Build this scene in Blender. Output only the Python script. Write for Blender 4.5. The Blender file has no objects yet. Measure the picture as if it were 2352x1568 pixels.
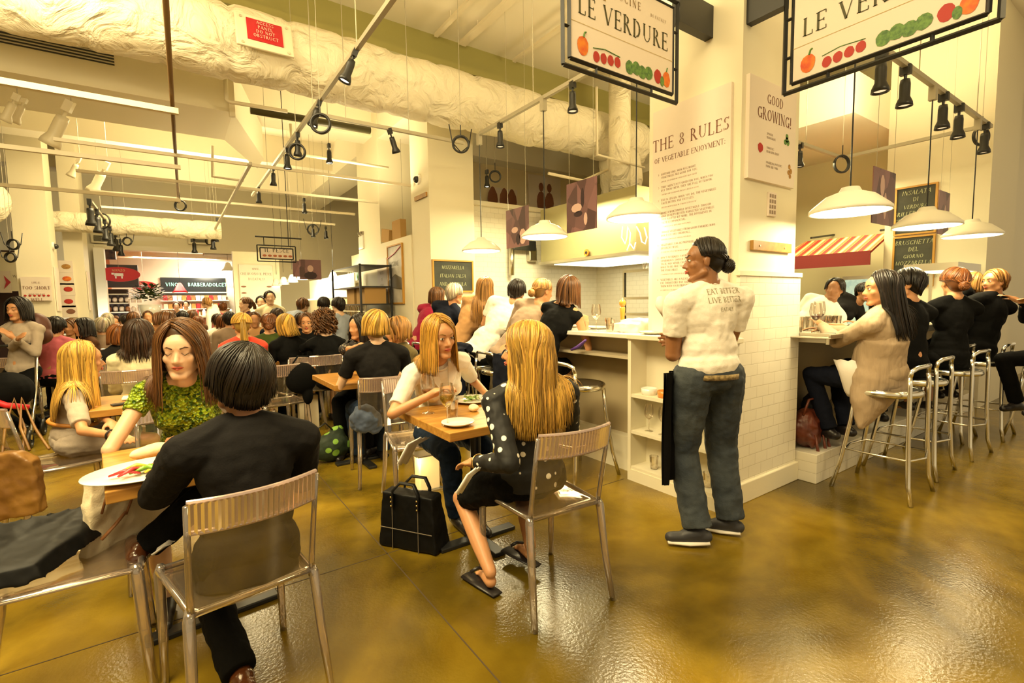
import bpy, math, random
import numpy as np
from mathutils import Vector, Matrix
S = bpy.context.scene
COL = S.collection
# ------------------------------------------------------------------ camera
FPX = 1121.0; CX, CY, CAMH = 1176.0, 784.0, 1.38
_yaw, _pitch, _roll = math.radians(34.7), math.radians(-4.6), math.radians(0.9)
_fw = np.array([math.sin(_yaw)*math.cos(_pitch), math.cos(_yaw)*math.cos(_pitch), math.sin(_pitch)])
_r0 = np.array([math.cos(_yaw), -math.sin(_yaw), 0.0]); _u0 = np.cross(_r0, _fw)
_rt = _r0*math.cos(_roll) - _u0*math.sin(_roll); _up = np.cross(_rt, _fw)
cam = bpy.data.objects.new('camera', bpy.data.cameras.new('camera')); COL.objects.link(cam)
cam.data.sensor_width = 36.0; cam.data.lens = FPX/2352*36; cam.data.clip_start = .05; cam.data.clip_end = 200
m4 = Matrix.Identity(4)
for i in range(3):
    m4[i][0] = _rt[i]; m4[i][1] = _up[i]; m4[i][2] = -_fw[i]
m4[2][3] = CAMH
cam.matrix_world = m4
S.camera = cam
# ------------------------------------------------------------------ view, world
S.view_settings.view_transform = 'Standard'; S.view_settings.look = 'None'
S.view_settings.gamma = 1.0; S.view_settings.use_curve_mapping = False
S.view_settings.exposure = 0.26
S.cycles.max_bounces = 10; S.cycles.transparent_max_bounces = 24; S.cycles.transmission_bounces = 8
S.cycles.glossy_bounces = 3; S.cycles.diffuse_bounces = 4
S.cycles.caustics_reflective = False; S.cycles.caustics_refractive = False
S.cycles.sample_clamp_indirect = 4.0
W = bpy.data.worlds.new('world'); S.world = W; W.use_nodes = True
W.node_tree.nodes['Background'].inputs[0].default_value = (1.0, .78, .44, 1)
W.node_tree.nodes['Background'].inputs[1].default_value = 0.62
WARM = (1.0, .76, .36); WARM2 = (1.0, .81, .44)
def lamp(name, kind, loc, power, color=WARM, size=.3, target=None, spot=60, blend=.6, shape='DISK', size_y=None):
    l = bpy.data.lights.new(name, kind); l.energy = power; l.color = color
    if kind == 'AREA':
        l.shape = 'RECTANGLE' if size_y else shape; l.size = size
        if size_y: l.size_y = size_y
    else: l.shadow_soft_size = size
    if kind == 'SPOT': l.spot_size = math.radians(spot); l.spot_blend = blend
    o = bpy.data.objects.new(name, l); COL.objects.link(o); o.location = loc
    if kind in ('AREA', 'SPOT'):
        d = Vector(target if target is not None else (loc[0], loc[1], loc[2]-1)) - Vector(loc)
        o.rotation_euler = d.to_track_quat('-Z', 'Y').to_euler()
    return o
# broad area lights standing in for the room's lamps, plus added ceiling fills
lamp('dining_light_near', 'AREA', (-1.1, 1.0, 4.3), 290, WARM2, 2.4)
lamp('dining_light_mid', 'AREA', (-1.0, 3.9, 4.35), 170, WARM2, 2.2)
lamp('dining_light_far', 'AREA', (0.2, 9.9, 4.2), 230, WARM2, 2.2)
lamp('aisle_light_right', 'AREA', (3.2, -1.2, 3.4), 30, WARM, 1.0, (3.4, 1.8, 1.6))
lamp('ceiling_fill_near', 'AREA', (1.6, 2.2, 3.35), 95, WARM2, 1.2, (1.8, 2.6, 6))  # this and the next upward lights are added to brighten the ceiling
lamp('ceiling_fill_mid', 'AREA', (2.3, 7.4, 3.0), 45, WARM2, 1.0, (2.3, 7.4, 6))
lamp('ceiling_fill_left', 'AREA', (-1.2, 3.9, 3.4), 45, WARM2, 1.0, (-1.6, 4.4, 6))
lamp('ceiling_fill_far', 'AREA', (0.4, 11.5, 3.3), 90, WARM2, 1.4, (0.4, 11.5, 6))
lamp('ceiling_fill_right', 'AREA', (6.0, 2.0, 3.3), 90, WARM2, 1.0, (6.0, 2.4, 6))
lamp('kitchen_light_left', 'AREA', (4.3, 5.2, 2.75), 80, (1, .90, .50), 1.0)
lamp('kitchen_light_right', 'AREA', (6.4, 3.4, 3.0), 80, (1, .88, .45), 1.4)
lamp('shop_light_far', 'AREA', (0.2, 18.5, 3.0), 330, (1, .84, .60), 3.0)
lamp('fish_counter_light', 'AREA', (2.6, 11.5, 2.6), 110, (1, .90, .55), 1.4)
lamp('shelf_light_far', 'AREA', (1.2, 20.6, 2.9), 90, (1, .88, .62), 1.2, (1.2, 21.9, 1.4))
lamp('fish_case_light', 'AREA', (2.3, 11.3, 2.3), 45, (1, .90, .58), 1.0, (2.95, 11.3, 1.5))
# ------------------------------------------------------------------ helpers
random.seed(7); RND = random.Random(11)
def R(a): return math.radians(a)
def at(px, py, d):
    v = _fw + _rt*(px-CX)/FPX - _up*(py-CY)/FPX
    p = v*d; return (float(p[0]), float(p[1]), float(p[2]+CAMH))
def atz(px, py, z):
    v = _fw + _rt*(px-CX)/FPX - _up*(py-CY)/FPX
    t = (z-CAMH)/v[2]; return (float(v[0]*t), float(v[1]*t), z)
def atx(px, py, x):
    v = _fw + _rt*(px-CX)/FPX - _up*(py-CY)/FPX
    t = x/v[0]; return (x, float(v[1]*t), float(CAMH+v[2]*t))
def aty(px, py, y):
    v = _fw + _rt*(px-CX)/FPX - _up*(py-CY)/FPX
    t = y/v[1]; return (float(v[0]*t), y, float(CAMH+v[2]*t))
MATS = {}
def mat(name, color=(.8,.8,.8), rough=.5, metal=0.0, bump=0.0, bscale=40.0, var=0.0, vscale=6.0, emit=None, estr=0.0, sheen=0.0, coat=0.0, spec=.5, color2=None, alpha=1.0, trans=0.0, ior=1.45, mapscale=None):
    if name in MATS: return MATS[name]
    m = bpy.data.materials.new(name); m.use_nodes = True; nt = m.node_tree; b = nt.nodes['Principled BSDF']
    b.inputs['Base Color'].default_value = (*color, 1); b.inputs['Roughness'].default_value = rough
    b.inputs['Metallic'].default_value = metal; b.inputs['Specular IOR Level'].default_value = spec
    if sheen: b.inputs['Sheen Weight'].default_value = sheen
    if coat: b.inputs['Coat Weight'].default_value = coat; b.inputs['Coat Roughness'].default_value = .1
    if trans: b.inputs['Transmission Weight'].default_value = trans; b.inputs['IOR'].default_value = ior
    if alpha < 1: b.inputs['Alpha'].default_value = alpha
    tc = nt.nodes.new('ShaderNodeTexCoord'); out = tc.outputs['Object']
    if mapscale:
        mp = nt.nodes.new('ShaderNodeMapping'); mp.inputs['Scale'].default_value = mapscale
        nt.links.new(out, mp.inputs[0]); out = mp.outputs[0]
    if var or color2:
        n = nt.nodes.new('ShaderNodeTexNoise'); n.inputs['Scale'].default_value = vscale; n.inputs['Detail'].default_value = 5
        nt.links.new(out, n.inputs['Vector'])
        r = nt.nodes.new('ShaderNodeValToRGB')
        c2 = color2 or tuple(c*(1-var) for c in color)
        r.color_ramp.elements[0].position = .35; r.color_ramp.elements[1].position = .65
        r.color_ramp.elements[0].color = (*c2, 1); r.color_ramp.elements[1].color = (*color, 1)
        nt.links.new(n.outputs['Fac'], r.inputs[0]); nt.links.new(r.outputs[0], b.inputs['Base Color'])
    if bump:
        n2 = nt.nodes.new('ShaderNodeTexNoise'); n2.inputs['Scale'].default_value = bscale; n2.inputs['Detail'].default_value = 4
        nt.links.new(out, n2.inputs['Vector'])
        bp = nt.nodes.new('ShaderNodeBump'); bp.inputs['Strength'].default_value = bump; bp.inputs['Distance'].default_value = .01
        nt.links.new(n2.outputs['Fac'], bp.inputs['Height']); nt.links.new(bp.outputs[0], b.inputs['Normal'])
    if emit: b.inputs['Emission Color'].default_value = (*emit, 1); b.inputs['Emission Strength'].default_value = estr
    MATS[name] = m; return m
def nodemat(name):
    m = bpy.data.materials.new(name); m.use_nodes = True; MATS[name] = m
    return m, m.node_tree, m.node_tree.nodes['Principled BSDF']
def vec(a): return np.array(a, float)
def nrm(a):
    a = vec(a); l = np.linalg.norm(a); return a/l if l > 1e-9 else a
class MB:
    def __init__(s): s.v = []; s.f = []; s.c = None; s.cf = []
    def add(s, vs, fs, col=None):
        n = len(s.v); s.v.extend([tuple(map(float, p)) for p in vs]); s.f.extend([tuple(i+n for i in f) for f in fs])
        if col is not None:
            s.cf.extend([(n, len(s.v), col)])
        return s
    def box(s, c, size, rz=0, rx=0, ry=0):
        hx, hy, hz = size[0]/2, size[1]/2, size[2]/2
        M = Matrix.Rotation(rz, 3, 'Z') @ Matrix.Rotation(ry, 3, 'Y') @ Matrix.Rotation(rx, 3, 'X')
        vs = [Vector(c) + M @ Vector((x, y, z)) for x in (-hx, hx) for y in (-hy, hy) for z in (-hz, hz)]
        return s.add(vs, [(0,1,3,2),(4,6,7,5),(0,4,5,1),(2,3,7,6),(0,2,6,4),(1,5,7,3)])
    def bb(s, x0, x1, y0, y1, z0, z1):
        return s.box(((x0+x1)/2, (y0+y1)/2, (z0+z1)/2), (abs(x1-x0), abs(y1-y0), abs(z1-z0)))
    def tube(s, path, r, seg=8, col=None, flat=1.0, closed=False, caps=True, ref=None):
        P = [vec(p) for p in path]; n = len(P); rs = r if hasattr(r, '__len__') else [r]*n
        vs = []; prev = None
        for i in range(n):
            if closed: t = nrm(P[(i+1) % n]-P[i-1])
            else: t = nrm(P[min(i+1, n-1)]-P[max(i-1, 0)])
            if prev is None:
                a = vec((0,0,1)) if abs(t[2]) < .9 else vec((1,0,0))
                x = nrm(np.cross(a, t))
                if ref is not None: x = nrm(vec(ref) - t*np.dot(vec(ref), t))
            else: x = nrm(prev - t*np.dot(prev, t))
            prev = x; y = np.cross(t, x)
            for k in range(seg):
                a = 2*math.pi*k/seg
                vs.append(P[i] + x*math.cos(a)*rs[i] + y*math.sin(a)*rs[i]*flat)
        fs = []
        for i in range(n if closed else n-1):
            j = (i+1) % n
            for k in range(seg):
                k2 = (k+1) % seg; fs.append((i*seg+k, i*seg+k2, j*seg+k2, j*seg+k))
        if caps and not closed:
            fs.append(tuple(range(seg-1, -1, -1))); fs.append(tuple((n-1)*seg+k for k in range(seg)))
        return s.add(vs, fs, col)
    def cyl(s, a, b, ra, rb=None, seg=16):
        return s.tube([a, b], [ra, ra if rb is None else rb], seg)
    def cap(s, a, b, ra, rb=None, seg=12):
        rb = ra if rb is None else rb; a = vec(a); b = vec(b); t = nrm(b-a)
        pts = []; rr = []
        for k in (80, 55, 28): pts.append(a - t*ra*math.sin(R(k))); rr.append(ra*math.cos(R(k)))
        pts.append(a); rr.append(ra); pts.append(b); rr.append(rb)
        for k in (28, 55, 80): pts.append(b + t*rb*math.sin(R(k))); rr.append(rb*math.cos(R(k)))
        return s.tube(pts, rr, seg)
    def ell(s, c, rad, M=None, seg=16, rings=10):
        c = vec(c); vs = []; fs = []
        A = np.eye(3) if M is None else np.array(M, float)
        for i in range(rings+1):
            th = math.pi*i/rings
            for k in range(seg):
                ph = 2*math.pi*k/seg
                p = vec((rad[0]*math.sin(th)*math.cos(ph), rad[1]*math.sin(th)*math.sin(ph), rad[2]*math.cos(th)))
                vs.append(c + A @ p)
        for i in range(rings):
            for k in range(seg):
                k2 = (k+1) % seg; fs.append((i*seg+k, (i+1)*seg+k, (i+1)*seg+k2, i*seg+k2))
        return s.add(vs, fs)
    def lathe(s, prof, c=(0,0,0), seg=24, closed=False):
        vs = []; fs = []; n = len(prof)
        for (r, z) in prof:
            for k in range(seg):
                a = 2*math.pi*k/seg; vs.append((c[0]+r*math.cos(a), c[1]+r*math.sin(a), c[2]+z))
        for i in range(n-1):
            for k in range(seg):
                k2 = (k+1) % seg; fs.append((i*seg+k, i*seg+k2, (i+1)*seg+k2, (i+1)*seg+k))
        return s.add(vs, fs)
    def torus(s, c, ra, rb, axis=(0,0,1), seg=28, sseg=8):
        ax = nrm(axis); a = vec((0,0,1)) if abs(ax[2]) < .9 else vec((1,0,0)); x = nrm(np.cross(a, ax)); y = np.cross(ax, x)
        path = [vec(c)+x*ra*math.cos(2*math.pi*k/seg)+y*ra*math.sin(2*math.pi*k/seg) for k in range(seg)]
        return s.tube(path, rb, sseg, closed=True)
    def prism(s, pts, o, ux, uy, th):
        """outline pts (2d) in plane o+ux*x+uy*y, thickness th along normal"""
        o, ux, uy = vec(o), vec(ux), vec(uy); nn = np.cross(ux, uy); n = len(pts)
        a = [o+ux*p[0]+uy*p[1] for p in pts]; b = [p+nn*th for p in a]
        fs = [tuple(range(n-1, -1, -1)), tuple(range(n, 2*n))] + [(i, (i+1) % n, n+(i+1) % n, n+i) for i in range(n)]
        return s.add(a+b, fs)
    def build(s, name, m, parent=None, smooth=False, bevel=0, remesh=0, sm=0, wrinkle=0, wscale=.1, sub=0, org=None):
        me = bpy.data.meshes.new(name)
        o0 = org if org is not None else ((0,0,0) if parent is None else parent.get('_org', (0,0,0)))
        o0 = tuple(o0)
        vs = [(a-o0[0], b-o0[1], c-o0[2]) for a, b, c in s.v]
        me.from_pydata(vs, [], s.f)
        if s.cf:
            at_ = me.color_attributes.new('shade', 'FLOAT_COLOR', 'POINT')
            arr = np.ones((len(s.v), 4), np.float32)
            for a, b, c in s.cf: arr[a:b, :3] = c
            at_.data.foreach_set('color', arr.ravel())
        o = bpy.data.objects.new(name, me); COL.objects.link(o)
        if remesh or bevel or sub:
            if remesh:
                q = o.modifiers.new('r', 'REMESH'); q.mode = 'VOXEL'; q.voxel_size = remesh
                if wrinkle:
                    key = 'w%.3f' % wscale; t = bpy.data.textures.get(key)
                    if not t: t = bpy.data.textures.new(key, 'CLOUDS'); t.noise_scale = wscale; t.noise_depth = 2
                    d = o.modifiers.new('d', 'DISPLACE'); d.texture = t; d.strength = wrinkle; d.mid_level = .5
                if sm:
                    q = o.modifiers.new('s', 'SMOOTH'); q.factor = .5; q.iterations = sm
            if bevel:
                q = o.modifiers.new('b', 'BEVEL'); q.width = bevel; q.segments = 2; q.limit_method = 'ANGLE'
            if sub:
                q = o.modifiers.new('u', 'SUBSURF'); q.levels = sub; q.render_levels = sub
            dg = bpy.context.evaluated_depsgraph_get()
            nm = bpy.data.meshes.new_from_object(o.evaluated_get(dg)); o.modifiers.clear(); o.data = nm
            bpy.data.meshes.remove(me); me = nm; me.name = name
        me.materials.clear(); me.materials.append(m)
        if smooth or remesh:
            me.polygons.foreach_set('use_smooth', [True]*len(me.polygons))
        if parent is not None: o.parent = parent
        elif org is not None: o.location = org
        return o
def tag(o, label=None, cat=None, group=None, kind=None):
    if label: o['label'] = label
    if cat: o['category'] = cat
    if group: o['group'] = group
    if kind: o['kind'] = kind
    return o
def empty(name, loc, label, cat, group=None, rz=0, world=False):
    """Empty at the thing's base. world=True: parts are built in world coordinates"""
    e = bpy.data.objects.new(name, None); e.empty_display_size = .1; COL.objects.link(e); e.location = loc; e.rotation_euler.z = rz
    if world: e['_org'] = tuple(loc)
    return tag(e, label, cat, group)
def struct(name, mb, m, **k):
    return tag(mb.build(name, m, **k), kind='structure')
def copy_tree(o, parent=None):
    c = o.copy(); COL.objects.link(c); c.parent = parent
    for ch in list(o.children): copy_tree(ch, c)
    return c
def place(proto, used, loc, rz, label, group=None, s=1.0):
    """first use takes the prototype itself, later uses copy the tree"""
    o = proto if not used else copy_tree(proto)
    used.append(1); o.location = loc; o.rotation_euler = (0, 0, rz); o.scale = (s, s, s)
    o['label'] = label
    if group: o['group'] = group
    return o
# --- serif capitals drawn as strokes: (x0,y0,x1,y1,w) in a cell of height 1; arcs (cx,cy,rx,ry,a0,a1,w)
TK, TN = .13, .05
GL = {
'A': (.72, [(.04,0,.36,1,TN),(.36,1,.68,0,TK),(.16,.36,.56,.36,TN)], [(.04,0),(.68,0)]),
'B': (.62, [(.14,0,.14,1,TK)], [(.12,0),(.12,1)], [(.28,.76,.22,.24,-90,90,TK),(.28,.26,.26,.26,-90,90,TK)], [(.14,1,.28,1,TN),(.14,.52,.28,.52,TN),(.14,0,.28,0,TN)]),
'C': (.70, [(.62,.78,.62,.98,TN),(.62,.02,.62,.2,TN)], [], [(.38,.5,.34,.5,40,320,TK)]),
'D': (.74, [(.14,0,.14,1,TK),(.14,1,.3,1,TN),(.14,0,.3,0,TN)], [(.12,0),(.12,1)], [(.3,.5,.36,.5,-90,90,TK)]),
'E': (.60, [(.14,0,.14,1,TK),(.14,1,.54,1,TN),(.14,.52,.44,.52,TN),(.14,0,.56,0,TN),(.54,.84,.54,1,TN),(.56,0,.56,.18,TN),(.44,.44,.44,.6,TN)], [(.12,0),(.12,1)]),
'F': (.56, [(.14,0,.14,1,TK),(.14,1,.52,1,TN),(.14,.52,.42,.52,TN),(.52,.84,.52,1,TN)], [(.14,0),(.12,1)]),
'G': (.76, [(.62,.78,.62,.98,TN),(.64,.02,.64,.42,TK),(.5,.42,.76,.42,TN)], [], [(.38,.5,.34,.5,40,320,TK)]),
'H': (.78, [(.14,0,.14,1,TK),(.64,0,.64,1,TK),(.14,.52,.64,.52,TN)], [(.14,0),(.14,1),(.64,0),(.64,1)]),
'I': (.32, [(.16,0,.16,1,TK)], [(.16,0),(.16,1)]),
'J': (.40, [(.24,.05,.24,1,TK)], [(.24,1)], [(.12,.02,.12,.14,180,360,TN)]),
'K': (.72, [(.14,0,.14,1,TK),(.16,.4,.6,1,TN),(.3,.55,.64,0,TK)], [(.14,0),(.14,1),(.6,1),(.64,0)]),
'L': (.58, [(.14,0,.14,1,TK),(.14,0,.54,0,TN),(.54,0,.54,.22,TN)], [(.12,0),(.14,1)]),
'M': (.92, [(.14,0,.14,1,TN),(.14,1,.46,.05,TK),(.46,.05,.78,1,TN),(.78,0,.78,1,TK)], [(.14,0),(.12,1),(.78,0),(.8,1)]),
'N': (.80, [(.14,0,.14,1,TN),(.14,1,.66,0,TK),(.66,0,.66,1,TN)], [(.14,0),(.12,1),(.66,1)]),
'O': (.80, [], [], [(.4,.5,.35,.5,0,360,TK)]),
'P': (.60, [(.14,0,.14,1,TK),(.14,1,.28,1,TN),(.14,.48,.28,.48,TN)], [(.14,0),(.12,1)], [(.28,.74,.24,.26,-90,90,TK)]),
'Q': (.80, [(.42,.1,.74,-.16,TK)], [], [(.4,.5,.35,.5,0,360,TK)]),
'R': (.70, [(.14,0,.14,1,TK),(.14,1,.28,1,TN),(.14,.5,.28,.5,TN),(.3,.5,.62,0,TK)], [(.14,0),(.12,1),(.64,0)], [(.28,.75,.22,.25,-90,90,TK)]),
'S': (.54, [(.46,.8,.46,.98,TN),(.07,.02,.07,.2,TN)], [], [(.27,.75,.2,.25,40,235,TK*.8),(.27,.26,.21,.26,-140,75,TK*.8)]),
'T': (.68, [(.34,0,.34,1,TK),(.04,1,.64,1,TN),(.04,.84,.04,1,TN),(.64,.84,.64,1,TN)], [(.34,0)]),
'U': (.78, [(.14,.3,.14,1,TK),(.64,.3,.64,1,TN)], [(.14,1),(.64,1)], [(.39,.3,.25,.3,180,360,TN*1.4)]),
'V': (.72, [(.06,1,.36,0,TK),(.36,0,.66,1,TN)], [(.06,1),(.66,1)]),
'W': (1.0, [(.06,1,.3,0,TK),(.3,0,.5,1,TN),(.5,1,.72,0,TK),(.72,0,.94,1,TN)], [(.06,1),(.5,1),(.94,1)]),
'X': (.70, [(.08,1,.62,0,TK),(.08,0,.6,1,TN)], [(.08,1),(.08,0),(.62,0),(.6,1)]),
'Y': (.70, [(.06,1,.35,.48,TK),(.35,.48,.64,1,TN),(.35,0,.35,.48,TK)], [(.06,1),(.64,1),(.35,0)]),
'Z': (.62, [(.06,1,.56,1,TN),(.56,1,.06,0,TK),(.06,0,.56,0,TN),(.06,.84,.06,1,TN),(.56,0,.56,.18,TN)], []),
'8': (.58, [], [], [(.29,.76,.19,.24,0,360,TK*.7),(.29,.27,.23,.27,0,360,TK*.8)]),
'1': (.40, [(.22,0,.22,1,TK),(.08,.84,.22,1,TN)], [(.22,0)]),
'2': (.52, [(.1,.03,.46,.03,TN),(.12,.05,.42,.6,TN)], [], [(.26,.75,.18,.25,-30,180,TK*.7)]),
'3': (.52, [], [], [(.24,.76,.18,.24,-90,150,TK*.7),(.24,.27,.21,.27,-150,90,TK*.7)]),
'4': (.56, [(.4,0,.4,1,TK),(.06,.3,.52,.3,TN),(.06,.3,.4,1,TN)], []),
'5': (.52, [(.12,1,.44,1,TN),(.12,.55,.12,1,TN)], [], [(.22,.3,.22,.3,-150,115,TK*.7)]),
'6': (.54, [], [], [(.28,.28,.2,.28,0,360,TK*.7),(.48,.4,.4,.6,115,200,TK*.6)]),
'7': (.52, [(.06,.98,.48,.98,TN),(.48,.98,.18,0,TK)], []),
'!': (.28, [(.14,.28,.14,1,TK),(.14,0,.14,.12,TK)], []),
':': (.26, [(.13,.02,.13,.14,TK),(.13,.46,.13,.58,TK)], []),
'.': (.24, [(.12,0,.12,.12,TK)], []), ',': (.24, [(.14,.1,.08,-.14,TN*1.6)], []),
'-': (.36, [(.06,.4,.3,.4,TN*1.4)], []), "'": (.2, [(.1,.76,.1,1,TN*1.5)], []), '/': (.4, [(.02,-.05,.38,1,TN)], []),
' ': (.36, [], []),
}
def text_width(t, h, track=.1): return sum((GL.get(c, GL[' '])[0]+track)*h for c in t) - track*h
def text_mb(mb, t, o, ux, uy, h, track=.1, align='l', th=.002, bold=1.0, serif=True, slant=0):
    """serif text as thin raised strokes; o = baseline start"""
    o, ux, uy = vec(o), nrm(ux), nrm(uy); w = text_width(t, h, track)
    x = {'l': 0, 'c': -w/2, 'r': -w}[align]; nn = np.cross(ux, uy)
    def quad(x0, y0, x1, y1, wd):
        dx, dy = x1-x0, y1-y0; L = math.hypot(dx, dy) or 1
        px, py = -dy/L*wd/2, dx/L*wd/2
        ps = [(x0+px, y0+py), (x0-px, y0-py), (x1-px, y1-py), (x1+px, y1+py)]
        P = [o+ux*(x+(a+b*slant)*h)+uy*(b*h)+nn*th for a, b in ps]
        mb.add(P, [(0,1,2,3)])
    for ch in t:
        g = GL.get(ch)
        if g is None: x += .5*h; continue
        for (a, b, c, d, w_) in g[1]: quad(a, b, c, d, w_*bold)
        if serif:
            for (a, b) in g[2]: quad(a-.1, b+(.02 if b < .5 else -.02), a+.1, b+(.02 if b < .5 else -.02), .045*bold)
        for arc in (g[3] if len(g) > 3 else []):
            cx, cy, rx, ry, a0, a1, w_ = arc; n = max(5, int(abs(a1-a0)/24))
            if h < .02: n = max(4, n//2)
            pr = None
            for i in range(n+1):
                a = R(a0+(a1-a0)*i/n); q = (cx+(rx-w_/2)*math.cos(a), cy+(ry-w_/2)*math.sin(a))
                if pr: 
                    ww = (w_*(.45+.55*abs(math.cos((a+pa)/2))))*bold
                    quad(pr[0], pr[1], q[0], q[1], ww)
                pr = q; pa = a
        for (a, b, c, d, w_) in (g[4] if len(g) > 4 else []): quad(a, b, c, d, w_*bold)
        x += (g[0]+track)*h
    return mb
# ------------------------------------------------------------------ materials of the setting
M_white = mat('painted_plaster', (.80,.74,.56), .6, bump=.05, bscale=30)
M_ceil = mat('painted_ceiling', (.84,.78,.62), .7, bump=.05, bscale=20)
M_beam = mat('olive_steel', (.30,.27,.08), .5)
M_panel = mat('sign_board_white', (.78,.68,.58), .5)
M_black = mat('black_metal', (.012,.012,.012), .4)
M_track = mat('grey_conduit', (.42,.38,.28), .45, metal=.3)
M_pipe = mat('cream_pipe', (.78,.70,.52), .5)
M_rust = mat('brown_pipe', (.16,.09,.03), .5)
M_red = mat('red_enamel', (.45,.012,.02), .4)
M_steel = mat('brushed_steel', (.62,.58,.48), .28, metal=1.0, bump=.03, bscale=80)
M_alu = mat('polished_aluminium', (.80,.77,.68), .2, metal=1.0)
M_ink = mat('dark_print', (.07,.055,.02), .6); M_ink2 = mat('brown_print', (.20,.08,.04), .6)
M_grey_ink = mat('grey_print', (.30,.22,.16), .6)
M_wood = None
# polished concrete floor: ochre, mottled, cloudy stains, rough enough for soft lamp pools
m, nt, b = nodemat('polished_concrete'); M_floor = m
tc = nt.nodes.new('ShaderNodeTexCoord')
def _noise(sc, det, src=None, dist=0):
    n = nt.nodes.new('ShaderNodeTexNoise'); n.inputs['Scale'].default_value = sc; n.inputs['Detail'].default_value = det
    n.inputs['Distortion'].default_value = dist; nt.links.new(tc.outputs['Object'], n.inputs['Vector']); return n
n1 = _noise(.8, 8, dist=.6); n2 = _noise(5, 8, dist=.3); n3 = _noise(70, 3)
r1 = nt.nodes.new('ShaderNodeValToRGB'); e = r1.color_ramp.elements
e[0].position = .38; e[0].color = (.075,.050,.004,1); e[1].position = .62; e[1].color = (.29,.19,.014,1)
r2 = nt.nodes.new('ShaderNodeValToRGB'); e = r2.color_ramp.elements
e[0].position = .25; e[0].color = (.72,.66,.58,1); e[1].position = .6; e[1].color = (1,1,1,1)
mx = nt.nodes.new('ShaderNodeMixRGB'); mx.blend_type = 'MULTIPLY'; mx.inputs[0].default_value = .8
nt.links.new(n1.outputs['Fac'], r1.inputs[0]); nt.links.new(n2.outputs['Fac'], r2.inputs[0])
nt.links.new(r1.outputs[0], mx.inputs[1]); nt.links.new(r2.outputs[0], mx.inputs[2])
nt.links.new(mx.outputs[0], b.inputs['Base Color'])
rr = nt.nodes.new('ShaderNodeMapRange'); rr.inputs['To Min'].default_value = .12; rr.inputs['To Max'].default_value = .30
nt.links.new(n2.outputs['Fac'], rr.inputs[0]); nt.links.new(rr.outputs[0], b.inputs['Roughness'])
bp = nt.nodes.new('ShaderNodeBump'); bp.inputs['Strength'].default_value = .12; bp.inputs['Distance'].default_value = .01
nt.links.new(n3.outputs['Fac'], bp.inputs['Height']); nt.links.new(bp.outputs[0], b.inputs['Normal'])
# white glazed brick tile
def tile_mat(name, plane):
    m, nt, b = nodemat(name); tc = nt.nodes.new('ShaderNodeTexCoord')
    sp = nt.nodes.new('ShaderNodeSeparateXYZ'); cb = nt.nodes.new('ShaderNodeCombineXYZ')
    nt.links.new(tc.outputs['Object'], sp.inputs[0])
    nt.links.new(sp.outputs['X' if plane == 'x' else 'Y'], cb.inputs['X']); nt.links.new(sp.outputs['Z'], cb.inputs['Y'])
    br = nt.nodes.new('ShaderNodeTexBrick'); br.inputs['Scale'].default_value = 1.0
    br.inputs['Brick Width'].default_value = .155; br.inputs['Row Height'].default_value = .078
    br.inputs['Mortar Size'].default_value = .0022; br.inputs['Mortar Smooth'].default_value = .4
    br.inputs['Color1'].default_value = (.87,.82,.68,1); br.inputs['Color2'].default_value = (.84,.79,.65,1); br.inputs['Mortar'].default_value = (.66,.60,.46,1)
    nt.links.new(cb.outputs[0], br.inputs['Vector']); nt.links.new(br.outputs['Color'], b.inputs['Base Color'])
    bp = nt.nodes.new('ShaderNodeBump'); bp.inputs['Strength'].default_value = .5; bp.inputs['Distance'].default_value = .003; bp.invert = True
    nt.links.new(br.outputs['Fac'], bp.inputs['Height']); nt.links.new(bp.outputs[0], b.inputs['Normal'])
    b.inputs['Roughness'].default_value = .22
    return m
M_tile = tile_mat('glazed_brick_tile', 'x'); M_tiley = tile_mat('glazed_brick_tile_side', 'y')
# quilted insulation jacket of the ducts
m, nt, b = nodemat('duct_insulation'); M_duct = m
tc = nt.nodes.new('ShaderNodeTexCoord'); n = nt.nodes.new('ShaderNodeTexNoise'); n.inputs['Scale'].default_value = 3.2; n.inputs['Detail'].default_value = 6; n.inputs['Distortion'].default_value = 1.4
nt.links.new(tc.outputs['Object'], n.inputs['Vector'])
bp = nt.nodes.new('ShaderNodeBump'); bp.inputs['Strength'].default_value = 1.0; bp.inputs['Distance'].default_value = .11
nt.links.new(n.outputs['Fac'], bp.inputs['Height']); nt.links.new(bp.outputs[0], b.inputs['Normal'])
b.inputs['Base Color'].default_value = (.86,.79,.60,1); b.inputs['Roughness'].default_value = .65

# ------------------------------------------------------------------ floor, ceiling, walls
ZC = 4.85
struct('floor', MB().bb(-9, 16, -4, 30, -.1, 0), M_floor)
fj = MB()
for x in (-2.4, .9): fj.bb(x-.003, x+.003, -3, 15, 0, .0008)
for y in (2.55, 6.2): fj.bb(-8, 2.8, y-.003, y+.003, 0, .0008)
struct('trim_floor_joint', fj, mat('joint_dark', (.05,.03,.01), .8))
struct('ceiling', MB().bb(-9, 16, -3, 26, ZC, ZC+.15), M_ceil)
cb_ = MB()
for i, y in enumerate((-.6, 8.6, 11.2, 13.8)): cb_.bb(-9, 16, y, y+.45, ZC-.55, ZC)
struct('ceiling_beams', cb_, M_ceil)
struct('trim_ceiling_beam', MB().bb(-9, 16, 5.85, 6.0, 4.42, 4.50).bb(-9, 16, 5.99, 6.05, 4.5, ZC), M_beam)
struct('ceiling_soffit', MB().bb(-9, 16, 6.05, 6.5, 4.45, ZC), mat('soffit_olive', (.62,.55,.32), .7))
yb = MB()
for x in (3.05, 9.2): yb.bb(x, x+.7, 6.5, 26, 4.2, ZC)
struct('ceiling_girders', yb, M_ceil)
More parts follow.
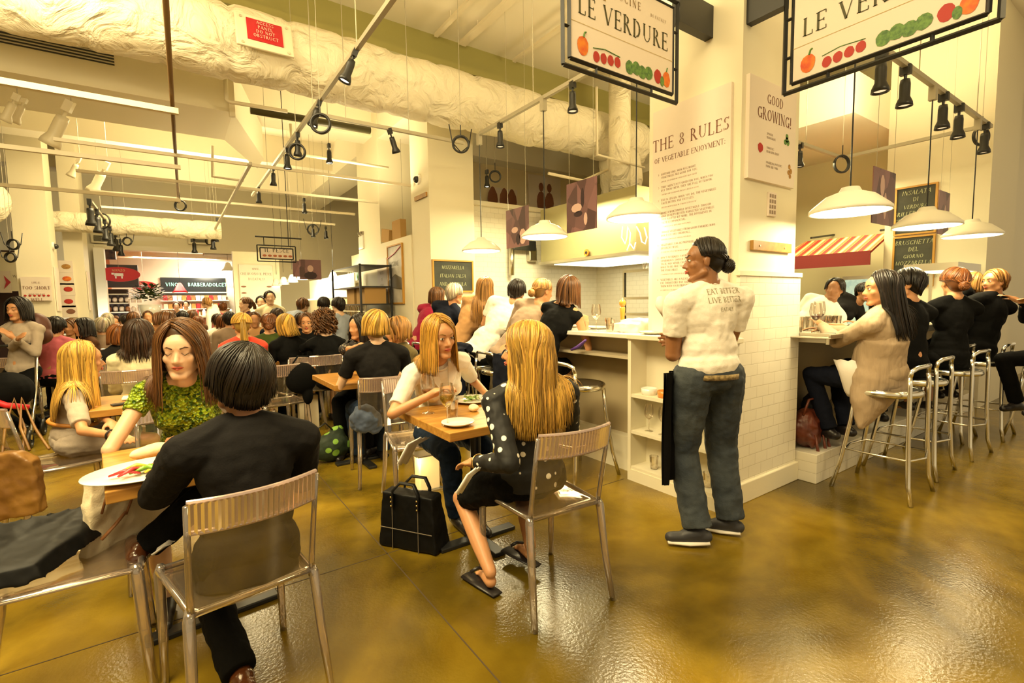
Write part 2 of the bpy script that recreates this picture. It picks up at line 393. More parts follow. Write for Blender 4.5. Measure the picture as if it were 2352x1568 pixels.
# strip rails along the bright ceiling bay (perforated channel and batten)
for k, (x, w, n_) in enumerate(((2.9, .05, 'ceiling_channel'), (3.25, .1, 'ceiling_batten'), (4.1, .05, 'ceiling_channel'))):
    mb = MB().bb(x, x+w, 1.2, 5.8, ZC-.13, ZC-.09)
    for y in (1.6, 3.6, 5.4): mb.bb(x+w/2-.004, x+w/2+.004, y, y+.008, ZC-.1, ZC)
    o = mb.build(n_, M_pipe); tag(o, ['perforated cream channel under the bright ceiling bay', 'wide cream batten under the bright ceiling bay', 'thin cream channel nearest the right signs under the ceiling'][k], 'ceiling rail')
# pillar with the rules board
struct('wall_pillar_front', MB().bb(3.04, 3.78, 1.79, 2.52, 0, ZC), M_white)
struct('trim_pillar_tile', MB().bb(3.02, 3.81, 1.765, 1.79, 0.14, 1.53).bb(3.81, 3.825, 1.765, 2.5, .14, 1.53), M_tile)
struct('baseboard_pillar', MB().bb(2.82, 3.84, 1.745, 1.79, 0, .14), M_white, bevel=.006)
struct('trim_pillar_ledge', MB().bb(3.0, 3.83, 1.755, 1.79, 1.53, 1.56), M_white)
# columns
struct('wall_column_middle', MB().bb(3.04, 3.76, 6.37, 6.99, 0, ZC), M_white)
struct('wall_column_back', MB().bb(3.04, 3.95, 8.35, 9.5, 0, ZC), M_white)
struct('wall_partition_middle', MB().bb(3.02, 3.14, 6.99, 9.5, 0, 2.42), M_white)
struct('wall_column_left', MB().bb(-2.2, -1.74, 12.0, 12.6, 0, ZC), M_white)
struct('wall_column_far_left', MB().bb(-1.72, -1.42, 13.2, 13.9, 0, ZC), M_white)
struct('wall_left_far', MB().bb(-9, -2.25, 13.4, 13.6, 1.75, 2.5), M_white)
struct('wall_left_low', MB().bb(-9, -2.25, 14.2, 14.3, 0, 2.6), mat('dark_back_wall', (.05,.02,.02), .6))
struct('wall_left', MB().bb(-9.1, -9, -4, 26, 0, ZC), M_white)
# far wall with the opening to the next hall
fw_ = MB().bb(-9, -1.52, 16, 16.3, 0, ZC).bb(-1.52, 1.5, 16, 16.3, 2.92, ZC).bb(1.5, 3.4, 16, 16.3, 0, ZC).bb(3.4, 16, 16, 16.3, 0, ZC)
struct('wall_back', fw_, M_white)
struct('wall_pesce', MB().bb(1.30, 2.35, 14.0, 14.2, 0, 2.75), M_white)
struct('trim_opening', MB().bb(-1.62, 1.5, 15.93, 16.0, 2.86, 2.98).bb(-1.7, -1.5, 15.9, 16.0, 0, 2.98), M_white)
struct('wall_hall_back', MB().bb(-6, 8, 22, 22.1, 0, ZC), mat('hall_cream', (.80,.72,.58), .7))
struct('wall_hall_left', MB().bb(-1.75, -1.7, 16.3, 22, 0, ZC), mat('orange_wall', (.42,.10,.02), .6))
# kitchen walls behind the left counter
struct('wall_kitchen_tile', MB().bb(3.76, 7.6, 6.7, 6.8, 0, 2.9), M_tile)
struct('wall_kitchen_ledge', MB().bb(3.76, 7.6, 6.66, 6.8, 2.9, 2.97), M_white)
struct('wall_kitchen_side', MB().bb(6.6, 6.7, 4.9, 6.7, 0, 2.9), M_tiley)
struct('wall_upper_back', MB().bb(3.7, 16, 9.0, 9.15, 0, ZC), mat('upper_wall_tan', (.70,.60,.40), .7))
# right hand walls
struct('wall_column_right', MB().bb(8.0, 9.3, 1.6, 2.63, 0, ZC), M_white)
struct('wall_right_back', MB().bb(9.0, 9.1, 2.63, 9.0, 0, ZC), mat('kitchen_olive_wall', (.62,.56,.34), .6))
struct('wall_right', MB().bb(9.3, 16, 1.9, 2.0, 0, ZC), M_white)
struct('ceiling_soffit_right', MB().bb(6.9, 9.0, 2.63, 6.7, 3.6, 4.1), M_ceil)
# ------------------------------------------------------------------ ducts
def duct(name, path, r, label, seg=40, ribs=.085, every=.55):
    P = [vec(p) for p in path]; L = [0]
    for i in range(1, len(P)): L.append(L[-1]+np.linalg.norm(P[i]-P[i-1]))
    N = int(L[-1]/.06); pts = []; rr = []
    rg = random.Random(int(r*1000)+len(path))
    for i in range(N+1):
        s = L[-1]*i/N; j = max(k for k in range(len(L)) if L[k] <= s+1e-9); j = min(j, len(P)-2)
        t = (s-L[j])/(L[j+1]-L[j]); pts.append(P[j]*(1-t)+P[j+1]*t)
        ph = (s % every)/every
        rr.append(r*(1 - ribs*(max(0, 1-min(ph, 1-ph)*9)) + .018*math.sin(s*5.1)+rg.uniform(-.008, .008)))
    mb = MB().tube(pts, rr, seg, caps=True)
    v = np.array(mb.v)
    from mathutils import noise
    out = []
    for q in v:
        n = noise.noise(Vector(q)*2.2)*.045*r/.33 + noise.noise(Vector(q)*7)*.012
        out.append((q[0], q[1]+n*.7, q[2]+n*.9-abs(n)*.2))
    mb.v = [tuple(map(float, q)) for q in out]
    return tag(mb.build(name, M_duct, smooth=True), label, 'duct')
big = duct('insulated_duct', [(-6, 5.75, 4.02), (6.6, 5.75, 3.98)], .345, 'big quilted white insulated duct running across the whole room below the ceiling')
duct('insulated_duct', [(6.15, 5.72, 3.75), (6.15, 5.68, 3.4), (6.15, 5.66, 2.88)], .33, 'insulated duct dropping down to the kitchen hood behind the pillar')
lp = [(-3.3, 2.0, 3.2), (-3.0, 3.5, 3.16), (-2.75, 5.5, 3.15), (-2.7, 8, 3.15), (-2.6, 10.2, 3.15), (-2.45, 11.5, 3.15)]
duct('insulated_duct', lp, .39, 'thick insulated duct running away along the left side')
duct('insulated_duct', [(-2.3, 12.9, 3.08), (1.0, 12.9, 3.08)], .2, 'thin insulated duct crossing above the far red signs')
dm = mat('painted_duct', (.82,.76,.58), .5)
pd = MB().bb(-6, .72, 6.75, 7.9, 3.66, 4.25)
pd.add([(.72,6.75,4.25),(.72,7.9,4.25),(.72,7.9,3.66),(.72,6.75,3.66),(1.35,8.9,4.25),(1.35,9.6,4.25),(1.35,9.6,3.75),(1.35,8.9,3.75)],
       [(0,1,5,4),(1,2,6,5),(2,3,7,6),(3,0,4,7),(4,5,6,7)])
t = empty('air_duct', (0,7.3,3.6), 'flat rectangular painted air duct with a slotted grille', 'duct', world=True)
pd.build('casing', dm, t)
g = MB()
for k in range(6): g.bb(-1.5, -.35, 6.735, 6.752, 3.92+k*.03, 3.93+k*.03)
g.build('grille', M_black, t)
[MB().bb(x, x+.06, 6.70, 6.75, 3.6, 4.4).build('hanger_strap', M_pipe, t) for x in (-2.6, -2.1, .68)]
# hall ventilation boxes
for k, (a, b_, lab) in enumerate((((215, 540), (268, 556), 'dark square vent over the opening at left'), ((437, 545), (478, 558), 'dark square vent over the opening beside hanging spots'))):
    p = aty(*a, 15.9); q = aty(*b_, 15.9)
    o = empty('wall_vent', (p[0], 15.9, q[2]), lab, 'vent', world=True)
    MB().bb(p[0]-.05, q[0]+.05, 15.86, 15.98, q[2]-.04, p[2]+.04).build('frame', M_white, o)
    mb = MB()
    for i in range(6): mb.bb(p[0], q[0], 15.84, 15.87, q[2]+(p[2]-q[2])*i/6, q[2]+(p[2]-q[2])*(i+.7)/6)
    mb.build('grille', mat('vent_dark', (.09,.08,.04), .5), o)
# red access sign on the big duct
t = empty('access_panel', (.4,5.35,4.0), 'red access panel notice in a cream plate on the quilted duct', 'sign', world=True)
pa = aty(567, 38, 5.33); pb = aty(652, 112, 5.33)
ux = vec((1,0,0)); zc = (pa[2]+pb[2])/2; x0, x1 = pa[0], pb[0]
tilt = nrm((0,.25,1)); cx = (x0+x1)/2
def slab(mb, cx, cz, w, h, y, th):
    return mb.prism([(-w/2,-h/2),(w/2,-h/2),(w/2,h/2),(-w/2,h/2)], (cx, y, cz), (1,0,0), tilt, th)
slab(MB(), cx, zc, .50, .34, 5.40, .03).build('plate', M_pipe, t, bevel=.01)
slab(MB(), cx, zc+.02, .31, .22, 5.375, .012).build('red_notice', M_red, t)
mb = MB()
for k, s in enumerate(('ACCESS', 'PANEL', 'DO NOT', 'OBSTRUCT')):
    text_mb(mb, s, vec((cx, 5.350, zc+.072))-tilt*(k*.046), (1,0,0), tilt, .034, .12, 'c', th=.0, serif=False)
mb.build('lettering', mat('pink_print', (.85,.55,.45), .5), t)
for sx in (-.2, .2):
    for sz in (-.13, .13): MB().cyl((cx+sx, 5.36+sz*.25, zc+sz), (cx+sx, 5.4+sz*.25, zc+sz), .012).build('screw', M_steel, t)
# ------------------------------------------------------------------ conduits and pipes
def pipe(name, pts, r, m_, label, cat='pipe', group=None):
    return tag(MB().tube(pts, r, 8).build(name, m_, smooth=True), label, cat, group)
pipe('sprinkler_pipe', [atz(378, -40, 3.15), atz(410, 465, 3.15)], .017, M_rust, 'brown steel pipe running away under the quilted duct at left')
pl = [((-60, 178), (410, 255), 3.0), ((-60, 330), (415, 383), 3.0), ((-60, 413), (415, 465), 3.0)]
for k, (a, b_, z) in enumerate(pl):
    mb = MB(); A = atz(*a, z); B = atz(*b_, z); y = (A[1]+B[1])/2
    mb.box(((A[0]+B[0])/2, y, z), (abs(B[0]-A[0]), .045, .045))
    tag(mb.build('lighting_rail', M_pipe), ['nearest cream lighting rail at upper left', 'second cream lighting rail at left, below the nearest', 'third cream lighting rail at left, in front of the left column'][k], 'rail')
def rail(x0, x1, y0, y1, z, label, m_=M_track, w=.035, drops=()):
    t = empty('light_track', (x0, y0, z), label, 'light track', world=True)
    mb = MB().box(((x0+x1)/2, (y0+y1)/2, z), (abs(x1-x0) or w, abs(y1-y0) or w, w)); mb.build('rail', m_, t)
    if drops:
        for (x, y) in drops: MB().cyl((x, y, z), (x, y, ZC), .004, seg=6).build('hanger_rod', M_track, t)
    return t
A = atz(870, -5, 3.3); B = atz(590, 450, 3.3); TX = (A[0]+B[0])/2
rail(TX, TX, A[1]-.5, B[1], 3.3, 'long dark light track with many spots running away from the top centre', drops=((TX, 3.8), (TX, 5.2), (TX, 8.0)))
A2 = atz(1395, 150, 3.3); B2 = atz(1095, 305, 3.3); TX2 = (A2[0]+B2[0])/2
rail(TX2, TX2, A2[1]-.3, B2[1], 3.3, 'grey light track ending at the middle column, above the left counter', drops=((TX2, 3.0), (TX2, 3.9)))
A3 = atz(720, 258, 3.3); B3 = atz(1060, 330, 3.3); TY3 = (A3[1]+B3[1])/2
rail(A3[0], TX2, TY3, TY3, 3.3, 'grey cross rail joining the two light tracks', drops=((1.6, TY3), (2.3, TY3)))
A4 = atz(2055, 130, 3.1); B4 = atz(2278, 290, 3.1)
rail(A4[0]-.2, B4[0], 1.43, 1.43, 3.1, 'light track above the right counter with dark spots', drops=((4.9, 1.43), (6.5, 1.43)))
rail(4.2, 6.95, 2.76, 2.76, 3.1, 'light track beside the pillar over the right kitchen', drops=((6.0, 2.76),))
rail(6.93, 6.93, 1.43, 2.76, 3.1, 'thin cross rail joining the two right light tracks')
A5 = atz(535, 330, 3.3); B5 = atz(484, 556, 3.3)
rail(A5[0]*.5+B5[0]*.5, A5[0]*.5+B5[0]*.5, A5[1], 14.5, 3.1, 'distant light track in the middle of the ceiling')
A6 = atz(203, 458, 3.05); B6 = atz(285, 552, 3.05); TX6 = -.93
rail(TX6, TX6, A6[1], B6[1]-1, 3.02, 'distant light track at left with black spots over the diners')
for k, yy in enumerate((6.9, 8.3, 9.6, 11.0)):
    rail(-.9, 3.0, yy, yy, 3.12, ['nearest of the far cross rails beyond the duct', 'second far cross rail beyond the duct', 'third far cross rail beyond the duct', 'farthest cross rail beyond the duct'][k], M_pipe)
pipe('water_pipe', [aty(518, 180, 6.4), aty(520, 230, 6.4), aty(528, 234, 6.4), aty(660, 256, 6.4)], .022, M_pipe, 'cream water pipe with an elbow behind the quilted duct')
pipe('sprinkler_pipe', [aty(488, 335, 8.0), aty(488, 405, 8.0), aty(560, 415, 8.0)], .02, M_pipe, 'cream sprinkler pipe with a drop below the rectangular duct')
pipe('sprinkler_pipe', [(1.5, 7.5, 3.9), (1.5, 7.5, 3.5), (2.9, 7.5, 3.5)], .02, M_pipe, 'cream sprinkler pipe behind the long light track')
pipe('dark_pipe', [aty(575, 252, 6.9), aty(850, 300, 6.9)], .05, mat('dark_olive_pipe', (.07,.06,.02), .5), 'fat dark pipe seen under the quilted duct')
pipe('cream_bracket', [aty(1260, 398, 5.5), aty(1340, 415, 5.5), aty(1450, 365, 5.6)], .022, M_pipe, 'bent cream conduit over the left kitchen', 'conduit')
pipe('cream_bracket', [aty(1370, 200, 5.0), aty(1372, 355, 5.0), aty(1480, 385, 5.0)], .018, M_pipe, 'cream conduit dropping beside the left sign', 'conduit')
pipe('wall_pipe', [aty(1175, 565, 6.6), aty(1175, 632, 6.6)], .045, M_steel, 'short steel pipe on the tiled kitchen wall', 'pipe')
# ------------------------------------------------------------------ spot lamps
M_bulb = mat('spot_lens_glow', (1,.9,.7), .4, emit=(1,.88,.62), estr=9)
M_bulbdim = mat('spot_lens_dim', (.75,.6,.4), .3, emit=(1,.8,.5), estr=.7)
def spot_proto(black=True, lit=True):
    t = empty('track_spotlight', (0,0,0), 'x', 'spotlight')
    m_ = M_black if black else mat('white_lamp_body', (.75,.68,.5), .4)
    MB().box((0,0,-.03), (.035,.06,.06)).cyl((0,0,-.03), (0,0,-.11), .009).build('stem', m_, t)
    MB().lathe([(0.001,-.09),(.026,-.09),(.03,-.12),(.03,-.20),(.045,-.235),(.048,-.26),(.041,-.26),(.03,-.24)], seg=16).build('housing', m_, t, smooth=True)
    MB().lathe([(.001,-.248),(.04,-.248)], seg=16).build('lens', M_bulb if lit else M_bulbdim, t)
    return t
SP = {}
def spot(px, py, z, label, rz=0, tilt=(0,0), black=True, lit=True, s=1.0, p=None):
    k = (black, lit)
    if k not in SP: SP[k] = (spot_proto(black, lit), [])
    L = p or atz(px, py, z)
    o = place(SP[k][0], SP[k][1], L, 0, label, 'track spotlights', s)
    o.rotation_euler = (tilt[0], tilt[1], rz)
    if p is not None and (abs(p[2]-3.3) > .001 and abs(p[2]-3.1) > .001 and abs(p[2]-3.02) > .001): HANG.append((o, L, 0))
    return o
HANG = []
def tracky(px, py, z=3.1, x=None):
    """point on a light track along y through pixel py"""
    return None
def on_x(px, py, x): return atx(px, py, x)
spots = [((817, 82), TX, 'first lit spot on the long track, nearest the camera', (.15,.35)), ((735, 212), TX, 'second lit spot on the long track', (.1,.3)), ((683, 288), TX, 'third lit spot on the long track beside a cable coil', (.2,0)),
         ((658, 330), TX, 'fourth lit spot on the long track', (.0,-.0)), ((627, 378), TX, 'fifth lit spot on the long track', (.2,0)), ((594, 430), TX, 'last lit spot at the end of the long track', (.2,0)),
         ((1315, 180), TX2, 'black spot hanging just below the left sign', (0,0)), ((1148, 275), TX2, 'black spot over the left counter near the cable coil', (0,0))]
for (px, py), x, lab, tl in spots:
    p = atx(px, py, x); spot(0, 0, 0, lab, tilt=tl, p=(x, p[1], 3.3), lit=(x == TX))
for (px, py, lab, lit) in ((893, 288, 'lit spot on the cross rail left of the middle column', True),):
    p = aty(px, py, TY3); spot(0,0,0, lab, tilt=(.1,-.35), p=(p[0], TY3, 3.3))
for (px, py, lab) in ((2025, 125, 'black spot partly behind the lower edge of the right sign'), (2081, 148, 'black spot next right of the right sign edge'), (2168, 212, 'third black spot over the right counter'), (2204, 240, 'fourth black spot over the right counter'), (2263, 285, 'last black spot at the end of the right track beside a coil')):
    p = aty(px, py, 1.43); spot(0,0,0, lab, p=(p[0], 1.43, 3.1), lit=False, s=1.15)
p = aty(1838, 325, 2.76); spot(0,0,0, 'black spot just right of the growing board', p=(p[0], 2.76, 3.1), lit=False)
for k, (px, py, d) in enumerate(((755, 330, 6.6), (698, 455, 8.5), (1118, 390, 7.5), (718, 515, 10), (748, 520, 10.5), (926, 518, 8.5))):
    spot(0,0,0, ['round glaring lit spot right of the long track', 'lit spot over the far diners left of the back column', 'lit spot between middle column and hanging photo', 'small lit spot above the fish sign', 'small dark spot right of the fish sign', 'small spot between back and middle columns'][k], p=at(px, py, d))
for k, (px, py) in enumerate(((205, 460), (222, 482), (240, 505), (252, 516), (264, 528), (275, 538))):
    p = atx(px, py, TX6); spot(0,0,0, ['first', 'second', 'third', 'fourth', 'fifth', 'last'][k]+' black spot counted from the left on the distant left track', p=(TX6, min(p[1], 15), 3.02), lit=k in (0, 2, 4), s=1.5)
for k, (px, py) in enumerate(((499, 500), (494, 520), (488, 538), (445, 546))):
    spot(0,0,0, ['upper', 'middle', 'lower', 'lowest glowing'][k]+' far spot in the middle over the opening', p=at(px, py, 11), lit=k != 0, s=1.3)
for k, (px, py, d) in enumerate(((163, 232, 5.2), (40, 215, 5.0), (60, 222, 5.3), (247, 372, 7.4), (183, 362, 7.2))):
    spot(0,0,0, ['large white wall washer hanging from the nearest left rail', 'white lamp at far upper left beside a duct', 'small white lamp beside the far upper left one', 'white wall washer on the second left rail', 'small white lamp left of the second rail washer'][k], p=at(px, py, d), black=False, tilt=(.25,.45), s=2.0 if k in (0, 3) else 1.2)
# cable coils
def coil(p, r, label, ax=(.5,1,0), cup=True, rad=.012):
    t = empty('cable_coil', p, label, 'cable', world=True)
    MB().torus((p[0], p[1], p[2]-r), r, rad, ax).torus((p[0]+.01, p[1]+.015, p[2]-r), r*.96, rad, ax).build('loop', M_black, t, smooth=True)
    MB().cyl((p[0], p[1], p[2]-.02), (p[0], p[1], p[2]+.12), .006, seg=6).build('tie', M_black, t)
    if p[2] < 3.0 or True: HANG.append((t, (p[0], p[1], p[2]+.1), 1))
    if cup: MB().tube([(p[0]-r*1.6, p[1], p[2]+.1), (p[0]-r*1.2, p[1], p[2]-r*1.0), (p[0], p[1], p[2]-r*2), (p[0]+r*1.2, p[1], p[2]-r*1.0), (p[0]+r*1.6, p[1], p[2]+.1)], .006, 6).build('tail', M_black, t, smooth=True)
    return t
for k, (px, py, d, r, lab, cp) in enumerate(((735, 262, 4.3, .08, 'black cable coil below the second spot of the long track', 0), (681, 330, 5.2, .08, 'black cable coil beside the third spot of the long track', 0),
    (1058, 312, 5.5, .09, 'black cable coil where the tracks meet by the middle column', 1), (1137, 392, 7.5, .085, 'cable coil by the lit spot behind the left lamp cord', 0), (1935, 357, 5.9, .1, 'cable coil on the thin rail above the first right lamp', 0),
    (2256, 292, 5.6, .1, 'cable coil at the end of the right track', 0), (413, 460, 7.7, .08, 'cable coil at the end of the brown pipe', 0), (943, 470, 9, .12, 'cable coil peeping out left of the middle column', 0),
    (718, 515, 10.2, .11, 'cable coil at the small spot over the fish sign', 1), (232, 490, 8.6, .13, 'cable coil among the distant left spots', 0), (291, 545, 10, .08, 'small cable coil after the distant left spots', 1), (28, 550, 7, .07, 'upper cable coil at the far left edge', 1),
    (22, 580, 7.4, .07, 'lower cable coil at the far left edge', 1), (480, 545, 11, .08, 'far cable coil over the opening', 0))):
    coil(at(px, py, d), r, lab, cup=bool(cp))
# ------------------------------------------------------------------ pendant lamps
M_enamel = mat('white_enamel', (.90,.87,.76), .3)
M_glow = mat('lamp_glow', (1,.95,.8), .5, emit=(1,.90,.60), estr=5)
def pendant(p, label, D=.5, top=3.1, power=15, box=True, group='white enamel pendant lamps over the counters', cone=False):
    x, y, z = p; r = D/2
    t = empty('pendant_lamp', (x, y, z), label, 'lamp', group, world=True)
    if cone: pr = [(.02, .36*D*2), (.05, .34*D*2), (r*.75, .07), (r, 0), (r*.96, 0), (r*.7, .06), (.04, .3*D*2)]
    else: pr = [(.018,.185),(.055,.18),(.07,.15),(.085,.145),(.15,.12),(.225,.055),(.25,.03),(.252,.005),(.246,.005),(.215,.045),(.14,.105),(.02,.13)]; pr = [(a*D/.5, b*D/.5) for a, b in pr]
    MB().lathe(pr, (x, y, z), 32).build('shade', M_enamel, t, smooth=True)
    MB().lathe([(.001, .004), (r*.93, .004)], (x, y, z), 28).build('glowing_bulb', M_glow, t)
    MB().cyl((x, y, z+.18*D/.5 if not cone else z+.3), (x, y, top), .005, seg=6).build('cord', M_black, t)
    if box: MB().box((x, y, top-.06), (.05,.05,.12)).build('power_box', M_track, t)
    if power:
        lamp('pendant_light', 'AREA', (x, y, z-.012), power, WARM2, D*.8)
        lamp('pendant_light', 'POINT', (x, y, z+.06), power*.12, WARM2, .05)
    return t
def lampat(px, py, wpx, D=.5): return at(px, py, FPX*D/wpx)
for px, py, w, lab in ((1106, 578, 88, 'pendant lamp farthest along the left counter, above the chalk menu'), (1251, 546, 107, 'pendant lamp between the two hanging street photos'), (1461, 504, 130, 'pendant lamp just left of the rules board')):
    q = atx(px, py, TX2); pendant(q, lab, .45, 3.3)
for px, py, w, lab in ((1951, 490, 166, 'largest pendant lamp right of the growing board'), (2127, 523, 142, 'middle pendant lamp over the right counter'), (2231, 544, 132, 'rightmost pendant lamp over the right counter')):
    q = aty(px, py, 1.43); pendant(q, lab, .47, 3.1)
for k, (px, py, w) in enumerate(((694, 642, 26), (672, 648, 25), (652, 653, 24), (636, 657, 23))):
    p = lampat(px, py, w, .26); pendant(p, ['white cone lamp nearest on the fish counter row', 'second white cone lamp on the fish counter row', 'third white cone lamp on the fish counter row', 'farthest white cone lamp on the fish counter row'][k], .26, 3.2, 10 if k < 2 else 0, False, 'white cone lamps over the fish counter', cone=True)
pendant(lampat(1019-180-74, 642, 30, .45), 'white cone lamp right of the woman portrait', .45, 3.2, 0, False, 'white cone lamps over the fish counter', cone=True) if False else None
pendant(lampat(766, 645, 29, .28), 'white cone lamp right of the portrait photo beside the rack', .28, 3.2, 12, False, 'white cone lamps over the fish counter', cone=True)
# ------------------------------------------------------------------ clear polycarbonate
def clear_mat(name, tint, gl=.12, rough=.06, edge=.75, diff=0.0, dc=(.9,.78,.68)):
    """clear plastic: see-through with view-angle (fresnel) reflection"""
    m = bpy.data.materials.new(name); m.use_nodes = True; nt = m.node_tree; nt.nodes.clear()
    o = nt.nodes.new('ShaderNodeOutputMaterial'); tr = nt.nodes.new('ShaderNodeBsdfTransparent'); tr.inputs[0].default_value = (*tint, 1)
    g = nt.nodes.new('ShaderNodeBsdfGlossy'); g.inputs['Roughness'].default_value = rough; g.inputs[0].default_value = (1, .95, .9, 1)
    fr = nt.nodes.new('ShaderNodeFresnel'); fr.inputs['IOR'].default_value = 1.58
    mr = nt.nodes.new('ShaderNodeMapRange'); mr.inputs['To Min'].default_value = gl*.3; mr.inputs['To Max'].default_value = edge
    mr.inputs['From Min'].default_value = 0; mr.inputs['From Max'].default_value = .6
    mx = nt.nodes.new('ShaderNodeMixShader'); nt.links.new(fr.outputs[0], mr.inputs[0]); nt.links.new(mr.outputs[0], mx.inputs[0])
    nt.links.new(tr.outputs[0], mx.inputs[1]); nt.links.new(g.outputs[0], mx.inputs[2]); 
    if diff:
        df = nt.nodes.new('ShaderNodeBsdfDiffuse'); df.inputs[0].default_value = (*dc, 1); m2 = nt.nodes.new('ShaderNodeMixShader'); m2.inputs[0].default_value = diff
        nt.links.new(mx.outputs[0], m2.inputs[1]); nt.links.new(df.outputs[0], m2.inputs[2]); nt.links.new(m2.outputs[0], o.inputs[0])
    else: nt.links.new(mx.outputs[0], o.inputs[0])
    MATS[name] = m; return m
M_clear = clear_mat('clear_polycarbonate', (.93,.88,.80), .2, diff=.03)
M_clearleg = clear_mat('clear_polycarbonate_thick', (.90,.82,.74), .5, .08, 1.0, .10)
M_rib = clear_mat('ribbed_polycarbonate', (.84,.72,.68), .5, .12, 1.0, .20, (.85,.66,.62))
M_glass = clear_mat('clear_glass', (.96,.95,.92), .25, .02)
M_wine = mat('white_wine', (.85,.62,.12), .05, trans=.8, ior=1.33); M_redwine = mat('red_wine', (.10,.004,.004), .05, trans=.3)
M_rose = mat('amber_wine', (.55,.22,.06), .05, trans=.7)
M_water = clear_mat('water', (.9,.9,.85), .3, .02)
# wood block
m, nt, b = nodemat('butcher_block'); M_wood = m
tc = nt.nodes.new('ShaderNodeTexCoord'); mp = nt.nodes.new('ShaderNodeMapping'); mp.inputs['Scale'].default_value = (2.0, 22, 22)
n = nt.nodes.new('ShaderNodeTexNoise'); n.inputs['Scale'].default_value = 1.6; n.inputs['Detail'].default_value = 6; n.inputs['Distortion'].default_value = .4
r = nt.nodes.new('ShaderNodeValToRGB'); e = r.color_ramp.elements; e[0].position = .3; e[0].color = (.30,.125,.02,1); e[1].position = .7; e[1].color = (.56,.29,.06,1)
nt.links.new(tc.outputs['Object'], mp.inputs[0]); nt.links.new(mp.outputs[0], n.inputs['Vector']); nt.links.new(n.outputs['Fac'], r.inputs[0]); nt.links.new(r.outputs[0], b.inputs['Base Color'])
b.inputs['Roughness'].default_value = .32
M_marble = mat('pale_marble', (.88,.84,.74), .18, color2=(.78,.72,.6), vscale=3)
M_china = mat('white_china', (.90,.88,.82), .15, coat=.5)
def ghost_chair():
    """clear chair, seat .47 high, back .83 high, faces +y, origin on the floor under the seat"""
    t = empty('clear_chair', (0,0,0), 'x', 'chair')
    mb = MB(); N = 12; vs = []; fs = []
    for i in range(N+1):
        v = i/N; y = -.20+.41*v
        for j in range(N+1):
            u = j/N*2-1; w = .190+.025*v; z = .462 - .022*(1-u*u)*math.sin(math.pi*min(1, v*1.0)) - (.02*(v-.85)/.15 if v > .85 else 0)
            vs.append((u*w, y, z)); 
    n0 = len(vs); vs += [(a, b_, c-.012) for a, b_, c in vs]
    idx = lambda i, j: i*(N+1)+j
    for i in range(N):
        for j in range(N):
            fs.append((idx(i,j), idx(i,j+1), idx(i+1,j+1), idx(i+1,j))); fs.append((n0+idx(i,j), n0+idx(i+1,j), n0+idx(i+1,j+1), n0+idx(i,j+1)))
    for i in range(N):
        for j in (0, N): fs.append((idx(i,j), idx(i+1,j), n0+idx(i+1,j), n0+idx(i,j)))
    for j in range(N):
        for i in (0, N): fs.append((idx(i,j), n0+idx(i,j), n0+idx(i,j+1), idx(i,j+1)))
    mb.add(vs, fs); mb.build('seat', M_clear, t, smooth=True)
    rim = [(-.187,-.2,.452),(-.213,.19,.452),(-.19,.215,.447),(.19,.215,.447),(.213,.19,.452),(.187,-.2,.452)]
    MB().tube(rim, .011, 8, closed=True).build('seat_rim', M_clearleg, t, smooth=True)
    for sx in (-1, 1):
        for (y0, y1, x0, x1) in ((-.19, -.265, .188, .215), (.2, .225, .203, .214)):
            MB().tube([(sx*x0, y0, .468), (sx*(x0+.006), y0+(y1-y0)*.15, .44), (sx*(x0+x1)/2, (y0+y1)/2, .23), (sx*x1, y1, .0)], [.016,.021,.019,.016], 8, flat=.85).build('leg', M_clearleg, t, smooth=True)
        MB().tube([(sx*.187, -.195, .43), (sx*.188, -.205, .50), (sx*.19, -.235, .66), (sx*.192, -.27, .825)], [.011,.011,.010,.009], 8).build('back_post', M_clearleg, t, smooth=True)
    # clear back panel and ribbed curved rail
    def arc(u, z): return (u*.19, -.20 - (z-.46)*.19 - .045*(1-u*u), z)
    vs = []; fs = []; K = 16; zs = (.458,.50,.58,.66,.735)
    for z in zs:
        for k in range(K+1): vs.append(arc(k/K*2-1, z))
    for i in range(len(zs)-1):
        for k in range(K): fs.append((i*(K+1)+k, i*(K+1)+k+1, (i+1)*(K+1)+k+1, (i+1)*(K+1)+k))
    MB().add(vs, fs).build('back_panel', M_clear, t, smooth=True)
    mb = MB(); K = 46; vs = []
    for k in range(K+1):
        u = k/K*2-1; rib = .0035 if k % 2 else -.0005
        a = vec(arc(u, .735)); b_ = vec(arc(u, .835)); nn = nrm((u*.25, -1, -.2))
        vs += [a+nn*(.006+rib), b_+nn*(.006+rib), b_-nn*(.006+rib), a-nn*(.006+rib)]
    fs = []
    for k in range(K):
        for q in range(4): fs.append((k*4+q, k*4+(q+1) % 4, (k+1)*4+(q+1) % 4, (k+1)*4+q))
    fs += [(0,1,2,3), (K*4+3, K*4+2, K*4+1, K*4)]
    mb.add(vs, fs)
    for z in (.735, .835): mb.tube([arc(k/12*2-1, z) for k in range(13)], .0085, 8)
    mb.build('back_rail', M_rib, t)
    return t
GC = (ghost_chair(), [])
def chair(x, y, rz, label, s=1.0, grp='clear plastic chairs in the dining room'): return place(GC[0], GC[1], (x, y, 0), R(rz), label, grp, s)
CH_C = chair(.14, 1.95, 9.5, 'clear chair in front, carrying the person in the black jacket', .98)
CH_E = chair(1.40, 1.80, -4, 'clear chair carrying the blonde woman in the dotted dress')
CH_X = chair(-.37, 2.35, -88, 'empty clear chair at lower left with a black clutch on its seat', 1.0)
CH_A = chair(-.60, 4.02, -68, 'clear chair carrying the blonde woman in the grey dress')
CH_B = chair(-.02, 3.12, 178, 'clear chair behind the woman in the green top')
CH_D = chair(1.36, 3.12, 170, 'clear chair carrying the woman in the white shirt')
CH_F = chair(1.33, 3.80, -10, 'clear chair carrying the woman in the charcoal tee')
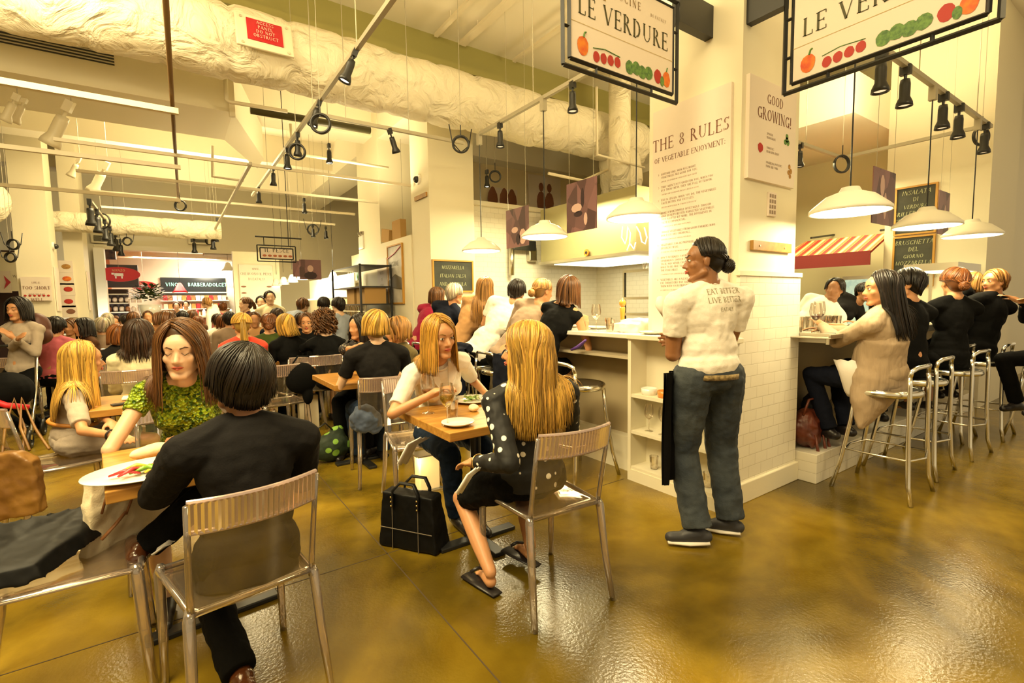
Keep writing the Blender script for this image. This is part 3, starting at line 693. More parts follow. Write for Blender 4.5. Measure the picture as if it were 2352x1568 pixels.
CH_K = chair(1.33, 5.75, -3, 'clear chair carrying the curly haired woman in black')
chair(.80, 5.15, 10, 'clear chair with empty seat before the middle group table')
chair(-.33, 5.68, -5, 'clear chair carrying the woman in the cream jacket')
chair(-.15, 7.3, 5, 'clear chair between the cream jacket and the far diners')
chair(-1.52, 8.1, -5, 'clear chair carrying the man in the pink shirt')
# ------------------------------------------------------------------ bar stools
def stool():
    t = empty('bar_stool', (0,0,0), 'x', 'stool')
    MB().prism([(.19*math.cos(a)*(1.0 if abs(math.cos(a)) < .8 else .98), .19*math.sin(a)) for a in [k*math.pi/12 for k in range(24)]], (0,.01,.715), (1,0,0), (0,1,0), .022).build('seat', M_alu, t, bevel=.006)
    mb = MB().tube([(.205*math.cos(a), .01+.205*math.sin(a), .715) for a in [k*math.pi/12 for k in range(24)]], .014, 8, closed=True, flat=1.6); mb.build('seat_ring', M_alu, t, smooth=True)
    for sx in (-1, 1):
        MB().tube([(sx*.225,-.23,0),(sx*.20,-.205,.12),(sx*.185,-.19,.4),(sx*.185,-.185,.78),(sx*.18,-.18,.845)], .0145, 10).build('rear_leg', M_alu, t, smooth=True)
        MB().tube([(sx*.225,.24,0),(sx*.19,.20,.2),(sx*.165,.155,.5),(sx*.155,.135,.71)], .0145, 10).build('front_leg', M_alu, t, smooth=True)
    MB().tube([(-.18,-.18,.845),(-.165,-.185,.885),(-.12,-.2,.905),(0,-.215,.91),(.12,-.2,.905),(.165,-.185,.885),(.18,-.18,.845)], .0145, 10, flat=1.0).build('back_rail', M_alu, t, smooth=True)
    MB().tube([(-.188,-.195,.29),(0,-.235,.285),(.188,-.195,.29),(.198,0,.29),(.18,.175,.29),(0,.21,.285),(-.18,.175,.29),(-.198,0,.29)], .008, 8, closed=True).build('footrest', M_alu, t, smooth=True)
    return t
BS = (stool(), [])
def bstool(x, y, rz, label, g): return place(BS[0], BS[1], (x, y, 0), R(rz), label, g)
GR, GL_ = 'aluminium stools at the right counter', 'aluminium stools at the left counter'
bstool(4.12, 1.30, 0, 'aluminium stool carrying the woman in the tan cardigan', GR)
bstool(4.80, 1.34, 0, 'aluminium stool next right of the tan cardigan woman', GR)
bstool(5.62, 1.30, -4, 'aluminium stool under the woman with pinned up hair in black', GR)
bstool(6.55, 1.30, 0, 'aluminium stool near the right edge under the man in black', GR)
bstool(6.62, .80, 60, 'aluminium stool cut by the right edge of the picture', GR)
bstool(6.16, 1.50, 0, 'aluminium stool under the brown haired woman beyond the pinned up hair', GR)
for y, l in ((2.86, 'empty aluminium stool beside the white shelf unit'), (3.40, 'aluminium stool carrying the woman in the black sleeveless top'), (3.93, 'aluminium stool carrying the woman in the grey wrap'), (4.45, 'aluminium stool carrying the man in the white shirt at the bar'),
             (4.97, 'aluminium stool carrying the woman with very long hair in tan'), (5.48, 'aluminium stool carrying the grey haired person in the dark suit'), (5.95, 'aluminium stool carrying the woman in red at the bar end')):
    bstool(2.60, y, -90, l, GL_)
# ------------------------------------------------------------------ tables
def table(x0, x1, y0, y1, label, z=.755, th=.045, rz=0, group='wooden dining tables'):
    cx, cy = (x0+x1)/2, (y0+y1)/2
    t = empty('dining_table', (cx, cy, 0), label, 'table', group, rz=R(rz))
    w, d = x1-x0, y1-y0
    MB().box((0,0,z-th/2), (w, d, th)).build('tabletop', M_wood, t, bevel=.004)
    MB().box((0,0,z-th-.01), (w*.7, d*.7, .02)).cyl((0,0,z-th), (0,0,.03), .032).build('pedestal', M_black, t)
    MB().box((0,0,.012), (w*.75,.07,.024)).box((0,0,.012), (.07,d*.75,.024)).build('foot', M_black, t, bevel=.005)
    return t
T1 = table(-.26, .42, 2.16, 2.76, 'wooden table in front bearing the oval plate of vegetables', rz=6)
T2 = table(1.06, 1.72, 2.07, 2.72, 'wooden table with wine glasses between the two blonde women')
T3 = table(1.0, 1.62, 3.88, 4.62, 'bare wooden table corner behind the charcoal tee woman')
T4 = table(-.46, .12, 3.90, 4.50, 'wooden table with a phone and plate beside the grey dress woman')
T5 = table(.45, 1.2, 6.0, 6.9, 'wooden table laden with glasses in front of the coral top woman')
T6 = table(-1.25, -.7, 8.2, 8.9, 'distant wooden table beside the pink shirt man')
T7 = table(.15, .55, 5.9, 6.6, 'narrow pale table between the brown haired man and coral woman')
# ------------------------------------------------------------------ shelf unit, counters
su = empty('shelf_unit', (2.95, 2.16, 0), 'low white open shelf unit around the pillar with glassware inside', 'shelf unit', world=True)
MB().bb(2.82, 3.03, 1.765, 1.795, 0, 1.09).build('end_panel', M_tile, su)
MB().bb(2.82, 3.03, 2.50, 2.53, 0, 1.09).build('end_panel', M_white, su)
MB().bb(3.0, 3.04, 1.795, 2.5, 0, 1.09).build('back_panel', M_white, su)
for z in (.10, .38, .66): MB().bb(2.825, 3.0, 1.795, 2.5, z-.012, z+.012).build('shelf', M_white, su)
MB().bb(2.82, 2.84, 1.795, 2.5, 0, .088).build('plinth', M_white, su)
MB().bb(2.80, 3.04, 1.74, 2.53, 1.09, 1.125).build('worktop', M_white, su, bevel=.005)
lc = empty('bar_counter', (3.2, 4.5, 0), 'long pale bar counter with people on stools along its left side', 'counter', world=True)
MB().bb(2.82, 3.62, 2.53, 6.37, 1.09, 1.125).build('countertop', M_marble, lc, bevel=.006)
MB().bb(3.05, 3.5, 2.53, 6.37, 0.0, 1.09).build('counter_base', mat('counter_base_grey', (.42,.34,.20), .6), lc)
MB().bb(2.96, 3.05, 2.56, 6.3, .0, .28).build('foot_plinth', M_white, lc)
MB().bb(2.84, 3.05, 2.54, 6.3, .93, .95).build('bag_shelf', mat('counter_shelf', (.5,.42,.28), .5), lc)
rc = empty('bar_counter', (6, 1.9, 0), 'right bar counter with a metal tray edge running away from the pillar', 'counter', world=True)
MB().bb(3.83, 7.95, 1.58, 2.25, 1.05, 1.09).build('countertop', M_marble, rc, bevel=.006)
MB().bb(3.83, 7.95, 1.56, 1.585, 1.04, 1.10).build('metal_edge', M_steel, rc, bevel=.004)
MB().bb(3.83, 7.95, 1.95, 2.2, 0.0, 1.05).build('counter_base', mat('counter_base_stippled', (.36,.29,.16), .5, bump=.3, bscale=120), rc)
MB().bb(3.84, 7.95, 1.62, 1.95, 0, .22).build('foot_plinth', M_tile, rc, bevel=.004)
tr = empty('drip_tray', (4.0, 1.62, 1.09), 'rounded steel tray edge on the corner of the right counter', 'tray', world=True)
MB().bb(3.70, 4.35, 1.50, 1.9, 1.091, 1.10).bb(3.70, 4.35, 1.50, 1.515, 1.10, 1.122).bb(4.335, 4.35, 1.515, 1.9, 1.10, 1.122).bb(3.83, 3.845, 1.515, 1.9, 1.10, 1.122).build('tray', M_steel, tr, bevel=.003)
# ------------------------------------------------------------------ boards on the pillar
def board(name, x, y, z0, z1, w, axis, label, m_=M_panel, th=.025, frame=None, cat='sign'):
    """flat board; axis 'x': hangs on a face looking to -x, spans y..y+w; axis 'y': face looking to -y, spans x..x+w"""
    o = (x, y, z0); t = empty(name, o, label, cat, world=True)
    if axis == 'x': MB().bb(x-th, x, y, y+w, z0, z1).build('panel', m_, t)
    else: MB().bb(x, x+w, y-th, y, z0, z1).build('panel', m_, t)
    if frame:
        f = .022; mb = []
        for k in range(4):
            q = MB()
            if axis == 'x':
                if k < 2: q.bb(x-th-.012, x, y-f, y+w+f, (z0-f, z1)[k], (z0, z1+f)[k])
                else: q.bb(x-th-.012, x, (y-f, y+w)[k-2], (y, y+w+f)[k-2], z0, z1)
            else:
                if k < 2: q.bb(x-f, x+w+f, y-th-.012, y, (z0-f, z1)[k], (z0, z1+f)[k])
                else: q.bb((x-f, x+w)[k-2], (x, x+w+f)[k-2], y-th-.012, y, z0, z1)
            q.build('frame_side', frame, t)
    return t
th = .025
rb = board('rules_board', 3.038, 1.845, 1.14, 2.76, .62, 'x', 'tall white board headed The 8 Rules on the left face of the front pillar')
UX, UY = vec((0,-1,0)), vec((0,0,1)); bx = 3.038-th-.0012
def rt_(mb, s, px, z, h, **k): return text_mb(mb, s, (bx, 2.465-px, z), UX, UY, h, th=0.0, **k)
mb = MB(); rt_(mb, 'THE 8 RULES', .305, 2.47, .082, align='c', track=.09); mb.build('heading', mat('rules_print', (.22,.09,.05), .6), rb)
mb = MB(); rt_(mb, 'OF VEGETABLE ENJOYMENT:', .30, 2.385, .036, align='c', track=.06); mb.build('subheading', M_ink2, rb)
mb = MB(); z = 2.29
rules = [('1-', ['BOTTOM LINE: MOM WAS RIGHT.', 'VEGETABLES ARE GOOD FOR YOU.'], 'EPPURE SIA LE VERDURE FANNO BENE ALLA SALUTE'),
 ('2-', ["THEY AREN'T JUST GOOD FOR YOU, WHEN YOU", 'BUY THEM FRESH, THEY ARE FULL OF FLAVOR.'], 'SAPENDO CHE LA VERDURA FRESCA E RICCA DI GUSTO'),
 ('3-', ['EAT IN SEASON: WHEN YOU DO, THE VEGETABLES', 'TASTE BETTER AND COST LESS.'], 'COSTANO MENO QUELLE DI STAGIONE E PIU BUONE'),
 ('4-', ['MAKE A WORTHWHILE INVESTMENT: THOUGH', 'HIGH QUALITY/BETTER HARVESTED VEGETABLES', 'COST A LITTLE BIT MORE, THE DIFFERENCE IN', 'TASTE IS EXPONENTIAL.'], 'LA VERDURA DI QUALITA NON COSTA POCO'),
 ('5-', ['CHOOSE VEGETABLES FROM GOOD FARMERS WHO', "DON'T USE ANY CHEMICALS."], 'SCEGLIERE VERDURA DI AGRICOLTORI BRAVI'),
 ('6-', ['VEGETABLES CAN BE PREPARED A THOUSAND', 'DIFFERENT WAYS.'], 'LA VERDURA SI PUO PREPARARE IN MILLE MODI'),
 ('7-', ["DON'T OVERDRESS YOUR VEGETABLES:", 'CONDIMENTS SHOULD ENHANCE THE', 'TASTE AND NEVER COVER IT. YOU', 'HAVE TO BE ABLE TO TASTE', 'THE VEGETABLES.'], 'I CONDIMENTI NON COPRONO IL GUSTO'),
 ('8-', ['VEGETABLES ARE A PLEASURE:', 'EAT THEM EVERY DAY AND SHARE', 'THEM WITH YOUR FRIENDS.'], 'LA VERDURA E UN PIACERE DI OGNI GIORNO')]
for n_, ls, it in rules:
    rt_(mb, n_, .05, z, .0145, track=.12, serif=False, bold=1.5)
    for l in ls: rt_(mb, l, .08, z, .0145, track=.12, serif=False, bold=1.5); z -= .0235
    rt_(mb, it, .08, z-.004, .0095, track=.1, serif=False, bold=1.2, slant=.25); z -= .046
mb.build('rules_text', M_grey_ink, rb)
gb = board('growing_board', 3.085, 1.79, 2.155, 2.80, .60, 'y', 'white board reading Good Growing on the right face of the front pillar')
gy = 1.79-th-.001
mb = MB(); text_mb(mb, 'GOOD', (3.40, gy, 2.66), (1,0,0), (0,0,1), .062, .08, 'c', th=0); text_mb(mb, 'GROWING!', (3.40, gy, 2.55), (1,0,0), (0,0,1), .075, .06, 'c', th=0); mb.build('heading', M_ink2, gb)
mb = MB()
for z, ss in ((2.46, ('SPINACH', 'FROM MAINE')), (2.37, ('TOMATOES', 'FROM NEW JERSEY')), (2.275, ('FINGERLING POTATOES', 'FROM NEW YORK'))):
    for k, s in enumerate(ss): text_mb(mb, s, (3.30, gy, z-k*.024), (1,0,0), (0,0,1), .015, .1, 'l', th=0, serif=False, bold=1.4)
mb.build('small_print', M_grey_ink, gb)
def blob2(mb, cx, cz, r, plane, off, n=10, sq=1.0, seed=0):
    rg = random.Random(seed); pts = []
    for k in range(n):
        a = 2*math.pi*k/n; q = r*(.85+.25*rg.random()); pts.append((q*math.cos(a), q*math.sin(a)*sq))
    if plane == 'y': mb.add([(cx+p[0], off, cz+p[1]) for p in pts], [tuple(range(n))])
    else: mb.add([(off, cx-p[0], cz+p[1]) for p in pts], [tuple(range(n-1, -1, -1))])
M_gr = mat('print_leaf_green', (.05,.13,.03), .6, color2=(.14,.28,.05), vscale=60); M_rd = mat('print_tomato_red', (.42,.02,.01), .6); M_or = mat('print_pepper_orange', (.75,.22,.01), .6, color2=(.6,.06,.01), vscale=20); M_yl = mat('print_potato', (.48,.26,.05), .6, color2=(.3,.13,.02), vscale=40)
mb = MB(); [blob2(mb, 3.565+dx, 2.47+dz, .02, 'y', gy, seed=k) for k, (dx, dz) in enumerate(((0,0),(.018,-.02),(-.02,-.018),(.0,.02)))]; mb.build('leaf_picture', M_gr, gb)
mb = MB(); blob2(mb, 3.225, 2.365, .032, 'y', gy, n=14); mb.build('tomato_picture', M_rd, gb)
mb = MB(); [blob2(mb, 3.60+dx, 2.265+dz, .018, 'y', gy, seed=k+4) for k, (dx, dz) in enumerate(((.01,.03),(.03,.0),(-.0,-.01),(.02,-.035)))]; mb.build('potato_picture', M_yl, gb)
t = empty('wall_switch', (3.39, 1.78, 2.0), 'small square printed card under the growing board', 'sign', world=True)
MB().bb(3.37, 3.47, 1.775, 1.789, 1.94, 2.10).build('card', M_panel, t)
mb = MB()
for i in range(4):
    for j in range(3): mb.bb(3.378+j*.03, 3.378+j*.03+.02, 1.7735, 1.7745, 1.955+i*.036, 1.955+i*.036+.024)
mb.build('print', M_grey_ink, t)
t = empty('wood_rail', (3.3, 1.77, 1.72), 'short varnished wooden rail screwed to the pillar below the card', 'rail', world=True)
MB().bb(3.17, 3.68, 1.765, 1.79, 1.70, 1.765).build('board', mat('varnished_wood', (.42,.22,.05), .4, var=.3, vscale=20), t, bevel=.003)
mb = MB().cyl((3.25,1.76,1.73), (3.25,1.77,1.73), .006); mb.build('screw', M_steel, t); MB().cyl((3.58,1.76,1.73), (3.58,1.77,1.73), .006).build('screw', M_steel, t)
# ------------------------------------------------------------------ hanging signs
def veg_sign(o, ux, label, n0, brx):
    """sign panel 1.0 wide in plane (ux, z); o = lower left corner; double black frame"""
    o = vec(o); ux = vec(ux); uz = vec((0,0,1)); nn = np.cross(ux, uz)
    t = empty('hanging_sign', tuple(o), label, 'sign', world=True)
    Wd, Ht = .94, .60
    def bar(a, b, c, d, wdt=.014):
        p = o+ux*a+uz*b; q = o+ux*c+uz*d; mb.tube([p, q], wdt, 4)
    mb = MB()
    for k in (0, .045):
        bar(k, k, Wd-k, k); bar(k, Ht-k, Wd-k, Ht-k); bar(k, k, k, Ht-k); bar(Wd-k, k, Wd-k, Ht-k)
    for x in (.24, .7): bar(x, 0, x, .045, .01); bar(x, Ht-.045, x, Ht, .01)
    for z in (.2, .42): bar(0, z, .045, z, .01); bar(Wd-.045, z, Wd, z, .01)
    mb.build('frame', M_black, t)
    P = lambda a, b, e=0: o+ux*a+uz*b+nn*e
    MB().add([P(.05,.05,.006),P(.89,.05,.006),P(.89,.55,.006),P(.05,.55,.006),P(.05,.05,-.006),P(.89,.05,-.006),P(.89,.55,-.006),P(.05,.55,-.006)], [(0,1,2,3),(7,6,5,4),(0,4,5,1),(1,5,6,2),(2,6,7,3),(3,7,4,0)]).build('panel', M_panel, t)
    e = .008
    text_mb(MB(), 'LE VERDURE', P(.47,.285,e), ux, uz, .098, .13, 'c', th=0).build('lettering', mat('sign_print', (.055,.05,.01), .6), t)
    mb = text_mb(MB(), 'CUCINE', P(.37,.445,e), ux, uz, .042, .28, 'l', th=0); text_mb(mb, 'LE', P(.265,.448,e), ux, uz, .04, .05, 'l', th=0); text_mb(mb, 'DI EATALY', P(.68,.44,e), ux, uz, .018, .3, 'l', th=0)
    mb.build('small_lettering', mat('sign_print_brown', (.26,.16,.05), .6), t)
    mb = MB(); ring = [P(.295+.062*math.cos(a), .47+.062*math.sin(a), e) for a in [2*math.pi*k/24-.6 for k in range(22)]]; mb.tube(ring, .0022, 5); mb.build('ring_emblem', mat('ring_gold', (.5,.33,.08), .5), t)
    MB().add([P(.05,.235,e),P(.89,.235,e),P(.89,.2375,e),P(.05,.2375,e)], [(0,1,2,3)]).build('rule_line', mat('ring_gold2', (.5,.36,.1), .6), t)
    def ov(mb, cx, cz, rx, rz_, seed=0, n=14, ee=e):
        rg = random.Random(seed); mb.add([P(cx+rx*math.cos(2*math.pi*k/n)*(.92+.12*rg.random()), cz+rz_*math.sin(2*math.pi*k/n)*(.92+.12*rg.random()), ee) for k in range(n)], [tuple(range(n))])
    mb = MB(); ov(mb, .135, .125, .042, .052, 1); ov(mb, .83, .115, .035, .048, 2); mb.build('pepper_picture', M_or, t)
    mb = MB(); [ov(mb, .235+k*.055, .095+.004*k, .025, .03, k, ee=e+.0004*(k % 2)) for k in range(4)]; ov(mb, .75, .115, .035, .042, 9); mb.build('tomato_picture', M_rd, t)
    mb = MB(); [ov(mb, .50+k*.055, .105+.008*(k % 2), .036, .04, k+20, 11, e+.0004*(k % 2)) for k in range(4)]; ov(mb, .79, .095, .02, .03, 31, ee=e+.0006); mb.build('artichoke_picture', M_gr, t)
    mb = MB().tube([P(.14,.17,e), P(.147,.195,e), P(.158,.2,e)], .005, 5).tube([P(.21,.135,e), P(.3,.15,e), P(.42,.14,e)], .0025, 5).tube([P(.83,.16,e), P(.838,.185,e)], .004, 5)
    mb.build('stem_picture', M_gr, t)
    # bracket box to the pillar and hanging tabs
    mb = MB(); q = [vec(v) for v in brx]
    mb.bb(q[0][0], q[1][0], q[0][1], q[1][1], q[0][2], q[1][2]); mb.build('bracket', M_black, t)
    return t
s1 = veg_sign((1.75, 2.02, 2.615), (1,0,0), 'vegetable sign hanging left of the pillar, seen facing right', 0, ((2.69,2.0,3.10),(3.04,2.06,3.3)))
s2 = veg_sign((3.10, 1.56, 2.60), (0,-1,0), 'vegetable sign jutting toward the camera right of the pillar', 1, ((3.07,1.56,3.1),(3.13,1.79,3.3)))
# ------------------------------------------------------------------ people
def skin_mat(name, c):
    m = mat(name, c, .48, bump=.04, bscale=120, var=.12, vscale=14); b = m.node_tree.nodes['Principled BSDF']
    b.inputs['Subsurface Weight'].default_value = .12; b.inputs['Subsurface Radius'].default_value = (.012,.005,.003); b.inputs['Subsurface Scale'].default_value = .5
    return m
SK = {'fair': skin_mat('skin_fair', (.76,.48,.30)), 'tan': skin_mat('skin_tan', (.56,.27,.12)), 'brown': skin_mat('skin_brown', (.30,.13,.05)), 'dark': skin_mat('skin_dark', (.06,.03,.018))}
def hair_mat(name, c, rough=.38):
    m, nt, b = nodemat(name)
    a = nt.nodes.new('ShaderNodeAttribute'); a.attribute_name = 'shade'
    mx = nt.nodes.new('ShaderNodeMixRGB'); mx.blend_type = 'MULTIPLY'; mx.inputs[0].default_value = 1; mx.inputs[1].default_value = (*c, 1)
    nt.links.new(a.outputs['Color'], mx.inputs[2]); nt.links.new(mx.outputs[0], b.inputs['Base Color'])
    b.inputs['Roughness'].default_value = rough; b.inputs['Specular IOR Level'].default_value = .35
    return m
HC = {'blonde': hair_mat('hair_blonde', (.50,.29,.055)), 'gold': hair_mat('hair_golden', (.42,.22,.035)), 'brown': hair_mat('hair_brown', (.11,.045,.014)), 'auburn': hair_mat('hair_auburn', (.18,.06,.015)), 'black': hair_mat('hair_black', (.012,.008,.006)),
      'grey': hair_mat('hair_grey', (.42,.36,.26)), 'dkbrown': hair_mat('hair_dark_brown', (.035,.016,.008)), 'light': hair_mat('hair_light_brown', (.30,.15,.04))}
def cloth(name, c, rough=.85, bump=.15, bscale=160, var=.12, vscale=5, sheen=.1, c2=None):
    return mat(name, c, rough, bump=bump, bscale=bscale, var=0 if c2 else var, vscale=vscale, sheen=sheen, color2=c2)
def frame_(fwd, up):
    u = nrm(up); g = nrm(vec(fwd)-u*np.dot(fwd, u)); r = np.cross(g, u); return r, g, u
def ik(a, b, l1, l2, pole):
    a, b = vec(a), vec(b); d = b-a; L = np.linalg.norm(d); L2 = min(L, (l1+l2)*.998)
    if L > L2: b = a+d/L*L2
    t = nrm(b-a); x = (l1*l1-l2*l2+L2*L2)/(2*L2); h = math.sqrt(max(0, l1*l1-x*x))
    p = vec(pole); p = nrm(p-t*np.dot(p, t)); return a+t*x+p*h, b
def hand_mb(mb, wrist, elbow, palm_n, s=1.0, curl=.5, side=1, spread=1.0, gripdir=None):
    """palm, five bent fingers; palm_n: direction the palm faces; side=+1 right hand"""
    w = vec(wrist); d = nrm(gripdir) if gripdir is not None else nrm(w-vec(elbow)); pn = vec(palm_n); pn = nrm(pn-d*np.dot(pn, d)); lat = np.cross(d, pn)*side
    A = np.column_stack([lat, pn, d])
    mb.ell(w+d*.045*s, (.040*s, .016*s, .052*s), A, 10, 8)
    mb.cap(w-d*.02*s, w+d*.03*s, .024*s, .028*s, 8)
    tips = []
    for k, (o, l, r_) in enumerate(((.029,.072,.0088),(.010,.080,.0092),(-.010,.075,.0088),(-.028,.058,.0078))):
        base = w+d*.082*s+lat*o*s; c = curl*(1+.12*k); dirn = nrm(d+lat*o*4*spread)
        q = base
        for seg_l, ang in ((.45, .35), (.32, .9), (.23, 1.4)):
            a = c*ang; nd = nrm(dirn*math.cos(a)+pn*math.sin(a)); q2 = q+nd*l*seg_l*s; mb.cap(q, q2, r_*s, r_*.9*s, 7); q = q2
        tips.append(q)
    b0 = w+d*.025*s+lat*.03*s; b1 = b0+nrm(d*.75+lat*.75+pn*.35)*.042*s; b2 = b1+nrm(d*.9+lat*(.35-.3*curl)+pn*(.2+.7*curl))*.034*s
    mb.cap(b0, b1, .013*s, .0105*s, 8); mb.cap(b1, b2, .0105*s, .009*s, 8)
    return w+d*.09*s+pn*.03*s
def head_mb(mb, H, r, g, u, s=1.0, fem=True, detail=True):
    A = np.column_stack([r, g, u]); P = lambda x, y, z: H+A @ vec((x, y, z))*s
    mb.ell(P(0,-.014,.034), (.076*s,.094*s,.084*s), A, 20, 14)
    mb.ell(P(0,.018,-.028), (.060*s,.070*s,.082*s), A, 18, 12)
    mb.ell(P(0,.060,.030), (.055*s,.028*s,.045*s), A, 12, 8)
    jw = .046 if fem else .054
    mb.cap(P(-jw,.005,-.062), P(-.016,.062,-.098), .020*s, .018*s, 8); mb.cap(P(jw,.005,-.062), P(.016,.062,-.098), .020*s, .018*s, 8)
    mb.ell(P(0,.066,-.100), (.020*s,.018*s,.015*s), A, 8, 6)
    mb.cap(P(0,.080,.008), P(0,.101,-.028), .0075*s, .0115*s, 8); mb.ell(P(-.011,.090,-.034), (.0085*s,.009*s,.006*s), A, 8, 6); mb.ell(P(.011,.090,-.034), (.0085*s,.009*s,.006*s), A, 8, 6)
    for sx in (-1, 1):
        mb.ell(P(sx*.036,.057,-.022), (.024*s,.022*s,.022*s), A, 10, 8)
        mb.cap(P(sx*.014,.083,.024), P(sx*.046,.068,.027), .0075*s, .006*s, 6)
        mb.ell(P(sx*.031,.070,.004), (.0155*s,.012*s,.009*s), A, 8, 6)
        mb.ell(P(sx*.079,-.004,-.008), (.008*s,.019*s,.030*s), A, 10, 8)
    mb.ell(P(0,.078,-.056), (.021*s,.013*s,.011*s), A, 10, 6)
def strands(H, r, g, u, style, s, rg, body, n=160, L=.35, width=.0075, part=.02, blow=(0,0,0), tone=(.6,1.15), vol=1.0, gather=None, face=.62, wave=.0):
    """locks that start at the parting, run over the scalp, then hang; returns MB"""
    mb = MB(); A = np.column_stack([r, g, u]); C0 = H+A @ vec((0,-.018,.034))*s; rad = vec((.088,.102,.096))*s*vol
    for i in range(n):
        # azimuth: 0 = front, pi = back
        sd = 1 if rg.random() < .5 else -1
        az = sd*(face + (math.pi-face)*rg.random()**.9)
        ls = rg.uniform(.9, 1.04); y0 = max(-.5, min(.8, math.cos(az)*.62+rg.uniform(-.16, .16)))
        p0 = vec((part/.088+sd*rg.uniform(0,.12), y0, 0)); p0[2] = math.sqrt(max(.05, 1-p0[0]**2-p0[1]**2))
        bk = max(0, -math.cos(az)); p1 = vec((math.sin(az), math.cos(az), (.22-.95*bk) if style == 'short' else -.05)); p1 = nrm(p1)
        pts = []; lay = rg.uniform(.94, 1.07)
        for k in range(7):
            t = k/6; q = nrm(p0*(1-t)+p1*t); 
            pts.append(C0+A @ (q*rad*lay))
        d = nrm(pts[-1]-pts[-2]); p = pts[-1]; tot = 0; LL = L*ls
        if gather is not None:
            G = vec(gather)+vec((rg.uniform(-1,1), rg.uniform(-1,1), rg.uniform(-1,1)))*.012*s
            for k in range(1, 5): t = k/4; q = pts[6]*(1-t)+G*t; v = q-C0; pts.append(q+nrm(v)*.012*s*math.sin(math.pi*t))
        else:
            step = .03; ph = rg.uniform(0, 6.28); out = vec((p-C0)); out[2] = 0; out = nrm(out)
            nst = max(2, int(LL/step)); 
            for k in range(nst):
                tt = k/nst
                d = nrm(d*.72+vec((0,0,-1))*.42+vec(blow)*.2+ out*.02 + vec((math.sin(ph+k*1.3), math.cos(ph*1.7+k*1.1), 0))*(.04+wave))
                p = p+d*step
                for (c, rr) in body:
                    w_ = p-c; l = np.linalg.norm(w_)
                    if l < rr: p = c+w_/max(l,1e-6)*rr
                if len(pts): d = nrm(d*.5+nrm(p-pts[-1])*.5)
                pts.append(p.copy())
        m = len(pts); wd = width*s*rg.uniform(.7, 1.3)
        rs = [wd*(.6+.5*min(1, k/3))*(1 if k < m*.6 else max(.15, 1-(k-m*.6)/(m*.4))) for k in range(m)]
        sh = rg.uniform(*tone); c = (sh, sh*rg.uniform(.92, 1.04), sh*rg.uniform(.8, 1.1))
        mb.tube(pts, rs, 5, col=c, flat=.6)
    return mb
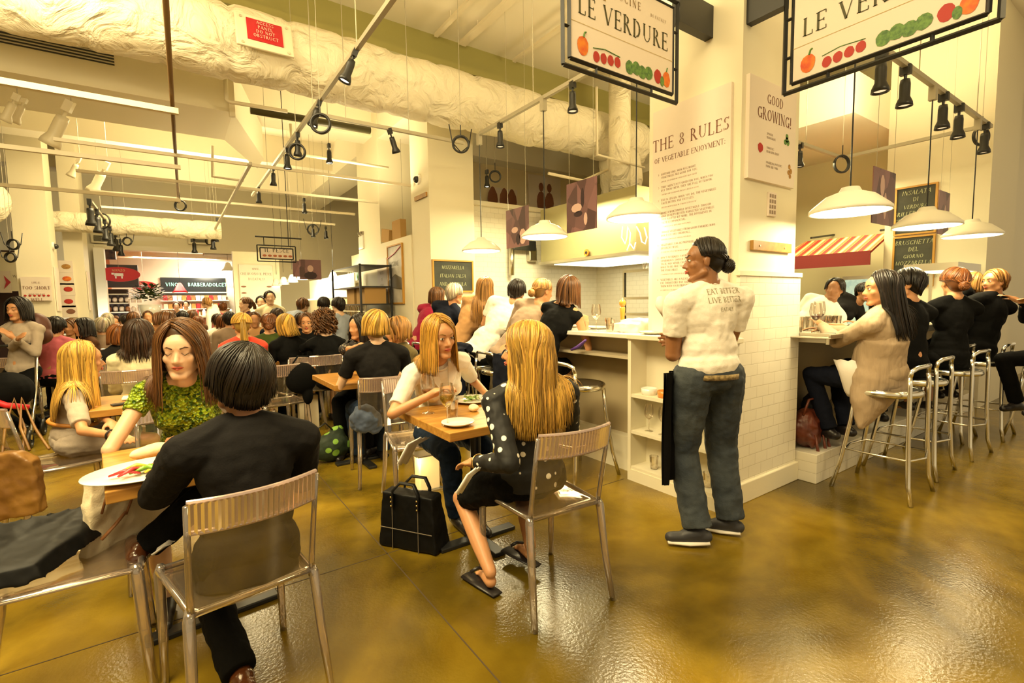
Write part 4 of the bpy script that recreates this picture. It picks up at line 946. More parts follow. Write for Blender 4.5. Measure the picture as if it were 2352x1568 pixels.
def person(label, head, hip, face, look=None, pitch=0, tilt=0, hair=('short', 'brown'), skin='fair', top=('tee', None), bottom=('trousers', None), stand=False, stool=False,
           hands=(None, None), feet=(None, None), fem=True, s=1.0, vox=.012, hs=1.0, seed=1, group=None, shoes=None, curl=(.5,.5), detail=False, wide=1.0, palm=(None, None), apron=None, baggy=1.0, footdir=None, name='person', pole=(None, None), knees=(None,None), legs=True, hairopt={}):
    """head: world head centre; hip: world pelvis centre; face: body heading in degrees (0 = +y, ccw)"""
    rg = random.Random(seed); H = vec(head); Pv = vec(hip); a = R(face); F = vec((-math.sin(a), math.cos(a), 0))
    base = (float(Pv[0]), float(Pv[1]), 0.0)
    t = empty(name, base, label, 'person', group, world=True)
    U = nrm(H-Pv); r, g, u = frame_(F, U); A = np.column_stack([r, g, u])
    lk = R(look if look is not None else face); hf = vec((-math.sin(lk)*math.cos(R(pitch)), math.cos(lk)*math.cos(R(pitch)), math.sin(R(pitch))))
    hu0 = nrm(vec((0,0,1))*.75+u*.25); hr, hg, hu = frame_(hf, hu0)
    if tilt: ct, st = math.cos(R(tilt)), math.sin(R(tilt)); hu, hr = hu*ct+hr*st, hr*ct-hu*st
    Nk = H-hu*.10*hs-hg*.025*hs; sh_w = (.165 if fem else .185)*s*wide
    D = np.linalg.norm(Nk-Pv); Sb = Nk-u*.075*s-g*.01; chest = Pv+(Sb-Pv)*.62; waist = Pv+(Sb-Pv)*.28
    Sh = [Sb-u*.042+r*sx*sh_w for sx in (-1, 1)]
    # arms
    El, Wr = [], []
    for k, sx in enumerate((-1, 1)):
        tg = hands[k]
        if tg is None:
            tg = (Pv+g*.30*s+u*.10+r*sx*.10) if not stand else (Sh[k]-vec((0,0,1))*.52*s+g*.04+r*sx*.06)
        pl = pole[k] if pole[k] is not None else (-u*1.0+r*sx*.55-g*.35)
        e, w = ik(Sh[k], vec(tg), .285*s, .245*s, pl); El.append(e); Wr.append(w)
    # legs
    hipj = [Pv+r*sx*.088*s*wide-vec((0,0,.02)) for sx in (-1, 1)]; Kn, An = [], []
    for k, sx in enumerate((-1, 1)):
        ft = feet[k]
        if ft is None:
            if stand: ft = (Pv[0]+r[0]*sx*.1, Pv[1]+r[1]*sx*.1, .085)
            elif stool: q = Pv+F*.30+r*sx*.1; ft = (q[0], q[1], Pv[2]-.45)
            else: q = Pv+F*.44*s+r*sx*.11; ft = (q[0], q[1], .085)
        kp = knees[k] if knees[k] is not None else (F+vec((0,0,.6))+r*sx*.15)
        kn, an = ik(hipj[k], vec(ft), .425*s, .42*s, kp); Kn.append(kn); An.append(an)
    ts, tc_ = top; bs_, bc = bottom
    sleeve = {'cap': .34, 'tank': 0, 'tee': .62, 'long': 1, 'elbow': .8, 'dress': .5, 'jacket': 1}.get(ts, .6)
    # --- body (skin)
    mb = MB(); head_mb(mb, H, hr, hg, hu, hs, fem)
    mb.cap(H-hu*.05*hs-hg*.02*hs, Nk-u*.03, .050*s*(.93 if fem else 1.08), .058*s, 12)
    mb.ell(chest+u*.06, (.135*s*wide,.088*s,.16*s), A, 14, 10); mb.cap(waist, Pv, .10*s, .12*s)
    mb.cap(Sh[0]+r*.03, Sh[1]-r*.03, .052*s, .052*s)
    for k, sx in enumerate((-1, 1)):
        mb.cap(Sb+u*.04+r*sx*.03, Sh[k], .045*s, .048*s, 10)
        ar = (.038, .030, .032, .021) if fem else (.046, .036, .038, .025)
        ar = [q*s*(1.12 if wide > 1.05 else 1) for q in ar]
        mb.cap(Sh[k], El[k], ar[0]*1.05, ar[1]); mb.cap(El[k], Wr[k], ar[2], ar[3])
        pn = palm[k] if palm[k] is not None else (vec((0,0,-1)) if not stand else -r*sx)
        hand_mb(mb, Wr[k], El[k], pn, s*(1.0 if not fem else .93), curl[k], sx)
        if bs_ in ('skirt', 'dress', 'shorts') and legs:
            mb.cap(hipj[k], Kn[k], .075*s, .052*s); mb.cap(Kn[k], An[k]*.6+Kn[k]*.4, .050*s, .043*s); mb.cap(An[k]*.6+Kn[k]*.4, An[k], .043*s, .030*s)
            fd = nrm(F+vec((0,0,-.12)) if knees[k] is None else F); mb.cap(An[k]-vec((0,0,.045)), An[k]-vec((0,0,.055))+fd*.13*s, .030*s, .024*s, 8)
            for q in range(5): b0 = An[k]-vec((0,0,.058))+fd*.14*s+r*(q-2)*.013*s; mb.cap(b0, b0+fd*(.022-.003*abs(q-1))*s, .0085*s, .0075*s, 6)
    body = mb.build('body', SK[skin], t, remesh=vox, sm=3)
    # --- top
    tm = tc_
    mb = MB(); inf = .010 if ts != 'jacket' else .018
    fb = .0 if not fem else .012
    mb.ell(chest+u*.055+g*.002, ((.145*wide*s)+inf,(.098*s)+inf,(.17*s)+inf), A, 16, 12)
    mb.ell(waist+u*.02, ((.122 if fem else .14)*s*wide+inf,(.092*s*(1.1 if wide > 1.05 else 1))+inf,.15*s), A, 16, 10)
    mb.ell(Pv+u*(.05 if stand and not fem else .02), (.152*s*wide+inf, .112*s*wide+inf, .11*s), A, 16, 10)
    mb.cap(Sh[0]+r*.02, Sh[1]-r*.02, .052*s+inf, .052*s+inf, 12)
    mb.cap(waist, chest, .095*s+inf, .10*s+inf)
    if fem:
        for sx in (-1, 1): mb.ell(chest+u*.045+r*sx*.068*s+g*.078*s, (.060*s,.055*s,.060*s), A, 10, 8)
    for k, sx in enumerate((-1, 1)):
        if ts == 'tank': mb.cap(Sb+u*.035+r*sx*.05, Sh[k]-r*sx*.02, .034*s+inf, .05*s, 10); continue
        mb.cap(Sb+u*.03+r*sx*.045, Sh[k], .038*s+inf, .054*s+inf, 10)
        aw = (.043 if fem else .052)*s*(1.12 if wide > 1.05 else 1)
        if sleeve < 1: e = Sh[k]+(El[k]-Sh[k])*sleeve; mb.cap(Sh[k], Sh[k]+(e-Sh[k])*.5, aw+inf, aw+inf*.8); mb.tube([Sh[k], e], [aw+inf, aw*.92+inf], 14)
        else:
            ew = El[k]*.08+Wr[k]*.92 if ts != 'elbow' else El[k]*.6+Wr[k]*.4
            mb.cap(Sh[k], El[k], aw+inf, aw*.84+inf*.8); mb.cap(El[k], El[k]+(ew-El[k])*.6, aw*.84+inf*.8, aw*.72+inf*.6); mb.tube([El[k], ew], [aw*.82+inf*.7, aw*.62+inf*.5], 14)
    if ts == 'jacket': mb.tube([waist, Pv-u*.10], [.14*s*wide, .165*s*wide], 18, flat=.74, ref=r)
    else: mb.tube([waist, Pv-u*(.045 if not (stand and not fem) else -.02)], [.125*s*wide+inf, .145*s*wide+inf], 18, flat=.74, ref=r)
    tn = {'cap': 'blouse', 'tank': 'sleeveless_top', 'tee': 'shirt', 'long': 'sweater', 'elbow': 'shirt', 'dress': 'dress_bodice', 'jacket': 'jacket'}[ts]
    tp = mb.build(tn, tm, t, remesh=vox, sm=4, wrinkle=(.014 if vox < .01 else .010) if ts != 'jacket' else .012, wscale=.06)
    # collar ring: neckline
    if vox < .009:
        nc = Nk-u*.045+g*.012
        MB().torus(nc, .064*s, .007, nrm(u*.8+g*.45 if fem else u+g*.2), 20, 6).build('collar', tm, t, smooth=True)
    # --- lower garment
    mb = MB()
    if bs_ == 'trousers':
        mb.ell(Pv-u*.01, (.155*s*wide,.118*s*wide,.115*s), A, 16, 10)
        for k in (0, 1):
            mid = Kn[k]*.45+An[k]*.55
            mb.cap(hipj[k], Kn[k], .090*s*wide*(1+(baggy-1)*.4), .066*s*baggy); mb.cap(Kn[k], mid, .064*s*baggy, .058*s*baggy); 
            if legs: mb.tube([Kn[k], mid, An[k]-nrm(An[k]-Kn[k])*.0], [.063*s*baggy, .060*s*baggy, .058*s*baggy], 14)
        lowname = 'trousers'
    elif bs_ in ('skirt', 'dress'):
        mb.ell(Pv-u*.01, (.165*s*wide,.122*s,.115*s), A, 16, 10)
        e = [hipj[k]+(Kn[k]-hipj[k])*.86 for k in (0, 1)]
        for k in (0, 1): mb.cap(hipj[k], hipj[k]+(e[k]-hipj[k])*.7, .098*s, .083*s); mb.tube([hipj[k], e[k]], [.098*s, .078*s], 14)
        m1, m2 = (hipj[0]+hipj[1])/2, (e[0]+e[1])/2; mb.tube([m1, m1*.3+m2*.7, m2], [.10*s, .088*s, .08*s], 14)
        for w_ in (.25, .75): mb.tube([m1, e[0]*w_+e[1]*(1-w_)], [.095*s, .078*s], 14)
        lowname = 'skirt'
    if bs_ != 'none': mb.build(lowname, bc, t, remesh=vox, sm=4, wrinkle=.02 if vox < .01 else .01, wscale=.07)
    # --- shoes
    if shoes is not None and legs:
        for k in (0, 1):
            kd = nrm(An[k]-Kn[k]); fd = nrm(F-kd*np.dot(F, kd)*.9) if not stand else F
            if shoes[0] == 'foot': fd = nrm(F)
            if footdir is not None: fd = vec((-math.sin(R(footdir[k])), math.cos(R(footdir[k])), 0))
            mb = MB(); a0 = An[k]+kd*.03; heel = An[k]+kd*.048-fd*.035; toe = An[k]+kd*.06+fd*.155*s
            mb.cap(heel, toe, .036*s, .030*s, 12); mb.cap(a0, An[k]+kd*.045+fd*.07, .042*s, .036*s, 12)
            so = mb.build('shoe', shoes[1], t, remesh=max(vox, .007), sm=3)
            if len(shoes) > 2: MB().tube([heel+kd*.028-fd*.01, (heel+toe)/2+kd*.030, toe+kd*.022+fd*.02], [.034*s, .038*s, .028*s], 12, flat=.35).build('sole', shoes[2], so, smooth=True, org=base)
    # --- face details
    if detail:
        HA = np.column_stack([hr, hg, hu]); P = lambda x, y, z: H+HA @ vec((x, y, z))*hs
        we = mat('eye_white', (.8,.76,.68), .2); ir = mat('iris_dark', (.05,.03,.015), .15); lp = mat('lip_rose', (.50,.10,.06), .4); bw = HC.get(hair[1])
        for sx in (-1, 1):
            if pitch > -20:
                ey = MB().ell(P(sx*.031,.0755,.004), (.0125*hs,.009*hs,.0075*hs), HA, 12, 8).build('eye', we, t, smooth=True)
                MB().ell(P(sx*.031+.002,.0835,.004), (.0058*hs,.003*hs,.006*hs), HA, 10, 6).build('iris', ir, ey, smooth=True, org=base)
            MB().tube([P(sx*.018,.083,.007), P(sx*.031,.0865,.0108 if pitch > -20 else -.003), P(sx*.045,.075,.006)], [.0012,.0021,.0012], 6).build('eyelash', ir, t, smooth=True)
            MB().tube([P(sx*.014,.089,.025), P(sx*.032,.082,.032), P(sx*.048,.070,.027)], [.0026,.003,.0015], 6, col=(.5,.5,.5)).build('eyebrow', bw, t, smooth=True)
        MB().tube([P(-.022,.083,-.057), P(-.008,.093,-.0525), P(0,.093,-.054), P(.008,.093,-.0525), P(.022,.083,-.057)], [.0015,.0042,.0038,.0042,.0015], 8).tube([P(-.018,.083,-.060), P(0,.091,-.063), P(.018,.083,-.060)], [.0015,.0055,.0015], 8).build('lips', lp, t, smooth=True)
    # --- hair
    st, hc = hair[0], HC[hair[1]]; HA = np.column_stack([hr, hg, hu]); P = lambda x, y, z: H+HA @ vec((x, y, z))*hs
    tone = (.38, 1.45); cap_ = MB(); v_ = hairopt.get('vol', 1.0)
    cap_.ell(P(0,-.030,.042), (.083*hs*v_,.092*hs*v_,.090*hs*v_), HA, 20, 14); cap_.ell(P(0,-.055,.0), (.072*hs*v_,.062*hs*v_,.078*hs*v_), HA, 16, 12); cap_.ell(P(0,.012,.088), (.060*hs,.046*hs,.034*hs), HA, 14, 8)
    n = hairopt.get('n', 110 if vox > .009 else (230 if vox > .0065 else 900)); wd = hairopt.get('w', .0105 if vox > .009 else (.0075 if vox > .0065 else .0040))
    bodysph = [(Nk-u*.03, .075*s), (Sb-u*.02, .10*s), (Sh[0], .085*s), (Sh[1], .085*s), ((Sh[0]+Sb)/2, .09*s), ((Sh[1]+Sb)/2, .09*s), (chest+u*.05, .120*s), (H, .088*hs)]
    kw = dict(part=.02, blow=hairopt.get('blow', (0,0,0)), wave=hairopt.get('wave', 0), vol=v_, face=hairopt.get('face', .75), tone=tone)
    if st in ('long', 'bob'):
        L = hairopt.get('L', .34 if st == 'long' else .13)
        hb = strands(H, hr, hg, hu, st, hs, rg, bodysph, n=n, L=L, width=wd, **kw)
        if st == 'long': 
            for q in (1, 2): cap_.ell(P(0,-.06-.01*q,-.05*q), (.062*hs,.04*hs,.06*hs), HA, 12, 8)
    elif st == 'short':
        hb = strands(H, hr, hg, hu, st, hs, rg, bodysph, n=int(n*.75), L=.02, width=wd, **kw)
    elif st in ('pony', 'bun'):
        G = P(0, -.118, .045 if st == 'pony' else -.005); hb = strands(H, hr, hg, hu, st, hs, rg, [], n=int(n*.7), L=.1, width=wd, gather=G, **{k_: v2 for k_, v2 in kw.items()})
        if st == 'bun':
            hb.ell(P(0,-.135,-.03), (.042*hs,.036*hs,.040*hs), HA, 14, 10, )
            for q in range(14): 
                a0 = q*.45; hb.tube([P(.038*math.cos(a0+i*.5)*math.sin(.5+i*.35), -.135-.034*math.cos(.5+i*.35), -.03+.038*math.sin(a0+i*.5)*math.sin(.5+i*.35)) for i in range(7)], .006, 5, col=(rg.uniform(.5,1.3),)*3)
        else:
            L = hairopt.get('L', .26)
            for q in range(int(n*.45)):
                o3 = vec((rg.uniform(-1,1), rg.uniform(-1,1), rg.uniform(-1,1)))*.018; p = G+o3; pts = [p]; d = nrm(-hg*1.0+vec((0,0,-.3)))
                for i in range(int(L/.03)):
                    d = nrm(d*.65+vec((0,0,-1))*.5+o3*2); p = p+d*.03
                    for (c, rr) in bodysph[:7]:
                        w_ = p-c; l = np.linalg.norm(w_)
                        if l < rr+.01: p = c+w_/l*(rr+.01)
                    pts.append(p)
                sh = rg.uniform(*tone); hb.tube(pts, [wd*(1 if i < len(pts)*.6 else .5) for i in range(len(pts))], 5, col=(sh, sh, sh*.9), flat=.7)
    elif st == 'curly':
        hb = MB(); 
        for q in range(n):
            az = rg.uniform(.8, 2*math.pi-.8); el = rg.uniform(-.75, 1.4); rr = rg.uniform(.95, 1.25)
            c = P(.1*rr*math.sin(az)*math.cos(el), -.02+.105*rr*math.cos(az)*math.cos(el), .03+.10*rr*math.sin(el)); sh = rg.uniform(*tone); ph = rg.uniform(0,6)
            hb.tube([c+vec((.018*math.cos(ph+i*1.1), .018*math.sin(ph+i*1.1), .05-i*.016)) for i in range(8)], .0075, 5, col=(sh, sh, sh))
        cap_.ell(P(0,-.03,-.02), (.09*hs,.085*hs,.09*hs), HA, 14, 10)
    base_ = cap_
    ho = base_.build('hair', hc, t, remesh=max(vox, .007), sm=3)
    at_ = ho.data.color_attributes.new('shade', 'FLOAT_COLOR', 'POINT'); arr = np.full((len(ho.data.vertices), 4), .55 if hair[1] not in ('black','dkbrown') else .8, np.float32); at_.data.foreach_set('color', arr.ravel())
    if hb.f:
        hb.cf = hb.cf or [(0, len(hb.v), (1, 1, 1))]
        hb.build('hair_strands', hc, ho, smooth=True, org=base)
    if apron:
        mb = MB()
        if stand: mb.tube([Pv+u*.02, vec((Pv[0], Pv[1], Pv[2]))-vec((0,0,.42))], [.165*s, .175*s], 20, flat=.75, ref=r)
        mb.build('apron', apron, t, smooth=True)
    return t, dict(H=H, P=P, r=r, g=g, u=u, Wr=Wr, El=El, An=An, Kn=Kn, Sh=Sh, Sb=Sb, chest=chest, Pv=Pv, base=base, HA=HA, waist=waist)
# ------------------------------------------------------------------ cloth
K = {}
for n_, c in dict(black=(.003,.003,.003), charcoal=(.011,.010,.010), white=(.86,.80,.70), cream=(.80,.70,.45), grey=(.42,.34,.26), heather=(.46,.38,.30), coral=(.70,.06,.03), pink=(.55,.12,.16), green=(.05,.07,.015), navy=(.008,.010,.02),
                  jeans=(.012,.022,.045), olive=(.12,.09,.03), tan=(.55,.30,.12), wine=(.28,.005,.035), taupe=(.30,.21,.14), blue=(.30,.34,.42), cardigan=(.50,.32,.18), brown=(.08,.035,.015), plum=(.06,.02,.04), dkbrown=(.03,.018,.01)).items():
    K[n_] = cloth('cloth_'+n_, c, sheen=0 if max(c) < .1 else .1); K[n_].node_tree.nodes['Principled BSDF'].inputs['Specular IOR Level'].default_value = .12 if max(c) < .1 else .3
K['cardigan'] = mat('cardigan_knit', (.46,.34,.22), .9, bump=1.0, bscale=1, mapscale=(30,30,2.5), var=0)
m, nt, b = nodemat('green_sequin'); tc = nt.nodes.new('ShaderNodeTexCoord'); v = nt.nodes.new('ShaderNodeTexVoronoi'); v.inputs['Scale'].default_value = 75
nt.links.new(tc.outputs['Object'], v.inputs['Vector']); r = nt.nodes.new('ShaderNodeValToRGB'); e = r.color_ramp.elements; e[0].color = (.03,.09,.003,1); e[1].color = (.42,.55,.02,1); e[0].position = .2; e[1].position = .8
nt.links.new(v.outputs['Color'], r.inputs[0]); nt.links.new(r.outputs[0], b.inputs['Base Color']); bp = nt.nodes.new('ShaderNodeBump'); bp.inputs['Strength'].default_value = 1; bp.inputs['Distance'].default_value = .02
nt.links.new(v.outputs['Distance'], bp.inputs['Height']); nt.links.new(bp.outputs[0], b.inputs['Normal']); b.inputs['Roughness'].default_value = .35; K['sequin'] = m
def dots(name, base, dot, scale, thr, rnd=.9, rough=.7):
    m, nt, b = nodemat(name); tc = nt.nodes.new('ShaderNodeTexCoord'); v = nt.nodes.new('ShaderNodeTexVoronoi'); v.inputs['Scale'].default_value = scale; v.inputs['Randomness'].default_value = rnd
    nt.links.new(tc.outputs['Object'], v.inputs['Vector']); r = nt.nodes.new('ShaderNodeValToRGB'); e = r.color_ramp.elements; e[0].color = (*dot, 1); e[1].color = (*base, 1); e[0].position = thr; e[1].position = thr+.03
    nt.links.new(v.outputs['Distance'], r.inputs[0]); nt.links.new(r.outputs[0], b.inputs['Base Color']); b.inputs['Roughness'].default_value = rough; return m
K['polka'] = dots('polka_dot_cloth', (.003,.003,.003), (.9,.86,.75), 19, .24, .6)
K['floral'] = dots('small_floral_cloth', (.02,.015,.015), (.5,.4,.25), 40, .25)
K['denimw'] = mat('washed_jeans', (.014,.022,.034), .85, bump=.2, bscale=140, color2=(.05,.06,.065), vscale=4)
SH_B = mat('black_shoe', (.015,.012,.012), .35); SH_BR = mat('brown_leather_shoe', (.13,.04,.012), .22, coat=.6, var=.5, vscale=14); SOLE = mat('white_sole', (.8,.75,.65), .5)
# ------------------------------------------------------------------ front tables
pC, iC = person('person in a black jacket seen from behind in the front clear chair', at(552, 880, 1.78), (.17, 1.90, .53), 4, look=15, pitch=-14, hair=('short', 'black'), skin='brown', top=('jacket', K['charcoal']), bottom=('trousers', K['black']), fem=False, wide=1.0,
   hands=((-.04, 2.36, .80), (.38, 2.34, .80)), pole=((-.5, -.3, -1), (.15, -.4, -1)), feet=((.12, 1.90, .09), (-.13, 2.30, .47)), knees=(None, (0.6, .5, .9)), vox=.006, hs=1.06, seed=3, shoes=('foot', SH_BR), hairopt=dict(vol=1.10, face=.9), s=1.0)
pB, iB = person('brown haired woman in a green sequined top looking down', at(417, 806, 2.30), (.04, 3.06, .56), 176, look=166, pitch=-28, hair=('long', 'brown'), skin='fair', top=('cap', K['sequin']), bottom=('skirt', K['black']), 
   hands=(at(300, 950, 2.42), (.30, 2.55, .80)) and ((.36, 2.60, .80), at(303, 955, 2.35)), pole=(None, (-.35, -.9, -.5)), vox=.006, hs=1.07, seed=4, detail=True, curl=(.4, .7), hairopt=dict(L=.30, vol=1.10, face=.70, wave=.03), shoes=('foot', SH_B))
pA, iA = person('blonde woman in a grey sweater dress seated in profile at left', at(193, 828, 3.16), (-.58, 4.20, .555), -84, look=-72, pitch=-6, hair=('long', 'blonde'), skin='tan', top=('elbow', K['heather']), bottom=('dress', K['heather']),
   hands=(at(268, 985, 3.0), at(262, 1000, 2.85)), vox=.006, seed=5, detail=True, hairopt=dict(L=.42, face=.95), s=.95, shoes=('foot', SH_B))
pD, iD = person('blonde woman in a white open collar shirt facing the camera', at(1010, 774, 2.88), (1.42, 2.93, .56), 176, look=184, pitch=3, hair=('long', 'gold'), skin='tan', top=('elbow', K['white']), bottom=('trousers', K['jeans']),
   hands=((1.62, 2.62, .79), at(992, 905, 2.72)), pole=(None, (-.8, .1, -.6)), feet=((1.46, 2.52, .09), (1.36, 2.60, .09)), vox=.006, hs=1.04, seed=6, detail=True, curl=(.4, .9), hairopt=dict(L=.26, face=.62), shoes=('foot', SH_B))
pE, iE = person('long haired blonde woman in a black dress with white dots', at(1205, 806, 2.26), (1.36, 1.84, .56), -14, look=48, pitch=0, hair=('long', 'blonde'), skin='tan', top=('long', K['polka']), bottom=('skirt', K['black']), wide=1.12,
   hands=(at(1092, 1062, 2.25), (1.66, 2.12, .80)), pole=((-.2, -.3, -1), (.5, -.3, -1)), feet=((1.17, 1.90, .10), (1.43, 1.93, .14)), vox=.006, seed=7, detail=True, hairopt=dict(L=.42, face=.72, vol=1.10, n=1300, wave=.06), shoes=None)
# white neckline lapels of the shirt
for sx in (-1, 1):
    S0 = iD['Sb']+iD['u']*.04+iD['g']*.05; q = [S0+iD['r']*sx*.045, S0+iD['r']*sx*.10-iD['u']*.03+iD['g']*.03, S0+iD['r']*sx*.05-iD['u']*.12+iD['g']*.075, S0+iD['r']*sx*.012-iD['u']*.17+iD['g']*.085]
    MB().add([p for p in q]+[p+iD['g']*.012 for p in q], [(0,1,2,3),(7,6,5,4),(0,4,5,1),(1,5,6,2),(2,6,7,3),(3,7,4,0)]).build('lapel', K['white'], pD)
# flip flops of the dotted dress woman, tan belt and black bow
for k, an in enumerate(iE['An']):
    q = nrm(vec((-math.sin(R(8)), math.cos(R(8)), 0))); a = an-vec((0,0,.088))-q*.05; b_ = a+q*.24
    MB().tube([a, a*.5+b_*.5, b_], [.030, .036, .038], 14, flat=.25).build('flip_flop', SH_B, pE, smooth=True)
    MB().tube([an-vec((0,0,.03))+q*.10+iE['r']*.035, an-vec((0,0,.018))+q*.10, an-vec((0,0,.03))+q*.10-iE['r']*.035], .008, 6).build('sandal_strap', SH_B, pE, smooth=True)
w_ = iA['waist']; MB().torus(w_+iA['u']*.01, .122, .013, iA['u'], 28, 6).build('belt', mat('tan_belt', (.5,.2,.03), .5), pA, smooth=True)
# watch and bracelet
MB().torus(iA['Wr'][1]*.9+iA['El'][1]*.1, .030, .006, iA['Wr'][1]-iA['El'][1], 16, 6).build('bracelet', SH_B, pA, smooth=True)
MB().torus(iE['Wr'][0]*.9+iE['El'][0]*.1, .036, .005, iE['Wr'][0]-iE['El'][0], 16, 6).build('bracelet', mat('gold_metal', (.6,.4,.15), .25, metal=1), pE, smooth=True)
# ------------------------------------------------------------------ standing waiter at the pillar
pM, iM = person('man with black hair bun in a white tee and dark jeans standing at the pillar', at(1614, 600, 2.72), (2.46, 1.61, .965), -22, look=48, pitch=-6, hair=('bun', 'black'), skin='brown', top=('tee', K['white']), bottom=('trousers', K['denimw']),
   stand=True, fem=False, wide=1.08, baggy=1.35, footdir=(48, 30), hands=(at(1550, 735, 2.9), (2.60, 1.87, 1.12)), pole=((-.6, -.4, -.8), (.35, -.7, -1)), feet=((2.36, 1.60, .10), (2.62, 1.56, .10)), vox=.006, seed=8, detail=True, shoes=('foot', mat('sneaker_black', (.03,.03,.035), .5), SOLE), s=1.03, curl=(.9, .5), hairopt=dict(face=1.1, n=600))
from mathutils.bvhtree import BVHTree
def on_cloth(t, part, mb, d, name, m_, off=.0015):
    o = [c for c in t.children if c.name.split('.')[0] == part][0]; org = Vector(t['_org'])
    bv = BVHTree.FromPolygons([v.co for v in o.data.vertices], [tuple(p.vertices) for p in o.data.polygons]); d = Vector(d)
    out = []
    for v in mb.v:
        h = bv.ray_cast(Vector(v)-org-d*.5, d)
        out.append(tuple((h[0]+org-d*off) if h[0] is not None else Vector(v)))
    mb.v = out; return mb.build(name, m_, t)
ux = iM['r']; uz = iM['u']; o = iM['chest']+iM['u']*.16+iM['r']*.05
mb = MB()
for k, (s_, h) in enumerate((('EAT BETTER', .030), ('LIVE BETTER', .030), ('EATALY', .020))):
    text_mb(mb, s_, o-uz*(.048*k), ux, uz, h, .08, 'c', th=0, bold=1.2)
on_cloth(pM, 'shirt', mb, iM['g'], 'printed_words', mat('shirt_print', (.30,.26,.16), .7))
ap = MB(); c0 = iM['Pv']-iM['r']*.12+iM['g']*.13
vs = []; 
for i in range(9):
    for j in range(9):
        z = .98-.62*i/8; x = -.13+.26*j/8; vs.append((2.36+x*.75-.10, 1.72+x*.30+.016*math.sin(j*1.7+i*.3), z))
fs = [(i*9+j, i*9+j+1, (i+1)*9+j+1, (i+1)*9+j) for i in range(8) for j in range(8)]
n0 = len(vs); vs += [(a+.006, b_-.01, c) for a, b_, c in vs]; fs += [tuple(q+n0 for q in f[::-1]) for f in fs]
ap.add(vs, fs).build('apron', K['black'], pM, smooth=True)
wb = MB().tube([iM['Pv']+vec((0,0,-.022)), iM['Pv']+vec((0,0,.006))], [.182, .180], 28, flat=.76, ref=iM['r']); wb.build('waistband', cloth('striped_band', (.35,.25,.10), c2=(.12,.08,.03), vscale=60), pM, smooth=True)
MB().tube([iM['Wr'][0]+vec((-.02,.05,.02)), iM['Wr'][0]+vec((-.05,.07,.09)), iM['Wr'][0]+vec((-.02,.09,.13))], [.016,.03,.022], 8).build('folded_cloth', K['white'], pM, smooth=True)
# ------------------------------------------------------------------ right bar
ctr = 'people at the right counter'
pG, iG = person('woman in a tan cardigan with long black hair on the nearest right stool', at(2022, 664, 3.38), (4.12, 1.33, .83), -12, look=40, hair=('long', 'black'), skin='tan', top=('jacket', K['cardigan']), bottom=('trousers', K['navy']), stool=True,
   hands=(atz(1885, 745, 1.17), (4.2, 1.75, 1.13)), vox=.008, seed=9, detail=True, hairopt=dict(L=.40, face=.9, blow=(.35,-.25,0)), shoes=('foot', SH_B), wide=1.12)
# long draped cardigan hem
mb = MB(); P0 = iG['Pv']; mb.tube([iG['Sb']-iG['u']*.10, iG['chest'], P0+vec((-.01,.02,.14)), P0+vec((-.02,.03,-.06)), P0+vec((-.10,.05,-.22)), P0+vec((-.17,.06,-.38))], [.12,.175,.185,.20,.13,.02], 20, flat=.78, ref=iG['r']); mb.build('cardigan_drape', K['cardigan'], pG, remesh=.009, sm=5, wrinkle=.018, wscale=.07)
person('dark haired person in black leaning on the right counter behind the cardigan woman', at(2080, 655, 3.95), (4.80, 1.38, .83), -22, look=30, hair=('short', 'black'), skin='tan', top=('long', K['black']), bottom=('trousers', K['black']), stool=True, fem=False, hands=((4.55,1.75,1.13),(4.95,1.75,1.13)), vox=.010, seed=10, hairopt=dict(vol=1.1), shoes=('foot', SH_B))
person('woman in black with auburn pinned up hair at the right counter', at(2190, 650, 4.30), (5.60, 1.33, .83), -38, look=-45, hair=('bun', 'auburn'), skin='tan', top=('long', K['black']), bottom=('skirt', K['black']), stool=True, hands=((5.4,1.75,1.13),(5.8,1.75,1.13)), vox=.009, seed=11, hairopt=dict(vol=1.06), shoes=('foot', SH_B), wide=1.05)
person('brown haired woman beyond the pinned up hair woman at the right counter', at(2232, 655, 5.1), (6.25, 1.55, .83), 0, look=-70, hair=('bob', 'light'), skin='tan', top=('long', K['black']), bottom=('trousers', K['black']), stool=True, vox=.012, seed=12, hands=((6.1,1.8,1.13),(6.4,1.8,1.13)))
person('man in black with short brown hair turned left near the right edge', at(2283, 648, 4.85), (6.55, 1.33, .83), -25, look=58, hair=('short', 'light'), skin='tan', top=('jacket', K['black']), bottom=('trousers', K['black']), stool=True, fem=False, vox=.010, seed=13, detail=True, hands=((6.2,1.7,1.13),(6.6,1.8,1.13)), shoes=('foot', SH_B))
pP, iP = person('person in black cut by the right edge holding up a dark phone', at(2392, 655, 4.5), (6.62, .78, .83), 60, look=60, hair=('short', 'brown'), skin='tan', top=('long', K['black']), bottom=('trousers', K['black']), stool=True, vox=.010, seed=14, hands=(at(2338, 690, 4.35), at(2350, 700, 4.35)), shoes=('foot', SH_B))
person('cook in white with a black cap behind the right counter', at(1916, 665, 5.4), (5.75, 2.72, .98), 100, look=100, hair=('short', 'black'), skin='brown', top=('tee', K['white']), bottom=('trousers', K['black']), stand=True, fem=False, vox=.012, seed=15)
person('person in dark seen small beyond the cook near the display fridge', at(1985, 672, 6.3), (6.9, 3.0, .95), 140, look=150, hair=('short', 'black'), skin='brown', top=('tee', K['charcoal']), bottom=('trousers', K['black']), stand=True, vox=.014, seed=16)
